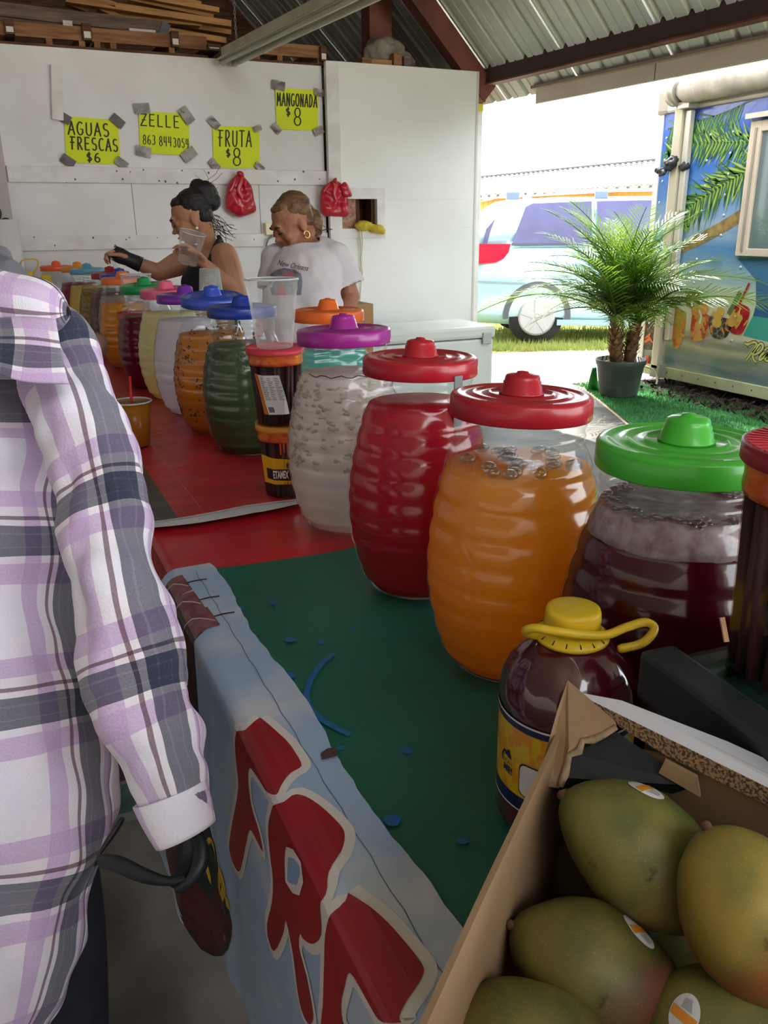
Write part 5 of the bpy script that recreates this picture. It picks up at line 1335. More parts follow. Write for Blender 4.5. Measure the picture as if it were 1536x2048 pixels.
# small candy tub further back with a cup on it
cx_ = xat(272, 4.27)
t3 = tub('candy_tub', 'candy tub with red lid and cartoonless black and white label between amber and crimson jars', cx_, 4.27, T+.007, .066, .082, .30, red_lid, lidh=.03, band=False)
t3['label'] = 'tall candy tub with bright red lid between the amber and crimson jars'
va3 = math.atan2(-4.27, -cx_); f = lambda o: wrap(.066, .082, .30, o)
wr('paper_label', t3, [[(va3-1.4, .30), (va3+1.2, .30), (va3+1.2, .66), (va3-1.4, .66)]], f(.0015), M('label_pale', 'cfc49a', .5))
wr('label_art', t3, [[(va3+u+.12*math.cos(a*PI/5), v+.035*math.sin(a*PI/5)) for a in range(10)] for u, v in ((-.7, .60), (-.35, .60), (-.6, .45), (-.2, .40), (.1, .52))], f(.0022), blk)
wr('label_art', t3, [[(va3-1.2, .30), (va3+.2, .30), (va3+.2, .345), (va3-1.2, .35)]], f(.0024), redt)
cup('plastic_cup', 'clear plastic cup on the red lidded candy tub', cx_+.02, 4.27, T+.007+.301, .052, .072, .185, CG)
# stack of upturned/nested cups in front of the woman in black
c = at(420, 555, Y=4.35); frost = FROST('frosted_cup', (232, 234, 232), .22, .3)
for k in range(5):
    s = cup('plastic_cup', 'frosted clear cup in the nested stack before the woman in black, '+['bottom cup', 'second lowest', 'middle cup', 'fourth', 'top cup'][k], c.x, 4.35, at(420, 536, Y=4.35).z-.013*(4-k), .050, .064, .15, 'nested cup stack', (PI, 0, 0), frost)
s = thing('cup_carton', 'cardboard carton behind the jars carrying the nested cups', 'box', (c.x, 4.35, T+.007)); box('carton', -.09, .09, -.09, .09, 0, at(420, 536, Y=4.35).z-.15-.052-T-.007, cbm, s, .004)
# orange drink with red straw
cp = at(265, 900, Z=T+.008); oj = thing('juice_cup', 'clear cup of orange juice with a red straw on the red cloth', 'cup', (cp.x+.02, cp.y+.05, T+.0075))
V, Fc = lathe([(.0001, .003), (.043, 0), (.046, .004), (.060, .128), (.062, .132), (.0635, .15), (.066, .1515), (.066, .154), (.062, .153)], 40); mesh('cup_wall', V, Fc, clear_blur, oj, True)
V, Fc = lathe([(.0001, .005), (.042, .004), (.0445, .006), (.0605, .146), (.0001, .146)], 40); mesh('juice', V, Fc, liquid_mat('orange_juice', 'd88a22', 'cf7f1a', trl=.45, cbot='a8601a', ctop='e6a848'), oj, True)
V, Fc = tubeVF([Vector((.0645*math.cos(2*PI*i/40), .0645*math.sin(2*PI*i/40), .153)) for i in range(41)], .0028, 6); mesh('rim', V, Fc, rim_m, oj, True)
tube('straw', [(-.002, .0, .02), (.0, .0, .14), (.004, .002, .235)], .0045, M('red_straw', 'c01c1c', .35, trl=.2), oj, 10)

# jugs with yellow caps
syr = M('dark_red_syrup', '4a0f1a', .12, spec=.6, c2='3a0a14', ns=5, coat=.6); capm = M('yellow_cap', 'e6c12a', .4, spec=.45, trl=.1)
def jug(x, y, label, R_, H_, detailed=True, mat=None, rz=0):
    s = thing('drink_jug', label, 'jug', (x, y, T+.006), rz, 'plastic jugs with yellow carrying caps')
    n = 72 if detailed else 28; rings = []
    pr_ = [(.80, 0), (.92, .006/.27), (.97, .03), (1.0, .06), (.985, .10), (1.0, .14), (.985, .17), (.985, .60), (1.0, .63), (1.0, .68), (.96, .74), (.86, .80), (.70, .855), (.52, .895), (.36, .92), (.31, .935), (.31, .965)]
    for r, t in pr_:
        ring = []
        for j in range(n):
            a = 2*PI*j/n; k = 1
            if .64 < t < .90: k = 1-.022*(1-abs((t-.77)/.13))*(1+math.cos(14*a+t*16))
            ring.append((r*R_*k*math.cos(a), r*R_*k*math.sin(a), t*H_))
        rings.append(ring)
    V, Fc = loft(rings); mesh('jug_body', V, Fc, mat or syr, s, True)
    cr_ = R_*.40
    V, Fc = lathe([(cr_*.93, .945*H_), (cr_, .95*H_), (cr_*1.0, .99*H_), (cr_*.98, 1.03*H_), (cr_*.94, 1.045*H_), (cr_*.8, 1.05*H_), (.0001, 1.05*H_)], 40); c_ = mesh('jug_cap', V, Fc, capm, s, True)
    V, Fc = lathe([(cr_*.95, .90*H_), (cr_*1.30, .905*H_), (cr_*1.34, .915*H_), (cr_*1.32, .925*H_), (cr_*1.0, .955*H_), (cr_*.93, .95*H_)], 40); mesh('cap_collar', V, Fc, capm, s, True)
    return s, cr_
JX, JY = .548, .690
jg, jr = jug(JX, JY, 'big jug of dark red concentrate with yellow handle cap beside the mango box', .080, .268)
JH = .268
# carrying handle folded across the cap, with its loop to the right
av = math.atan2(-_r0.y, -_r0.x); rr_ = Vector((_r0.x, _r0.y, 0)); hh_ = Vector((_h.x, _h.y, 0))
def HB(a, b, z): return rr_*a-hh_*b+Vector((0, 0, z))
for sgn in (0,):
    pts = spline([HB(-.040, .004, JH*.92), HB(-.056, .012, JH*.955), HB(-.050, .026, JH*1.0), HB(-.028, .036, JH*1.005), HB(.0, .040, JH*.995), HB(.028, .037, JH*.985), HB(.055, .024, JH*.995), HB(.080, .012, JH*.995), HB(.090, .014, JH*.965), HB(.074, .026, JH*.925), HB(.046, .030, JH*.905)], 5)
    V, Fc = tubeVF(pts, [.0052 if 0 < i < len(pts)-1 else .004 for i in range(len(pts))], 8); mesh('carry_handle', V, Fc, capm, jg, True)
for k in range(16):
    a = 2*PI*k/16; p0 = Vector((jr*1.06*math.cos(a), jr*1.06*math.sin(a), JH*.942)); p1 = Vector((jr*1.30*math.cos(a), jr*1.30*math.sin(a), JH*.9275)); bar('collar_slot', p0, p1, .0012, .002, blk, jg)
# wrap label
jl_y = M('jug_label_yellow', 'd8b414', .3, c2='d8901c', ns=3.2, nd=2, lo=.47, hi=.55, sx=(22, 22, 14), coat=.4); navy = M('label_navy', '16204a', .35)
RL = .080*.985+.0010
def jw(o): return lambda u, v: ((RL+o)*math.cos(u), (RL+o)*math.sin(u), v)
vj = math.atan2(-JY, -JX)
def jl(name, polys, m, o, ribs=(), txt=None, fn=None):
    bm = bmesh.new()
    for p in polys: poly_bm(bm, p)
    for p, w_ in ribs: ribbon_bm(bm, p, w_)
    if txt: text_bm(bm, *txt[0], **txt[1])
    return print_on(name, bm, fn or jw(o), m, jg, .08, 0)
def band_(z0, z1, u0=-PI, u1=PI): return [[(vj+u0, z0), (vj+u1, z0), (vj+u1, z1), (vj+u0, z1)]]
jl('paper_label', band_(.052, .158), jl_y, 0); jl('label_border', band_(.150, .158), navy, .0006); jl('label_border', band_(.045, .062), navy, .0006); jl('label_line', band_(.158, .1605), wht, .0008); jl('label_line', band_(.0430, .0450), wht, .0008)
sc = .080
def rrect(cx, cy, w_, h_, r): return [(cx+sx*(w_/2-r)+r*math.cos(math.radians(a)), cy+sy*(h_/2-r*sc)+r*sc*math.sin(math.radians(a))) for sx, sy, a0 in ((1, 1, 0), (-1, 1, 90), (-1, -1, 180), (1, -1, 270)) for a in range(a0, a0+91, 30)]
jl('label_panel', [rrect(vj-.36, .088, .56, .044, .10)], navy, .0009); jl('label_panel', [rrect(vj-.36, .088, .52, .041, .10)], wht, .0014)
fnj = lambda u, v: ((RL+.0012)*math.cos(vj-.88+u/sc), (RL+.0012)*math.sin(vj-.88+u/sc), .092+v)
jl('lettering', [], navy, 0, (), (('ME!', .0135, 0, -.004), dict(sxx=.85, bold=.0003)), fnj); jl('lettering', [], navy, 0, (), (('SCAN', .0075, 0, .006), dict(sxx=.9)), fnj)
jl('label_arrow', [[(-.007, .014), (.006, .012), (.001, .024)]], navy, 0, [([(-.012, .002), (-.013, .010), (-.009, .017), (-.003, .018)], .003)], None, fnj)
j2, _ = jug(xat(68, 6.05), 6.05, 'small dark jug with yellow handle cap in the far corner behind the plaid shoulder', .085, .42, False)
V, Fc = tubeVF(spline([Vector((-.03, 0, .44)), Vector((-.028, 0, .50)), Vector((.02, 0, .515)), Vector((.075, 0, .505)), Vector((.06, 0, .455)), Vector((.03, 0, .42))], 5), .005, 6); mesh('carry_handle', V, Fc, capm, j2, True)
j3, _ = jug(xat(119, 6.05)-.0, 6.02, 'second dark jug with yellow cap seen through the clear empty jar', .075, .40, False)
j3.location.x = xat(119, 6.02)-.05; j3.location.y = 5.95

# ================================================================== MANGO BOX
bz1 = 1.0
C_ = at(1143, 1425, Z=bz1); L_ = at(848, 2036, Z=bz1); R_ = at(1540, 1610, Z=bz1)
e1 = (L_-C_).normalized(); e2 = Vector((-e1.y, e1.x, 0)); e2 = e2 if e2.dot(R_-C_) > 0 else -e2
e2 = (R_-C_).normalized()
mb = thing('mango_box', 'open brown cardboard box of mangoes with a torn corner at the lower right', 'box', (C_.x, C_.y, T+.005))
card = M('box_cardboard', '8f7355', .8, c2='7c6146', ns=5, bump=.15, bs=60); card_d = M('cardboard_inside', '82654a', .85, c2='6d543c', ns=5); white_print = M('white_printed_card', 'c9c9cf', .35, c2='bcbcc4', ns=3); flute = M('corrugated_edge', 'a08260', .85, c2='4d3826', ns=420, nd=1, lo=.42, hi=.6); black_tear = M('black_printed_card', '15161c', .6)
HB_ = bz1-T-.005
def Bp(a, b, z): return e1*a+e2*b+Vector((0, 0, z))
def slab(name, pts, nrm, th, m, parent=mb):
    n = len(pts); V = [Vector(p) for p in pts]+[Vector(p)+Vector(nrm)*th for p in pts]
    return mesh(name, V, [tuple(range(n)), tuple(range(2*n-1, n-1, -1))]+[(i, (i+1) % n, n+(i+1) % n, n+i) for i in range(n)], m, parent)
LA, LB = .40, .36
slab('side_wall', [Bp(0, 0, 0), Bp(LA, 0, 0), Bp(LA, 0, HB_-.012), Bp(.24, 0, HB_-.004), Bp(.02, 0, HB_)], -e2, .005, card)
slab('far_wall', [Bp(0, 0, 0), Bp(0, LB, 0), Bp(0, LB, HB_), Bp(0, .10, HB_), Bp(0, .06, HB_-.012), Bp(0, .012, HB_-.018), Bp(0, 0, HB_-.03)], -e1, .005, card_d)
slab('near_wall', [Bp(LA, 0, 0), Bp(LA, LB, 0), Bp(LA, LB, HB_-.06), Bp(LA, 0, HB_-.012)], e1, .005, card); slab('right_wall', [Bp(0, LB, 0), Bp(LA, LB, 0), Bp(LA, LB, HB_), Bp(0, LB, HB_)], e2, .005, card)
slab('box_floor', [Bp(0, 0, .004), Bp(LA, 0, .004), Bp(LA, LB, .004), Bp(0, LB, .004)], Vector((0, 0, -1)), .004, card_d)
# folded white flap along the far wall with a corrugated edge
fl0 = [Bp(.004, .0, HB_+.026), Bp(.004, LB, HB_+.010), Bp(-.034, LB, HB_+.014), Bp(-.030, .15, HB_+.022), Bp(-.010, .05, HB_+.030)]
slab('white_flap', fl0, Vector((0, 0, -1)), .0045, white_print)
slab('flap_edge', [Bp(.0045, .0, HB_+.026), Bp(.0045, LB, HB_+.010), Bp(.0045, LB, HB_-.002), Bp(.0045, .10, HB_+.004), Bp(.0045, .05, HB_+.012)], -e1, .006, flute)
crs = Bp(-.014, .0, 0)
slab('flap_crease', [Bp(-.008, .045, HB_+.0275), Bp(-.011, LB, HB_+.0118), Bp(-.0125, LB, HB_+.0120), Bp(-.0095, .045, HB_+.0280)], Vector((0, 0, 1)), .0012, M('crease', 'a9a9b2', .5))
# torn corner tab folded over the side wall
tornp = [Bp(.002, -.004, HB_+.030), Bp(.030, -.006, HB_+.012), Bp(.068, -.008, HB_-.022), Bp(.078, -.004, HB_-.034), Bp(.070, .010, HB_-.034), Bp(.062, .012, HB_-.024), Bp(.050, .014, HB_-.008), Bp(.040, .022, HB_-.004), Bp(.030, .026, HB_+.002), Bp(.020, .040, HB_+.004), Bp(.006, .050, HB_+.012)]
slab('torn_tab', tornp, (e2*-.5+Vector((0, 0, 1))).normalized(), .005, card)
rag = [Bp(.070, .010, HB_-.032), Bp(.062, .013, HB_-.022), Bp(.052, .013, HB_-.009), Bp(.044, .021, HB_-.006), Bp(.036, .022, HB_+.001), Bp(.028, .031, HB_+.001), Bp(.020, .040, HB_+.006), Bp(.008, .050, HB_+.012)]
V, Fc = tubeVF(rag, [.0035, .004, .0032, .0042, .0034, .004, .0034, .003], 6); o = mesh('torn_edge', V, Fc, M('torn_paper', '9c8468', .9, c2='7c6850', ns=60, bump=.6), mb, True)
slab('black_inner', [Bp(.070, .004, HB_-.040), Bp(.064, .012, HB_-.026), Bp(.045, .018, HB_-.010), Bp(.006, .048, HB_+.006), Bp(.004, .13, HB_-.012), Bp(.006, .11, HB_-.030), Bp(.02, .05, HB_-.038), Bp(.045, .02, HB_-.045)], (e1*.6+Vector((0, 0, .5))), .002, black_tear)
for k, (b0, b1) in enumerate(((.10, .13), (.285, .33))): slab('lip_tear', [Bp(.008, b0, HB_+.004), Bp(.008, b1, HB_+.002), Bp(.012, b1+.005, HB_-.012), Bp(.012, b0-.004, HB_-.008)], e1, .005, card)
# mangoes
def mango_mat(name, c, c2, blush):
    m = bpy.data.materials.new(name); m.use_nodes = True; nt = m.node_tree; L = nt.links.new; b = nt.nodes['Principled BSDF']
    b.inputs['Roughness'].default_value = .52; b.inputs['Specular IOR Level'].default_value = .3
    tc = N(nt, 'ShaderNodeTexCoord'); a = N(nt, 'ShaderNodeTexNoise'); a.inputs['Scale'].default_value = 13; a.inputs['Detail'].default_value = 7; L(tc.outputs['Object'], a.inputs[0])
    r1 = N(nt, 'ShaderNodeValToRGB'); e = r1.color_ramp.elements; e[0].position = .40; e[1].position = .60; e[0].color = lin(c); e[1].color = lin(c2); L(a.outputs[0], r1.inputs[0])
    g = N(nt, 'ShaderNodeTexNoise'); g.inputs['Scale'].default_value = 8; g.inputs['Detail'].default_value = 2; L(tc.outputs['Object'], g.inputs[0]); r2 = N(nt, 'ShaderNodeValToRGB'); e = r2.color_ramp.elements; e[0].position = .50; e[1].position = .72; e[0].color = (0, 0, 0, 1); e[1].color = (1, 1, 1, 1); L(g.outputs[0], r2.inputs[0])
    mx = N(nt, 'ShaderNodeMix', data_type='RGBA'); L(r2.outputs[0], mx.inputs[0]); L(r1.outputs[0], mx.inputs[6]); mx.inputs[7].default_value = lin(blush)
    s = N(nt, 'ShaderNodeTexVoronoi'); s.inputs['Scale'].default_value = 240; L(tc.outputs['Object'], s.inputs[0]); r3 = N(nt, 'ShaderNodeValToRGB'); e = r3.color_ramp.elements; e[0].position = .06; e[1].position = .16; e[0].color = lin('c8bf8a'); e[1].color = (0, 0, 0, 1); L(s.outputs['Distance'], r3.inputs[0])
    d = N(nt, 'ShaderNodeTexNoise'); d.inputs['Scale'].default_value = 45; d.inputs['Detail'].default_value = 4; L(tc.outputs['Object'], d.inputs[0]); r4 = N(nt, 'ShaderNodeValToRGB'); e = r4.color_ramp.elements; e[0].position = .69; e[1].position = .76; e[0].color = (0, 0, 0, 1); e[1].color = (1, 1, 1, 1); L(d.outputs[0], r4.inputs[0])
    m3 = N(nt, 'ShaderNodeMix', data_type='RGBA'); L(r4.outputs[0], m3.inputs[0]); L(mx.outputs[2], m3.inputs[6]); m3.inputs[7].default_value = lin('3a2e1a')
    m4 = N(nt, 'ShaderNodeMix', data_type='RGBA', blend_type='ADD'); m4.inputs[0].default_value = .18; L(m3.outputs[2], m4.inputs[6]); L(r3.outputs[0], m4.inputs[7]); L(m4.outputs[2], b.inputs['Base Color'])
    return m
mg = [mango_mat('mango_green', '77703a', '4a5528', '8a6f40'), mango_mat('mango_blush', '6c602f', '434b24', '6b3428'), mango_mat('mango_ripe', '97803c', '6b6a32', 'aa4e38')]
stick_w = M('fruit_sticker', 'd4d2d4', .3, coat=.4); stick_o = M('fruit_sticker_orange', 'd88a2a', .3, coat=.4); stick_g = M('fruit_sticker_grey', 'a3a3a8', .4)
def mango(c, ln, wd_, ax, m, label, st=None, roll=0):
    """ax: long axis (stem end -> tip)"""
    ax = Vector(ax).normalized(); up = Vector((0, 0, 1)); y = up.cross(ax); y.normalize(); z = ax.cross(y)
    s = thing('mango', label, 'mango', tuple(c), 0, 'mangoes in the cardboard box')
    Rm = Matrix(((ax.x, y.x, z.x), (ax.y, y.y, z.y), (ax.z, y.z, z.z)))
    n = 40; k = 30; rings = []
    for i in range(k+1):
        t = i/k; x = -ln/2+ln*t; r = (math.sin(PI*min(1, max(0, t)))**.62)*(1.0+.10*(.5-t))
        off = .10*wd_*math.sin(PI*t)*(t-.35)
        rings.append([Rm @ Vector((x*(1), max(1e-4, r)*wd_*.5*math.cos(2*PI*j/n), max(1e-4, r)*wd_*.47*math.sin(2*PI*j/n)-off-(.012*math.exp(-(t/.07)**2)*0))) for j in range(n)])
    V, Fc = loft(rings); o = mesh('fruit', V, Fc, m, s, True); cloth_noise(o, .0022, 18, random.random()*9)
    V, Fc = lathe([(.0045, -.004), (.004, .002), (.002, .004), (.0001, .004)], 10); q = mesh('stem', V, Fc, dark_wood, s, True); q.matrix_local = Matrix.Translation(Rm @ Vector((-ln/2+.0, 0, 0))) @ (Rm @ Matrix(((0, 0, -1), (0, 1, 0), (1, 0, 0)))).to_4x4()
    if st:
        bv = BVHTree.FromPolygons([tuple(v) for v in V for v in [v]] if False else [tuple(v.co) for v in o.data.vertices], [tuple(p.vertices) for p in o.data.polygons])
        d = (EYE-Vector(c)); P_ = at(*st[0], D=1.0)-EYE; P_.normalize()
        hit, nn, _, _ = bv.ray_cast(EYE-Vector(c), P_)
        if hit:
            nn = nn if nn.dot(-P_) > 0 else -nn; a = nn.cross(Vector((0, 0, 1))).normalized(); b = nn.cross(a)
            ang = math.radians(st[1]); a, b = a*math.cos(ang)+b*math.sin(ang), b*math.cos(ang)-a*math.sin(ang)
            def put(name, pts, mm, off):
                bm = bmesh.new(); poly_bm(bm, pts); cut_grid(bm, .004, .004)
                for v in bm.verts:
                    q_ = hit+a*v.co.x+b*v.co.y; h2 = bv.ray_cast(q_+nn*.02, -nn); v.co = (h2[0] if h2[0] else q_)+nn*off
                bobj(name, bm, mm, s)
            sw, sh = .0155, .0115
            put('sticker', [(sw*math.cos(t*PI/14), sh*math.sin(t*PI/14)) for t in range(28)], stick_w, .0006)
            put('sticker_print', [(-sw*.5, -sh*.75), (-sw*.05, -sh*.95), (sw*.35, sh*.85), (-sw*.1, sh*.92)], stick_o, .0010)
            put('sticker_print', [(sw*.15, -sh*.5), (sw*.75, -sh*.3), (sw*.75, sh*.2), (sw*.3, sh*.3)], stick_g, .0010)
    return s
mD = lambda px, py, D: at(px, py, D=D)
imgx = Vector(_r); imgy = Vector(_u)
mango(mD(1292, 1708, .70), .165, .110, imgx*.80-imgy*.52-_d*.2, mg[0], 'large green mango with oval sticker on top, uppermost in the box', ((1293, 1577), 10))
mango(mD(1200, 1940, .66), .155, .104, imgx*.88-imgy*.40-_d*.1, mg[1], 'reddish green mango with sticker, below the uppermost mango', ((1278, 1862), 40))
mango(mD(1505, 1832, .62), .140, .108, imgx*.4-imgy*.85-_d*.2, mg[2], 'yellow orange blushed mango at the right edge of the box')
mango(mD(1445, 2065, .62), .140, .098, imgx*.9+imgy*.3-_d*.1, mg[0], 'green mango with sticker at the bottom edge of the picture', ((1368, 2030), -60))
mango(mD(1030, 2085, .60), .130, .09, imgx*.9+imgy*.2, mg[1], 'yellowish mango peeking up at the lower left corner of the box')
for k, (px, py, dd) in enumerate(((1330, 1870, .80), (1180, 1740, .84), (1500, 1640, .76))):
    mango(mD(px, py, dd), .13, .09, imgx*(.5-.5*k)+imgy*.6, mg[k % 3], ['dark mango deep in the box under the upper ones', 'mango deep in the shade by the left box wall', 'mango in deep shade by the far box wall'][k])
c = mD(1312, 1862, .72); s = mesh('paper_scrap', [(-.008, -.004, 0), (.008, -.006, .002), (.007, .005, .004), (-.006, .006, .002), (0, 0, .006), (0, 0, -.002)], [(0, 1, 4), (1, 2, 4), (2, 3, 4), (3, 0, 4), (1, 0, 5), (2, 1, 5), (3, 2, 5), (0, 3, 5)], M('teal_paper', '7fb0b4', .5)); s.location = c
tag(s, 'small pale teal paper scrap between the mangoes', 'scrap')

# ================================================================== BLACK SCALE WITH GLASS TOP, CANDY TUB ON IT
sz_ = 1.035
A = at(1279, 1300, Z=sz_); B = at(1545, 1497, Z=sz_); Cc = at(1338, 1281, Z=sz_)
f1 = (B-A).normalized(); f2 = Vector((-f1.y, f1.x, 0)); f2 = f2 if f2.dot(Cc-A) > 0 else -f2
sc_ = thing('weighing_scale', 'black box shaped scale with a glass plate on top beside the mango box', 'scale', (A.x, A.y, T+.005), math.atan2(f1.y, f1.x))
fl_ = 1 if Vector((-f1.y, f1.x, 0)).dot(f2) > 0 else -1
Hs = sz_-T-.005; blkp = M('scale_black', '1e2024', .42, spec=.45, c2='26292d', ns=4); gl_m = GLASS('glass_plate', (205, 226, 220), .06, .03)
wS, dS = .30, .27
def sb(name, x0, x1, y0, y1, z0, z1, m, bev=.004): 
    y0, y1 = sorted((y0*fl_, y1*fl_)); return box(name, x0, x1, y0, y1, z0, z1, m, sc_, bev)
rim_w = .042
sb('body', 0.01, wS-.01, .01, dS-.01, 0, Hs-.05, blkp); sb('frame_bar', 0, wS, 0, rim_w, Hs-.055, Hs, blkp, .006); sb('frame_bar', 0, wS, dS-rim_w, dS, Hs-.055, Hs-.002, blkp, .006)
sb('frame_bar', 0, rim_w*.7, rim_w, dS-rim_w, Hs-.055, Hs-.020, blkp, .004); sb('frame_bar', wS-rim_w, wS, rim_w, dS-rim_w, Hs-.055, Hs-.004, blkp, .004)
sb('glass_plate', .012, wS-rim_w, rim_w+.001, dS-rim_w-.001, Hs-.0145, Hs-.008, gl_m, .001)
sb('plate_bed', rim_w*.7, wS-rim_w, rim_w, dS-rim_w, Hs-.05, Hs-.035, M('scale_bed', '8d9a98', .4, .4), .002)
tp = at(1440, 1372, Z=sz_-.008)
tr4 = at(1606, 1345, Z=sz_-.008)
t4 = tub('candy_tub', 'near tub of tamarind candy with ribbed dark red lid standing on the scale', tr4.x, tr4.y, sz_-.008, .074, .080, .232, M('tub_lid_maroon', '9c2434', .4, c2='8a1c2c', ns=8), rz=.2)
for k in range(46):
    a = 2*PI*k/46; bar('lid_rib', (.058*math.cos(a), .058*math.sin(a), .2325), (.080*math.cos(a), .080*math.sin(a), .2325), .0028, .002, red_lid, t4)
V, Fc = lathe([(.050, .2315), (.050, .2335), (.0001, .2335)], 32); mesh('lid_window', V, Fc, M('lid_window', 'd8b7a4', .3), t4, True)
p0 = at(1444, 1235, D=(tp-EYE).dot(_d)-.005); p1 = at(1453, 1284, D=(tp-EYE).dot(_d)-.01)
o = bar('label_edge_strip', Vector((0, 0, 0)), p1-p0, .0045, .003, M('strip_pale', 'b98f6c', .6), None, _d); o.location = p0; tag(o, 'short pale strip for the coppery label edge of the near candy tub', 'stick')  # thin strip standing in for the coppery edge of the tub label

# carton with dark printed side on the floor under the tables' end
s = thing('floor_carton', 'dark carton with a green printed side on the floor behind the plaid shirt', 'box', (.05, 1.98, 0))
c0 = M('carton_dark', '3a1f22', .7, c2='2a1518', ns=4); box('carton', -.16, .115, -.1, .2, 0, .42, c0, s, .004)
box('printed_panel', -.15, .10, -.1025, -.1, .03, .115, M('green_print', '26382f', .7, c2='3a4f45', ns=28, nd=5), s); box('panel_border', -.155, .112, -.1015, -.0995, .0, .125, M('print_border', '5a5c54', .7), s)
# ================================================================== PEOPLE
skin1 = M('skin_tan', 'b8856a', .5, c2='aa785c', ns=9, sss=.08); skin2 = M('skin_weathered', 'a8745c', .55, c2='94614a', ns=14, bump=.25, bs=60, sss=.08); skin3 = M('skin_brown', '7d5a48', .5, c2='6c4b3b', ns=18, bump=.3, bs=60)
hair1 = M('black_hair', '121013', .45, spec=.4, c2='1e1a1c', ns=30, sx=(1, 1, 4), bump=.4, bs=80); hair2 = M('brown_hair', '4a3220', .5, c2='7a5a3a', ns=16, sx=(1, 1, 3), bump=.4, bs=70)
lipm = M('lips', '8a4a42', .45); browm = M('eyebrow', '1d1512', .7); eyem = M('closed_eye', '2a1c18', .4); gold_m = M('gold_earring', 'e8c070', .25, .9); pearl = M('pearl', 'eae4da', .2)

def head_lumps(c, Rm, k=1.0, age=0):
    """face looks along local +Y, up is +Z; returns lumps in world space"""
    def P(x, y, z): return c+Rm @ (Vector((x, y, z))*k)
    def b(p, r, rot=None):
        R2 = Rm if rot is None else Rm @ rot
        return ball(P(*p), tuple(v*k for v in r), R2, 18, 12)
    L = [b((0, -.012, .030), (.076, .094, .088)), b((0, .028, -.018), (.062, .066, .080)), b((0, .040, -.070), (.042, .044, .040)), b((0, .070, -.096), (.020, .018, .016)),
         b((0, .082, .031), (.044, .013, .016)), b((0, .086, .000), (.011, .018, .030)), b((0, .104, -.022), (.0125, .014, .011)), b((.011, .094, -.026), (.009, .010, .008)), b((-.011, .094, -.026), (.009, .010, .008)),
         b((.036, .062, -.026), (.024, .024, .022)), b((-.036, .062, -.026), (.024, .024, .022)), b((0, .086, -.053), (.022, .012, .008)), b((0, .084, -.065), (.018, .012, .008)),
         b((.075, -.012, -.012), (.010, .020, .032), Matrix.Rotation(.25, 3, 'X')), b((-.075, -.012, -.012), (.010, .020, .032), Matrix.Rotation(.25, 3, 'X')), b((.076, -.006, -.038), (.008, .010, .012)), b((-.076, -.006, -.038), (.008, .010, .012))]
    for sg in (-1, 1): L.append(b((sg*.031, .076, .006), (.016, .011, .010)))
    if age: L += [b((sg*.040, .060, -.062), (.018, .022, .020)) for sg in (-1, 1)]
    return L, P
def face_bits(root, P, Rm, k, eye=True):
    for sg in (-1, 1):
        V, Fc = tubeVF([P(sg*.014, .094, .026), P(sg*.030, .094, .034), P(sg*.050, .081, .029)], [.0034*k, .0044*k, .0026*k], 6); mesh('eyebrow', V, Fc, browm, root, True)
        V, Fc = tubeVF([P(sg*.017, .090, .005), P(sg*.031, .092, .000), P(sg*.047, .083, .005)], [.0024*k, .0032*k, .0022*k], 6); mesh('eyelid', V, Fc, eyem, root, True)
    V, Fc = join([ball(P(0, .097, -.054), (.021*k, .008*k, .0045*k), Rm, 14, 8), ball(P(0, .094, -.063), (.018*k, .007*k, .0050*k), Rm, 14, 8)]); mesh('lips', V, Fc, lipm, root, True)

def hand_lumps(wr, d, pn, th, k=1.0, curl=(20, 35, 30), spread=8, thumb=45):
    """wrist point, finger direction d, palm normal pn (side the fingers curl to), th: side of the thumb"""
    d = Vector(d).normalized(); pn = Vector(pn); pn = (pn-d*pn.dot(d)).normalized(); th = Vector(th); th = (th-d*th.dot(d)-pn*th.dot(pn)).normalized()
    wr = Vector(wr); parts = [limb([wr, wr+d*.03*k], [.024*k, .026*k], 10)]
    Rm = Matrix((th, d, pn)).transposed()
    parts.append(ball(wr+d*.055*k, (.040*k, .048*k, .016*k), Rm, 16, 10))
    ends = []
    for i, (o, l) in enumerate(((.030, .070), (.011, .080), (-.010, .074), (-.029, .058))):
        b0 = wr+d*(.092-.004*abs(i-1))*k+th*o*k; a = math.radians(spread*(1-i)*.6); dd = d*math.cos(a)+th*math.sin(a); pts = [b0-d*.02*k, b0]; ang = 0; p = b0
        for s_, c_ in zip((.45, .32, .26), curl):
            ang += math.radians(c_); p = p+(dd*math.cos(ang)+pn*math.sin(ang))*l*s_*k; pts.append(p)
        parts.append(limb(pts, [.0095*k, .0095*k, .0088*k, .0080*k, .0068*k], 8)); ends.append(p)
    t0 = wr+d*.025*k+th*.026*k; a = math.radians(thumb); t1 = t0+(d*math.cos(a)+th*math.sin(a)+pn*.25)*.035*k; t2 = t1+(d*math.cos(a*.6)+th*math.sin(a*.6)*.8+pn*.5).normalized()*.030*k; t3 = t2+(d+pn*.6).normalized()*.022*k
    parts.append(limb([t0, t1, t2, t3], [.014*k, .0115*k, .0105*k, .0085*k], 8))
    return parts

def rot_from(fwd, up=(0, 0, 1)):
    y = Vector(fwd).normalized(); z = Vector(up); z = (z-y*z.dot(y)).normalized(); x = y.cross(z); return Matrix((x, y, z)).transposed()

IL = -Vector((_r0.x, _r0.y, 0))      # towards the left of the picture
TC = -Vector((_h.x, _h.y, 0))        # towards the viewer
UPV = Vector((0, 0, 1))
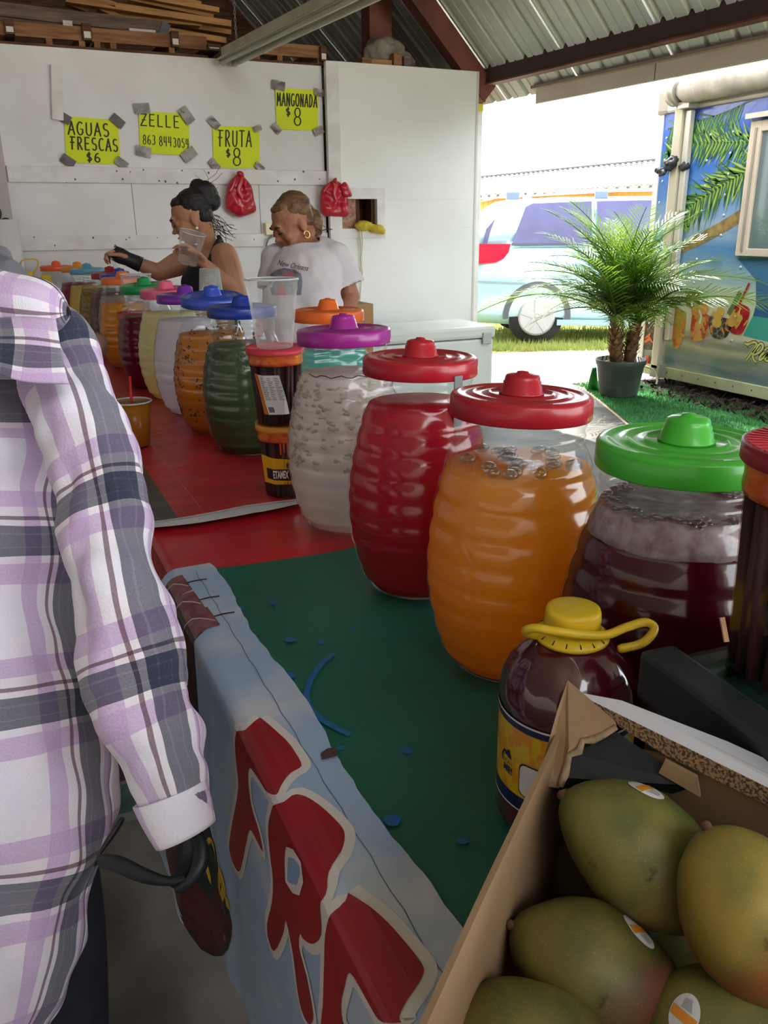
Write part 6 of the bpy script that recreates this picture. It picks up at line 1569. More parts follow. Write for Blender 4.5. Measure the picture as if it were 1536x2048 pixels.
# ---------------------------------------------------------------- woman in the black tank top
D1 = 4.70
def W1(px, py, dd=0): return at(px, py, D=D1+dd)
p1 = thing('person', 'woman in black tank top with a dark hair bun and black wrist brace', 'person', (W1(425, 700).x, W1(425, 700).y, 0))
o1 = Vector(p1.location)
k1 = 1.18
fd1 = (IL*.90+TC*.18-UPV*.42).normalized(); R1 = rot_from(fd1, (0, 0, 1)); hc = W1(383, 437)
Lh_, P1 = head_lumps(hc-o1, R1, k1)
q1 = lambda px, py, dd=0: W1(px, py, dd)-o1
neck = q1(415, 492, .0)
body = list(Lh_)
body += [limb([P1(0, -.03, -.05), q1(412, 475), neck, q1(418, 520)], [.056*k1, .054, .060, .09], 14)]
chest = q1(420, 560); waist = q1(425, 650); hip = q1(428, 740)
Rb = rot_from(IL*.9+TC*.35)
body += [ball(q1(418, 535), (.175, .105, .12), Rb), ball(chest, (.165, .125, .16), Rb), ball(waist, (.15, .12, .17), Rb), ball(hip, (.19, .15, .17), Rb), ball(q1(398, 565, -.03), (.13, .09, .08), Rb)]
shN = q1(448, 515, -.16); elN = q1(474, 590, -.20); wrN = q1(412, 530, -.33)
shF = q1(385, 515, .16); elF = q1(318, 545, .12); wrF = q1(262, 521, .06)
body += [limb([shN, (shN+elN)/2, elN], [.080, .074, .058]), limb([elN, (elN+wrN)/2, wrN], [.058, .048, .030])]
body += [limb([shF, (shF+elF)/2, elF], [.076, .068, .050]), limb([elF, (elF+wrF)/2, wrF], [.050, .042, .029])]
body += [limb([hip+Rb @ Vector((s*.09, 0, -.03)), Vector((Rb @ Vector((s*.10, .03, 0))).to_tuple()[:2]+(.48,)), Vector((Rb @ Vector((s*.10, 0, 0))).to_tuple()[:2]+(.09,))], [.095, .062, .042]) for s in (-1, 1)]
body += [ball(Vector((Rb @ Vector((s*.10, .06, 0))).to_tuple()[:2]+(.04,)), (.045, .12, .04), Rb) for s in (-1, 1)]
dN = (q1(385, 506, -.36)-wrN).normalized(); body += hand_lumps(wrN, dN, (IL*.5+TC*.2+UPV*.25), UPV*.9+IL*.2, 1.18, (20, 30, 25), 10, 40)
dF = (q1(226, 505, .03)-wrF).normalized(); body += hand_lumps(wrF, dF, -UPV*.9+TC*.3, TC, 1.15, (45, 55, 35), 4, 35)
remeshed('body', body, .0062, skin1, p1, 3)
face_bits(p1, P1, R1, k1)
# hair: cap, bun, loose wisps at the nape
hl = [ball(P1(0, -.034, .052), (.082*k1, .090*k1, .078*k1), R1), ball(P1(0, -.055, .0), (.070*k1, .052*k1, .066*k1), R1), ball(P1(0, .022, .090), (.056*k1, .040*k1, .026*k1), R1)]
bun = q1(408, 391); hl += [ball(bun, (.085, .08, .080)), ball(bun+UPV*.045+IL*.03, (.05, .05, .045)), ball(bun-UPV*.03-IL*.035, (.06, .06, .055))]
o = remeshed('hair', hl, .005, hair1, p1, 5); cloth_noise(o, .004, 34, 3)
rnd = random.Random(6)
def wisps(root, n, base, spread, dirv, ln, m, rad=.0012):
    for i in range(n):
        a = base+Vector((rnd.uniform(-1, 1), rnd.uniform(-1, 1), rnd.uniform(-1, 1)))*spread; pts = [a]; d_ = (dirv+Vector((rnd.uniform(-1, 1), rnd.uniform(-1, 1), rnd.uniform(-.6, .6)))*.6).normalized()
        for j in range(5): d_ = (d_+Vector((rnd.uniform(-1, 1), rnd.uniform(-1, 1), rnd.uniform(-1, .8)))*.45).normalized(); pts.append(pts[-1]+d_*ln/5)
        tube('loose_strand', spline(pts, 3), [rad*1.6]*(len(spline(pts, 3))-1)+[rad*.5], m, root, 4)
wisps(p1, 44, q1(422, 440), .035, -IL*.5-UPV*.6, .15, hair1, .0009); wisps(p1, 7, q1(405, 372), .04, UPV*.6-IL*.5, .12, hair1, .0007)
V, Fc = ball(P1(-.083, -.002, -.050), .009, None, 10, 6); mesh('earring', V, Fc, pearl, p1, True)
V, Fc = ball(P1(.083, -.002, -.050), .009, None, 10, 6); mesh('earring', V, Fc, pearl, p1, True)
# tank top: body lumps a little bigger, cut low at the arms and neck
ttm = M('black_tank', '17181e', .75, c2='1f2128', ns=8, bump=.2, bs=60)
tl = [ball(q1(418, 548), (.172, .118, .10), Rb), ball(chest, (.175, .136, .165), Rb), ball(waist, (.162, .132, .18), Rb), ball(hip, (.20, .16, .16), Rb), ball(q1(398, 566, -.03), (.138, .102, .088), Rb)]
zc1 = q1(418, 528).z
remeshed('tank_top', tl, .008, ttm, p1, 2, cut=lambda v: v.z > zc1 or v.z < .55)
for s, pp in ((-1, ((440, 478, -.10), (428, 500, -.17), (418, 528, -.165), (412, 548, -.155))), (1, ((410, 482, .10), (396, 500, .12), (386, 525, .10), (382, 545, .06)))):
    V, Fc = tubeVF(spline([q1(*a) for a in pp], 5), .016, 8); mesh('shoulder_strap', V, Fc, ttm, p1, True)
V, Fc = tubeVF(spline([q1(437, 474, .0), q1(443, 490, -.11), q1(428, 505, -.19), q1(420, 530, -.19), q1(436, 556, -.19)], 5), .013, 8); mesh('armhole_edge', V, Fc, ttm, p1, True)
V, Fc = loft([[(q.x, q.y, z) for q in [Rb @ Vector((r*1.25*math.cos(2*PI*j/24), r*math.sin(2*PI*j/24), 0)) for j in range(24)]] for r, z in ((.165, .95), (.17, .80), (.155, .62), (.14, .58))], False, False); mesh('shorts', V, Fc, M('dark_shorts', '23252e', .8), p1, True)
# wrist brace
bd = (wrF-elF).normalized(); b0 = wrF-bd*.06; V, Fc = tubeVF([b0, wrF-bd*.02, wrF+dF*.02, wrF+dF*.06, wrF+dF*.10], [.045, .043, .040, .046, .043], 14); bracem = M('black_brace', '18181b', .5, spec=.4, c2='2a2a2e', ns=14, bump=.3)
o = mesh('wrist_brace', V, Fc, bracem, p1, True); 
V, Fc = ball(wrF+dF*.075, (.050, .040, .038), rot_from(dF)); mesh('brace_pad', V, Fc, bracem, p1, True)
# clear cup in her near hand, clear ladle in the far one
cc = W1(380, 497, -.40); s = cup('plastic_cup', 'clear plastic cup tilted in the hand of the woman in black', cc.x, cc.y, cc.z, .048, .066, .165, CG)
axis = (IL*-.28+UPV*.9+TC*.10).normalized(); s.rotation_euler = axis.to_track_quat('Z', 'Y').to_euler(); s.location = cc-axis*.082
lc = W1(228, 517, .0); s = thing('serving_scoop', 'clear plastic scoop held over the open olive drink jar', 'scoop', tuple(lc))
V, Fc = tubeVF([Vector((-.03, 0, .03)), Vector((-.01, 0, .0)), Vector((.005, 0, -.05)), Vector((.0, 0, -.10))], .010, 8); mesh('scoop_handle', V, Fc, clear_blur, s, True)
V, Fc = lathe([(.0001, -.15), (.03, -.145), (.036, -.10), (.038, -.10)], 20); mesh('scoop_bowl', V, Fc, clear_blur, s, True)

# ---------------------------------------------------------------- older woman in the white T-shirt
D2 = 3.95
def W2_(px, py, dd=0): return at(px, py, D=D2+dd)
p2 = thing('person', 'older woman in white printed T-shirt looking down, brown hair tied back', 'person', (W2_(620, 700).x, W2_(620, 700).y, 0))
o2 = Vector(p2.location); q2 = lambda px, py, dd=0: W2_(px, py, dd)-o2
k2 = 1.06
fd2 = (IL*.78+TC*.46-UPV*.55).normalized(); R2_ = rot_from(fd2); hc2 = q2(585, 447)
L2, P2 = head_lumps(hc2, R2_, k2, 1)
Rb2 = rot_from(IL*.55+TC*.75)
body = list(L2)
body += [limb([P2(0, -.03, -.06), q2(606, 478, .02), q2(616, 500, .03)], [.055, .055, .07], 14)]
ch2 = q2(612, 560, .0); body += [ball(q2(615, 520, .04), (.175, .10, .10), Rb2), ball(ch2, (.175, .13, .17), Rb2), ball(q2(612, 650), (.18, .15, .2), Rb2), ball(q2(612, 740), (.19, .16, .2), Rb2)]
shL = q2(668, 522, -.02); elL = q2(700, 592, .02); wrL = q2(672, 668, -.10)
shR = q2(560, 520, .10); elR = q2(548, 600, .12); wrR = q2(520, 655, -.05)
for a, b_, c_ in ((shL, elL, wrL), (shR, elR, wrR)):
    body += [limb([a, (a+b_)/2, b_], [.066, .058, .047]), limb([b_, (b_+c_)/2, c_], [.047, .040, .028])]
body += hand_lumps(wrL, (wrL-elL).normalized()+TC*.2, IL, TC, 1.0, (25, 30, 20)); body += hand_lumps(wrR, (wrR-elR).normalized()+TC*.2, -IL, TC, 1.0, (25, 30, 20))
body += [limb([q2(612, 740)+Rb2 @ Vector((s*.09, 0, -.05)), Vector((Rb2 @ Vector((s*.10, .02, 0))).to_tuple()[:2]+(.46,)), Vector((Rb2 @ Vector((s*.10, 0, 0))).to_tuple()[:2]+(.09,))], [.09, .058, .04]) for s in (-1, 1)]
body += [ball(Vector((Rb2 @ Vector((s*.10, .06, 0))).to_tuple()[:2]+(.04,)), (.045, .12, .04), Rb2) for s in (-1, 1)]
remeshed('body', body, .0060, skin2, p2, 3)
face_bits(p2, P2, R2_, k2)
hl = [ball(P2(0, -.036, .050), (.081*k2, .087*k2, .077*k2), R2_), ball(P2(0, -.058, .0), (.066*k2, .050*k2, .060*k2), R2_), ball(P2(0, .018, .090), (.054*k2, .040*k2, .024*k2), R2_)]
tl_ = q2(622, 437, .06); hl += [ball(tl_+IL*.02+UPV*.02, (.045, .045, .05)), ball(tl_-UPV*.012-IL*.012, (.052, .05, .055)), ball(tl_-UPV*.05-IL*.02, (.036, .034, .036))]
o = remeshed('hair', hl, .005, hair2, p2, 5); cloth_noise(o, .004, 34, 8); wisps(p2, 12, tl_-UPV*.03, .03, -UPV*.5-IL*.5, .08, hair2, .0015)
for sg in (-1, 1):
    V, Fc = tubeVF([P2(sg*.081, -.002+.013*math.cos(t*PI/6), -.056+.016*math.sin(t*PI/6)) for t in range(13)], .0028, 6); mesh('earring', V, Fc, gold_m, p2, True)
# T-shirt
tsm = M('white_cotton', 'd2cdd3', .85, c2='c9c3ca', ns=4, bump=.12, bs=40)
slv = (shL+elL)/2; slvR = (shR+elR)/2
tl = [ball(q2(615, 528, .03), (.195, .125, .115), Rb2), ball(ch2, (.205, .155, .18), Rb2), ball(q2(608, 605, -.02), (.205, .175, .16), Rb2), ball(q2(610, 660), (.21, .175, .20), Rb2), ball(q2(612, 730), (.215, .18, .16), Rb2),
      limb([shL-UPV*.0, slv+(elL-shL)*.30], [.085, .094], 16), limb([shR, slvR+(elR-shR)*.30], [.085, .092], 16), limb([q2(640, 505, .02), shL], [.07, .082], 14), limb([q2(585, 512, .06), shR], [.07, .08], 14)]
nkc = q2(604, 494, -.02); dL = (elL-shL).normalized(); dR = (elR-shR).normalized(); eL = slv+(elL-shL)*.28; eR = slvR+(elR-shR)*.28
def cut2(v):
    if (v-nkc).length < .088: return True
    if (v-eL).dot(dL) > 0 and (v-eL).length < .13: return True
    if (v-eR).dot(dR) > 0 and (v-eR).length < .13: return True
    return v.z < .62
ts = remeshed('t_shirt', tl, .0085, tsm, p2, 3, cut=cut2); cloth_noise(ts, .010, 9, 4)
for v in ts.data.vertices: v.co += v.normal*.004*math.sin(v.co.z*42+v.co.x*30+v.co.y*18)
sd = ts.modifiers.new('t', 'SOLIDIFY'); sd.thickness = .003; sd.offset = 1
V, Fc = loft([[(q.x, q.y, z) for q in [Rb2 @ Vector((r*1.15*math.cos(2*PI*j/24), r*math.sin(2*PI*j/24), 0)) for j in range(24)]] for r, z in ((.165, .80), (.17, .70), (.16, .4), (.155, .12))], False, False); mesh('trousers', V, Fc, M('white_trousers', 'cfcdd2', .85), p2, True)
# printed patch and lettering on the chest (the cartoon figure is left out)
bvt = BVHTree.FromPolygons([tuple(v.co) for v in ts.data.vertices], [tuple(p.vertices) for p in ts.data.polygons])
def chest_print(name, bm, m, off, cut=.012):
    """bm in photo pixels"""
    cut_grid(bm, cut*1000, cut*1000)
    dead = []
    for v in bm.verts:
        d_ = (at(v.co.x, v.co.y, D=1)-EYE).normalized(); h = bvt.ray_cast(EYE-o2, d_)
        if h[0]:
            n_ = h[1] if h[1].dot(-d_) > 0 else -h[1]; v.co = h[0]+n_*(off+.003)
        else: dead.append(v)
    bmesh.ops.delete(bm, geom=dead, context='VERTS'); bobj(name, bm, m, p2)
patch = M('faded_print', '70707f', .8, c2='8f8f9c', ns=30, nd=3)
bm = bmesh.new(); poly_bm(bm, [(543, 548), (552, 540), (570, 536), (590, 539), (603, 548), (605, 565), (603, 590), (545, 590), (540, 570)]); chest_print('shirt_print', bm, patch, .0012, .006)
bm = bmesh.new(); poly_bm(bm, [(556, 572), (570, 570), (574, 590), (556, 590)]); chest_print('shirt_print', bm, M('print_red_patch', 'a84a50', .8), .002, .006)
bm = bmesh.new(); poly_bm(bm, [(567, 546), (580, 543), (592, 549), (590, 556), (575, 553), (565, 555)]); chest_print('shirt_print', bm, M('print_rose_patch', 'b06a70', .8), .002, .006)
bm = bmesh.new(); text_bm(bm, 'New Orleans', 15.5, 586, 531, shear=-.35, rot=.19, sxx=.78)
for v in bm.verts: v.co.y = 2*531-v.co.y if False else v.co.y
bm2 = bmesh.new(); text_bm(bm2, 'New Orleans', 14.5, 0, 0, shear=.4, sxx=.78, bold=.12)
bm.free()
for v in bm2.verts:
    x, y = v.co.x, -v.co.y; v.co = (586+x*math.cos(.2)-y*math.sin(.2), 532+x*math.sin(.2)+y*math.cos(.2), 0)
chest_print('lettering', bm2, M('print_plum', '6d4a5a', .8), .0015, .006)

# ---------------------------------------------------------------- customer in the lavender plaid flannel, near left
def plaid():
    m = bpy.data.materials.new('plaid_flannel'); m.use_nodes = True; nt = m.node_tree; L = nt.links.new; b = nt.nodes['Principled BSDF']; b.inputs['Roughness'].default_value = .95; b.inputs['Specular IOR Level'].default_value = .1
    b.inputs['Sheen Weight'].default_value = .25; b.inputs['Sheen Roughness'].default_value = .5
    uv = N(nt, 'ShaderNodeUVMap'); uv.uv_map = 'UVMap'; sp = N(nt, 'ShaderNodeSeparateXYZ'); L(uv.outputs[0], sp.inputs[0])
    base, pur, navy_, line, maroon, pale = 'ece4f2', 'c9aed8', '3a3e52', 'efe9ef', '6a4a55', 'e6e3f4'
    stops = [(0, pale), (.20, base), (.33, pur), (.44, base), (.50, maroon), (.52, base), (.54, line), (.555, navy_), (.60, '565a70'), (.612, navy_), (.68, '565a70'), (.69, navy_), (.735, line), (.75, base), (.78, pur), (.90, base), (.97, pale)]
    outs = []
    for ax, per in (('X', .225), ('Y', .225)):
        mu = N(nt, 'ShaderNodeMath', operation='DIVIDE'); L(sp.outputs[ax], mu.inputs[0]); mu.inputs[1].default_value = per
        fr = N(nt, 'ShaderNodeMath', operation='FRACT'); L(mu.outputs[0], fr.inputs[0])
        cr = N(nt, 'ShaderNodeValToRGB'); cr.color_ramp.interpolation = 'CONSTANT'; e = cr.color_ramp.elements
        while len(e) < len(stops): e.new(1)
        for i, (p, c) in enumerate(stops): e[i].position = p; e[i].color = lin(c)
        L(fr.outputs[0], cr.inputs[0]); outs.append(cr.outputs[0])
    # threads of both directions: multiply and mix, as woven cloth blends
    mx = N(nt, 'ShaderNodeMix', data_type='RGBA'); mx.inputs[0].default_value = .5; L(outs[0], mx.inputs[6]); L(outs[1], mx.inputs[7])
    m2 = N(nt, 'ShaderNodeMix', data_type='RGBA', blend_type='DARKEN'); m2.inputs[0].default_value = .60; L(mx.outputs[2], m2.inputs[6])
    dk_ = N(nt, 'ShaderNodeMix', data_type='RGBA', blend_type='DARKEN'); dk_.inputs[0].default_value = 1; L(outs[0], dk_.inputs[6]); L(outs[1], dk_.inputs[7]); L(dk_.outputs[2], m2.inputs[7])
    nz = N(nt, 'ShaderNodeTexNoise'); nz.inputs['Scale'].default_value = 420; nz.inputs['Detail'].default_value = 2; L(uv.outputs[0], nz.inputs[0])
    m3 = N(nt, 'ShaderNodeMix', data_type='RGBA', blend_type='OVERLAY'); m3.inputs[0].default_value = .30; L(m2.outputs[2], m3.inputs[6]); L(nz.outputs[0], m3.inputs[7]); L(m3.outputs[2], b.inputs['Base Color'])
    n2 = N(nt, 'ShaderNodeTexNoise'); n2.inputs['Scale'].default_value = 260; n2.inputs['Detail'].default_value = 3; L(uv.outputs[0], n2.inputs[0]); bp = N(nt, 'ShaderNodeBump'); bp.inputs['Strength'].default_value = .35; bp.inputs['Distance'].default_value = .003; L(n2.outputs[0], bp.inputs['Height']); L(bp.outputs[0], b.inputs['Normal'])
    return m
plaid_m = plaid()
p3 = thing('person', 'customer in a lavender and navy plaid flannel shirt, nearest at left', 'person', (-.22, 1.0, 0))
o3 = Vector(p3.location)
def q3(px, py, D): return at(px, py, D=D)-o3
def cloth_loft(name, secs, m, parent, nseg=64, rows=7, wr=.006, ws=14, seed=0, u0=0.0, v0=0.0, skewv=0.0):
    """secs: (centre, half-width along the picture, half-depth, lean) -> draped tube with metre UVs"""
    C = spline([s_[0] for s_ in secs], rows); A = spline([Vector((s_[1], s_[2], 0)) for s_ in secs], rows)
    V, UV, Fc = [], [], []; dist = 0
    e_r = Vector((_r0.x, _r0.y, 0)); e_f = Vector((_h.x, _h.y, 0))
    rm = sum(a.x for a in A)/len(A)
    for i, (c, a) in enumerate(zip(C, A)):
        if i: dist += (c-C[i-1]).length
        tg = (C[min(i+1, len(C)-1)]-C[max(i-1, 0)]).normalized(); ex = (e_r-tg*e_r.dot(tg)).normalized(); ey = ex.cross(tg); ey = ey if ey.dot(e_f) > 0 else -ey
        for j in range(nseg+1):
            t = 2*PI*j/nseg; p = c+ex*a.x*math.cos(t)+ey*a.y*math.sin(t)
            n_ = (ex*math.cos(t)+ey*math.sin(t)); per = Vector((c.x+math.cos(t)*a.x, c.y+math.sin(t)*a.y, c.z))
            w_ = noise.noise(per*ws+Vector((seed, 0, 0)))+.6*noise.noise(per*ws*2.2+Vector((0, seed, 0)))+.9*math.sin(per.z*38+3*noise.noise(per*6)+1.8*math.cos(t))*.5
            V.append(p+n_*wr*w_); UV.append((u0+t*rm+.012*noise.noise(per*5), v0+dist+skewv*math.cos(t)*rm+.010*noise.noise(per*6+Vector((9, 0, 0)))))
    w = nseg+1
    for i in range(len(C)-1):
        for j in range(nseg): Fc.append((i*w+j, i*w+j+1, (i+1)*w+j+1, (i+1)*w+j))
    o = mesh(name, V, Fc, m, parent, True, UV)
    sd = o.modifiers.new('t', 'SOLIDIFY'); sd.thickness = .003; sd.offset = -1
    return o
def sec(px, py, D, rw, rd): g = D/1650; return (q3(px, py, D), rw*g, rd*g)
# torso and shirt tail
torso = [sec(-95, 625, 1.20, 165, 120), sec(-95, 700, 1.19, 225, 150), sec(-95, 780, 1.19, 245, 175), sec(-92, 900, 1.20, 245, 180), sec(-88, 1080, 1.19, 240, 185), sec(-82, 1260, 1.18, 245, 190), sec(-78, 1420, 1.17, 275, 200), sec(-76, 1560, 1.16, 296, 205), sec(-78, 1680, 1.15, 285, 200), sec(-82, 1820, 1.14, 255, 190), sec(-86, 1960, 1.13, 220, 180), sec(-90, 2100, 1.12, 180, 165), sec(-92, 2240, 1.11, 165, 150)]
cloth_loft('shirt_body', torso, plaid_m, p3, 110, 14, .014, 9, 2, .03, .02)
# sleeve: shoulder -> elbow -> cuff, hanging down in front
slv3 = [sec(70, 660, 1.13, 62, 66), sec(118, 740, 1.10, 78, 76), sec(165, 860, 1.07, 84, 78), sec(196, 980, 1.05, 82, 76), sec(218, 1100, 1.03, 84, 76), sec(240, 1210, 1.01, 88, 78), sec(268, 1320, 1.00, 94, 80), sec(290, 1420, .99, 90, 76), sec(316, 1510, .985, 80, 68), sec(344, 1590, .98, 66, 58), sec(366, 1650, .975, 56, 52)]
cloth_loft('sleeve', slv3, plaid_m, p3, 72, 12, .0105, 15, 5, .095, .085, .10)
# cuff band
cf = [sec(340, 1585, .978, 70, 62), sec(352, 1620, .976, 66, 60), sec(372, 1668, .974, 58, 54)]
cloth_loft('cuff', cf, plaid_m, p3, 40, 4, .001, 20, 6, .05, .02)
# collar: standing roll and a long point falling over the shoulder
def sheet3(name, rows_, m, th=.004, su=1.0, u0=0, v0=0, k=5):
    R_ = [spline(r, k) for r in rows_]; cols = list(zip(*R_)); G = [spline(list(c), k) for c in cols]; V, UV, Fc = [], [], []
    for i, g in enumerate(G):
        for j, p in enumerate(g): V.append(p); UV.append((u0+i*.008*su, v0+j*.0085*su))
    w = len(G[0])
    for i in range(len(G)-1):
        for j in range(w-1): Fc.append((i*w+j, i*w+j+1, (i+1)*w+j+1, (i+1)*w+j))
    o = mesh(name, V, Fc, m, p3, True, UV); s_ = o.modifiers.new('t', 'SOLIDIFY'); s_.thickness = th; s_.offset = 0; return o
roll = [sec(-150, 600, 1.06, 60, 60), sec(-60, 592, 1.04, 64, 66), (q3(20, 606, 1.03), .036, .040), (q3(80, 612, 1.03), .033, .036), (q3(118, 618, 1.035), .024, .026), (q3(137, 624, 1.04), .006, .008)]
# horizontal tube for the collar roll
Cn = spline([r[0] for r in roll], 6); Rn = spline([Vector((r[1], r[2], 0)) for r in roll], 6)
V, UV, Fc = [], [], []
for i, (c, a) in enumerate(zip(Cn, Rn)):
    for j in range(25):
        t = 2*PI*j/24; p = c+Vector((0, 0, 1))*a.x*math.cos(t)*1.05-Vector((_h.x, _h.y, 0))*a.y*math.sin(t); p += Vector((0, 0, 1))*.006*noise.noise(c*14+Vector((t, 0, 0))); V.append(p); UV.append((.03+i*.0115, .06+t*.033))
for i in range(len(Cn)-1):
    for j in range(24): Fc.append((i*25+j, i*25+j+1, (i+1)*25+j+1, (i+1)*25+j))
mesh('collar_roll', V, Fc, plaid_m, p3, True, UV)
rows_ = [[q3(-120, 640, 1.02), q3(-30, 640, 1.0), q3(50, 636, .995), (q3(112, 640, 1.0))], [q3(-125, 675, .995), q3(-30, 680, .975), q3(60, 682, .975), q3(120, 690, .985)], [q3(-130, 712, .99), q3(-30, 716, .965), q3(55, 730, .968), q3(128, 730, .98)], [q3(-132, 740, .99), q3(-30, 742, .965), q3(50, 764, .968), q3(138, 768, .98)]]
sheet3('collar_point', rows_, plaid_m, .005, 1, .10, .075)
# body underneath (neck, head out of frame, arm, legs) as one surface
Rb3 = rot_from(Vector((.5, .85, 0)))
hd3 = q3(-150, 440, 1.15)
L3, P3_ = head_lumps(hd3, rot_from(Vector((.25, .9, -.45))), 1.0)
arm3 = [s_[0] for s_ in slv3]
body = L3+[limb([P3_(0, -.02, -.06), q3(-110, 620, 1.18)], [.055, .07]), ball(q3(-95, 800, 1.2), (.10, .08, .13), Rb3), limb([q3(-95, 760, 1.2), q3(60, 720, 1.14)], [.05, .025]), ball(q3(-85, 1200, 1.18), (.12, .10, .2), Rb3), ball(q3(-80, 1560, 1.16), (.16, .12, .16), Rb3),
       limb([q3(60, 720, 1.14), arm3[2], arm3[3], arm3[5]], [.025, .030, .034, .030]), limb([arm3[5], arm3[7], arm3[8]], [.030, .026, .022])]
hw3 = arm3[8]; body += hand_lumps(hw3-(arm3[10]-arm3[8]).normalized()*.02, (arm3[10]-arm3[8]).normalized()+Vector((-.05, .1, 0)), IL+TC*-.2, TC, .58, (75, 85, 60), 3, 12)
hipc = q3(-80, 1640, 1.15)
body += [limb([hipc+Rb3 @ Vector((s*.08, 0, 0)), Vector((hipc.x, hipc.y, 0))+Rb3 @ Vector((s*.09, .02, .44)), Vector((hipc.x, hipc.y, 0))+Rb3 @ Vector((s*.09, -.02, .09))], [.085, .055, .04]) for s in (-1, 1)]
body += [ball(Vector((hipc.x, hipc.y, 0))+Rb3 @ Vector((s*.09, .05, .04)), (.045, .12, .04), Rb3) for s in (-1, 1)]
remeshed('body', body, .0075, skin1, p3, 3)
o = remeshed('hair', [ball(P3_(0, -.03, .035), (.085, .095, .09), rot_from(Vector((.25, .9, -.45)))), ball(P3_(0, -.09, -.02), (.06, .05, .07))], .012, hair1, p3, 2)
jean = M('dark_jeans', '20222b', .85, c2='2a2d38', ns=20)
for s in (-1, 1):
    a = hipc+Rb3 @ Vector((s*.08, 0, .05)); b_ = Vector((hipc.x, hipc.y, 0))+Rb3 @ Vector((s*.09, .02, .44)); c_ = Vector((hipc.x, hipc.y, 0))+Rb3 @ Vector((s*.09, -.02, .07))
    V, Fc = tubeVF(spline([a, b_, c_], 6), [.10-.0038*i for i in range(13)], 20); mesh('trouser_leg', V, Fc, jean, p3, True)
# purse strap hanging from the hand
st_m = M('black_strap_leather', '14181c', .45, spec=.4, c2='1f262b', ns=20)
bag = thing('purse_strap', 'black bag strap looping from the plaid sleeve cuff', 'strap', tuple(at(345, 1740, D=.99)))
ob = Vector(bag.location)
def strap(name, pts, w_, th=.004):
    P_ = spline([Vector(p)-ob for p in pts], 7); V, Fc = [], []
    for i, p in enumerate(P_):
        t = (P_[min(i+1, len(P_)-1)]-P_[max(i-1, 0)]).normalized(); n_ = t.cross(_d).normalized(); ww = w_*(.55+.45*math.sin(PI*min(1, i/len(P_)*1.2+.15)))
        V += [p+n_*ww, p+n_*ww*.3-_d*th, p-n_*ww*.3-_d*th, p-n_*ww, p+_d*th]
    for i in range(len(P_)-1):
        for j in range(5): k = (j+1) % 5; Fc.append((i*5+j, i*5+k, (i+1)*5+k, (i+1)*5+j))
    mesh(name, V, Fc, st_m, bag, True)
strap('strap', [at(196, 1722, D=1.02), at(235, 1728, D=1.0), at(285, 1750, D=.985), at(335, 1762, D=.975), at(372, 1758, D=.97)], .011)
strap('strap', [at(392, 1668, D=.985), at(402, 1700, D=.975), at(398, 1735, D=.965), at(376, 1766, D=.962), at(352, 1780, D=.97)], .010)
strap('strap', [at(376, 1672, D=1.0), at(378, 1705, D=1.0), at(362, 1745, D=1.0), at(345, 1772, D=.99)], .013)
strap('strap', [at(246, 1636, D=1.06), at(228, 1664, D=1.05), at(204, 1700, D=1.04), at(190, 1730, D=1.03)], .004)

# ---------------------------------------------------------------- customer in grey behind the plaid shoulder
p4 = thing('person', 'customer in grey shirt behind the plaid shoulder, fist on the red table', 'person', (-.28, 3.3, 0))
o4 = Vector(p4.location)
def q4(px, py, D): return at(px, py, D=D)-o4
Rb4 = rot_from(Vector((.9, .35, 0)))
el4 = q4(95, 700, 3.05); fist = q4(150, 690, 3.02)
hd4 = q4(-75, 400, 3.3)
L4, P4_ = head_lumps(hd4, rot_from(Vector((.75, .5, -.3))), 1.0)
body = L4+[limb([P4_(0, -.02, -.06), q4(-60, 500, 3.3)], [.055, .07]), ball(q4(-70, 600, 3.3), (.15, .11, .2), Rb4), ball(q4(-80, 760, 3.3), (.15, .12, .22), Rb4), ball(q4(-85, 900, 3.3), (.16, .13, .16), Rb4), limb([q4(-5, 545, 3.2), q4(40, 650, 3.1), el4], [.05, .045, .045]), limb([el4, q4(130, 692, 3.03), fist], [.045, .046, .038])]
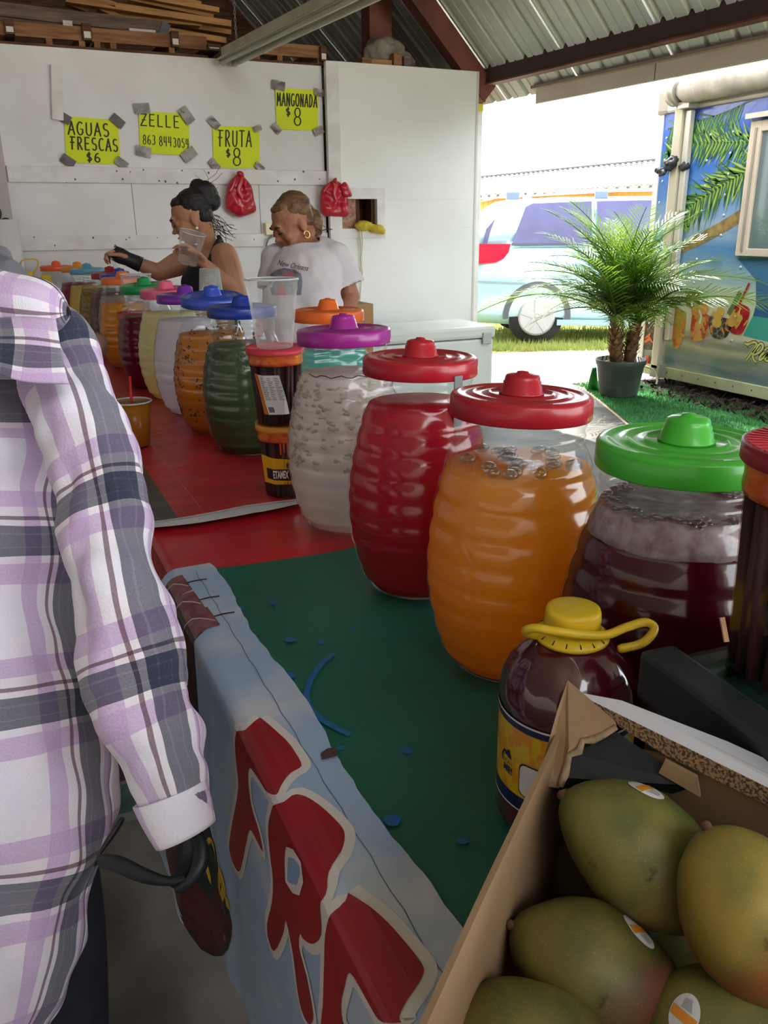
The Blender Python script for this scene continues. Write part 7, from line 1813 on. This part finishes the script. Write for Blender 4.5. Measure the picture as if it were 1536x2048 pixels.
fd_ = Vector((_r0.x, _r0.y, -.12)); body += [ball(fist+fd_*.055, (.050, .062, .052), rot_from(fd_)), ball(fist+fd_*.08+Vector((0, 0, .01)), (.045, .04, .045), rot_from(fd_))]
body += hand_lumps(fist+fd_*.0, fd_, -UPV*.8+TC*.3, TC, 1.05, (75, 80, 50), 3, 25)
hp4 = q4(-85, 930, 3.3)
body += [limb([hp4+Rb4 @ Vector((s*.08, 0, 0)), Vector((hp4.x, hp4.y, 0))+Rb4 @ Vector((s*.09, .02, .44)), Vector((hp4.x, hp4.y, 0))+Rb4 @ Vector((s*.09, -.02, .09))], [.085, .055, .04]) for s in (-1, 1)]
body += [ball(Vector((hp4.x, hp4.y, 0))+Rb4 @ Vector((s*.09, .05, .04)), (.045, .12, .04), Rb4) for s in (-1, 1)]
remeshed('body', body, .008, skin3, p4, 3)
grm = M('grey_shirt_cloth', '8f9099', .85, c2='7b7c86', ns=6, bump=.3, bs=25)
o = remeshed('grey_shirt', [ball(q4(-60, 560, 3.3), (.19, .15, .13), Rb4), ball(q4(-70, 640, 3.3), (.18, .15, .22), Rb4), ball(q4(-80, 790, 3.3), (.18, .15, .24), Rb4), limb([q4(-30, 530, 3.25), q4(14, 560, 3.2), q4(35, 630, 3.12)], [.085, .085, .075], 16), limb([q4(-40, 515, 3.27), q4(0, 520, 3.24), q4(30, 560, 3.2)], [.05, .05, .05], 14)], .012, grm, p4, 2, cut=lambda v: v.z < .7); cloth_noise(o, .012, 12, 1)
o = remeshed('hair', [ball(P4_(0, -.03, .035), (.085, .095, .09), rot_from(Vector((.75, .5, -.3))))], .014, hair1, p4, 2)
for s in (-1, 1):
    a = hp4+Rb4 @ Vector((s*.08, 0, .05)); b_ = Vector((hp4.x, hp4.y, 0))+Rb4 @ Vector((s*.09, .02, .44)); c_ = Vector((hp4.x, hp4.y, 0))+Rb4 @ Vector((s*.09, -.02, .07))
    V, Fc = tubeVF(spline([a, b_, c_], 6), [.10-.0038*i for i in range(13)], 20); mesh('trouser_leg', V, Fc, jean, p4, True)
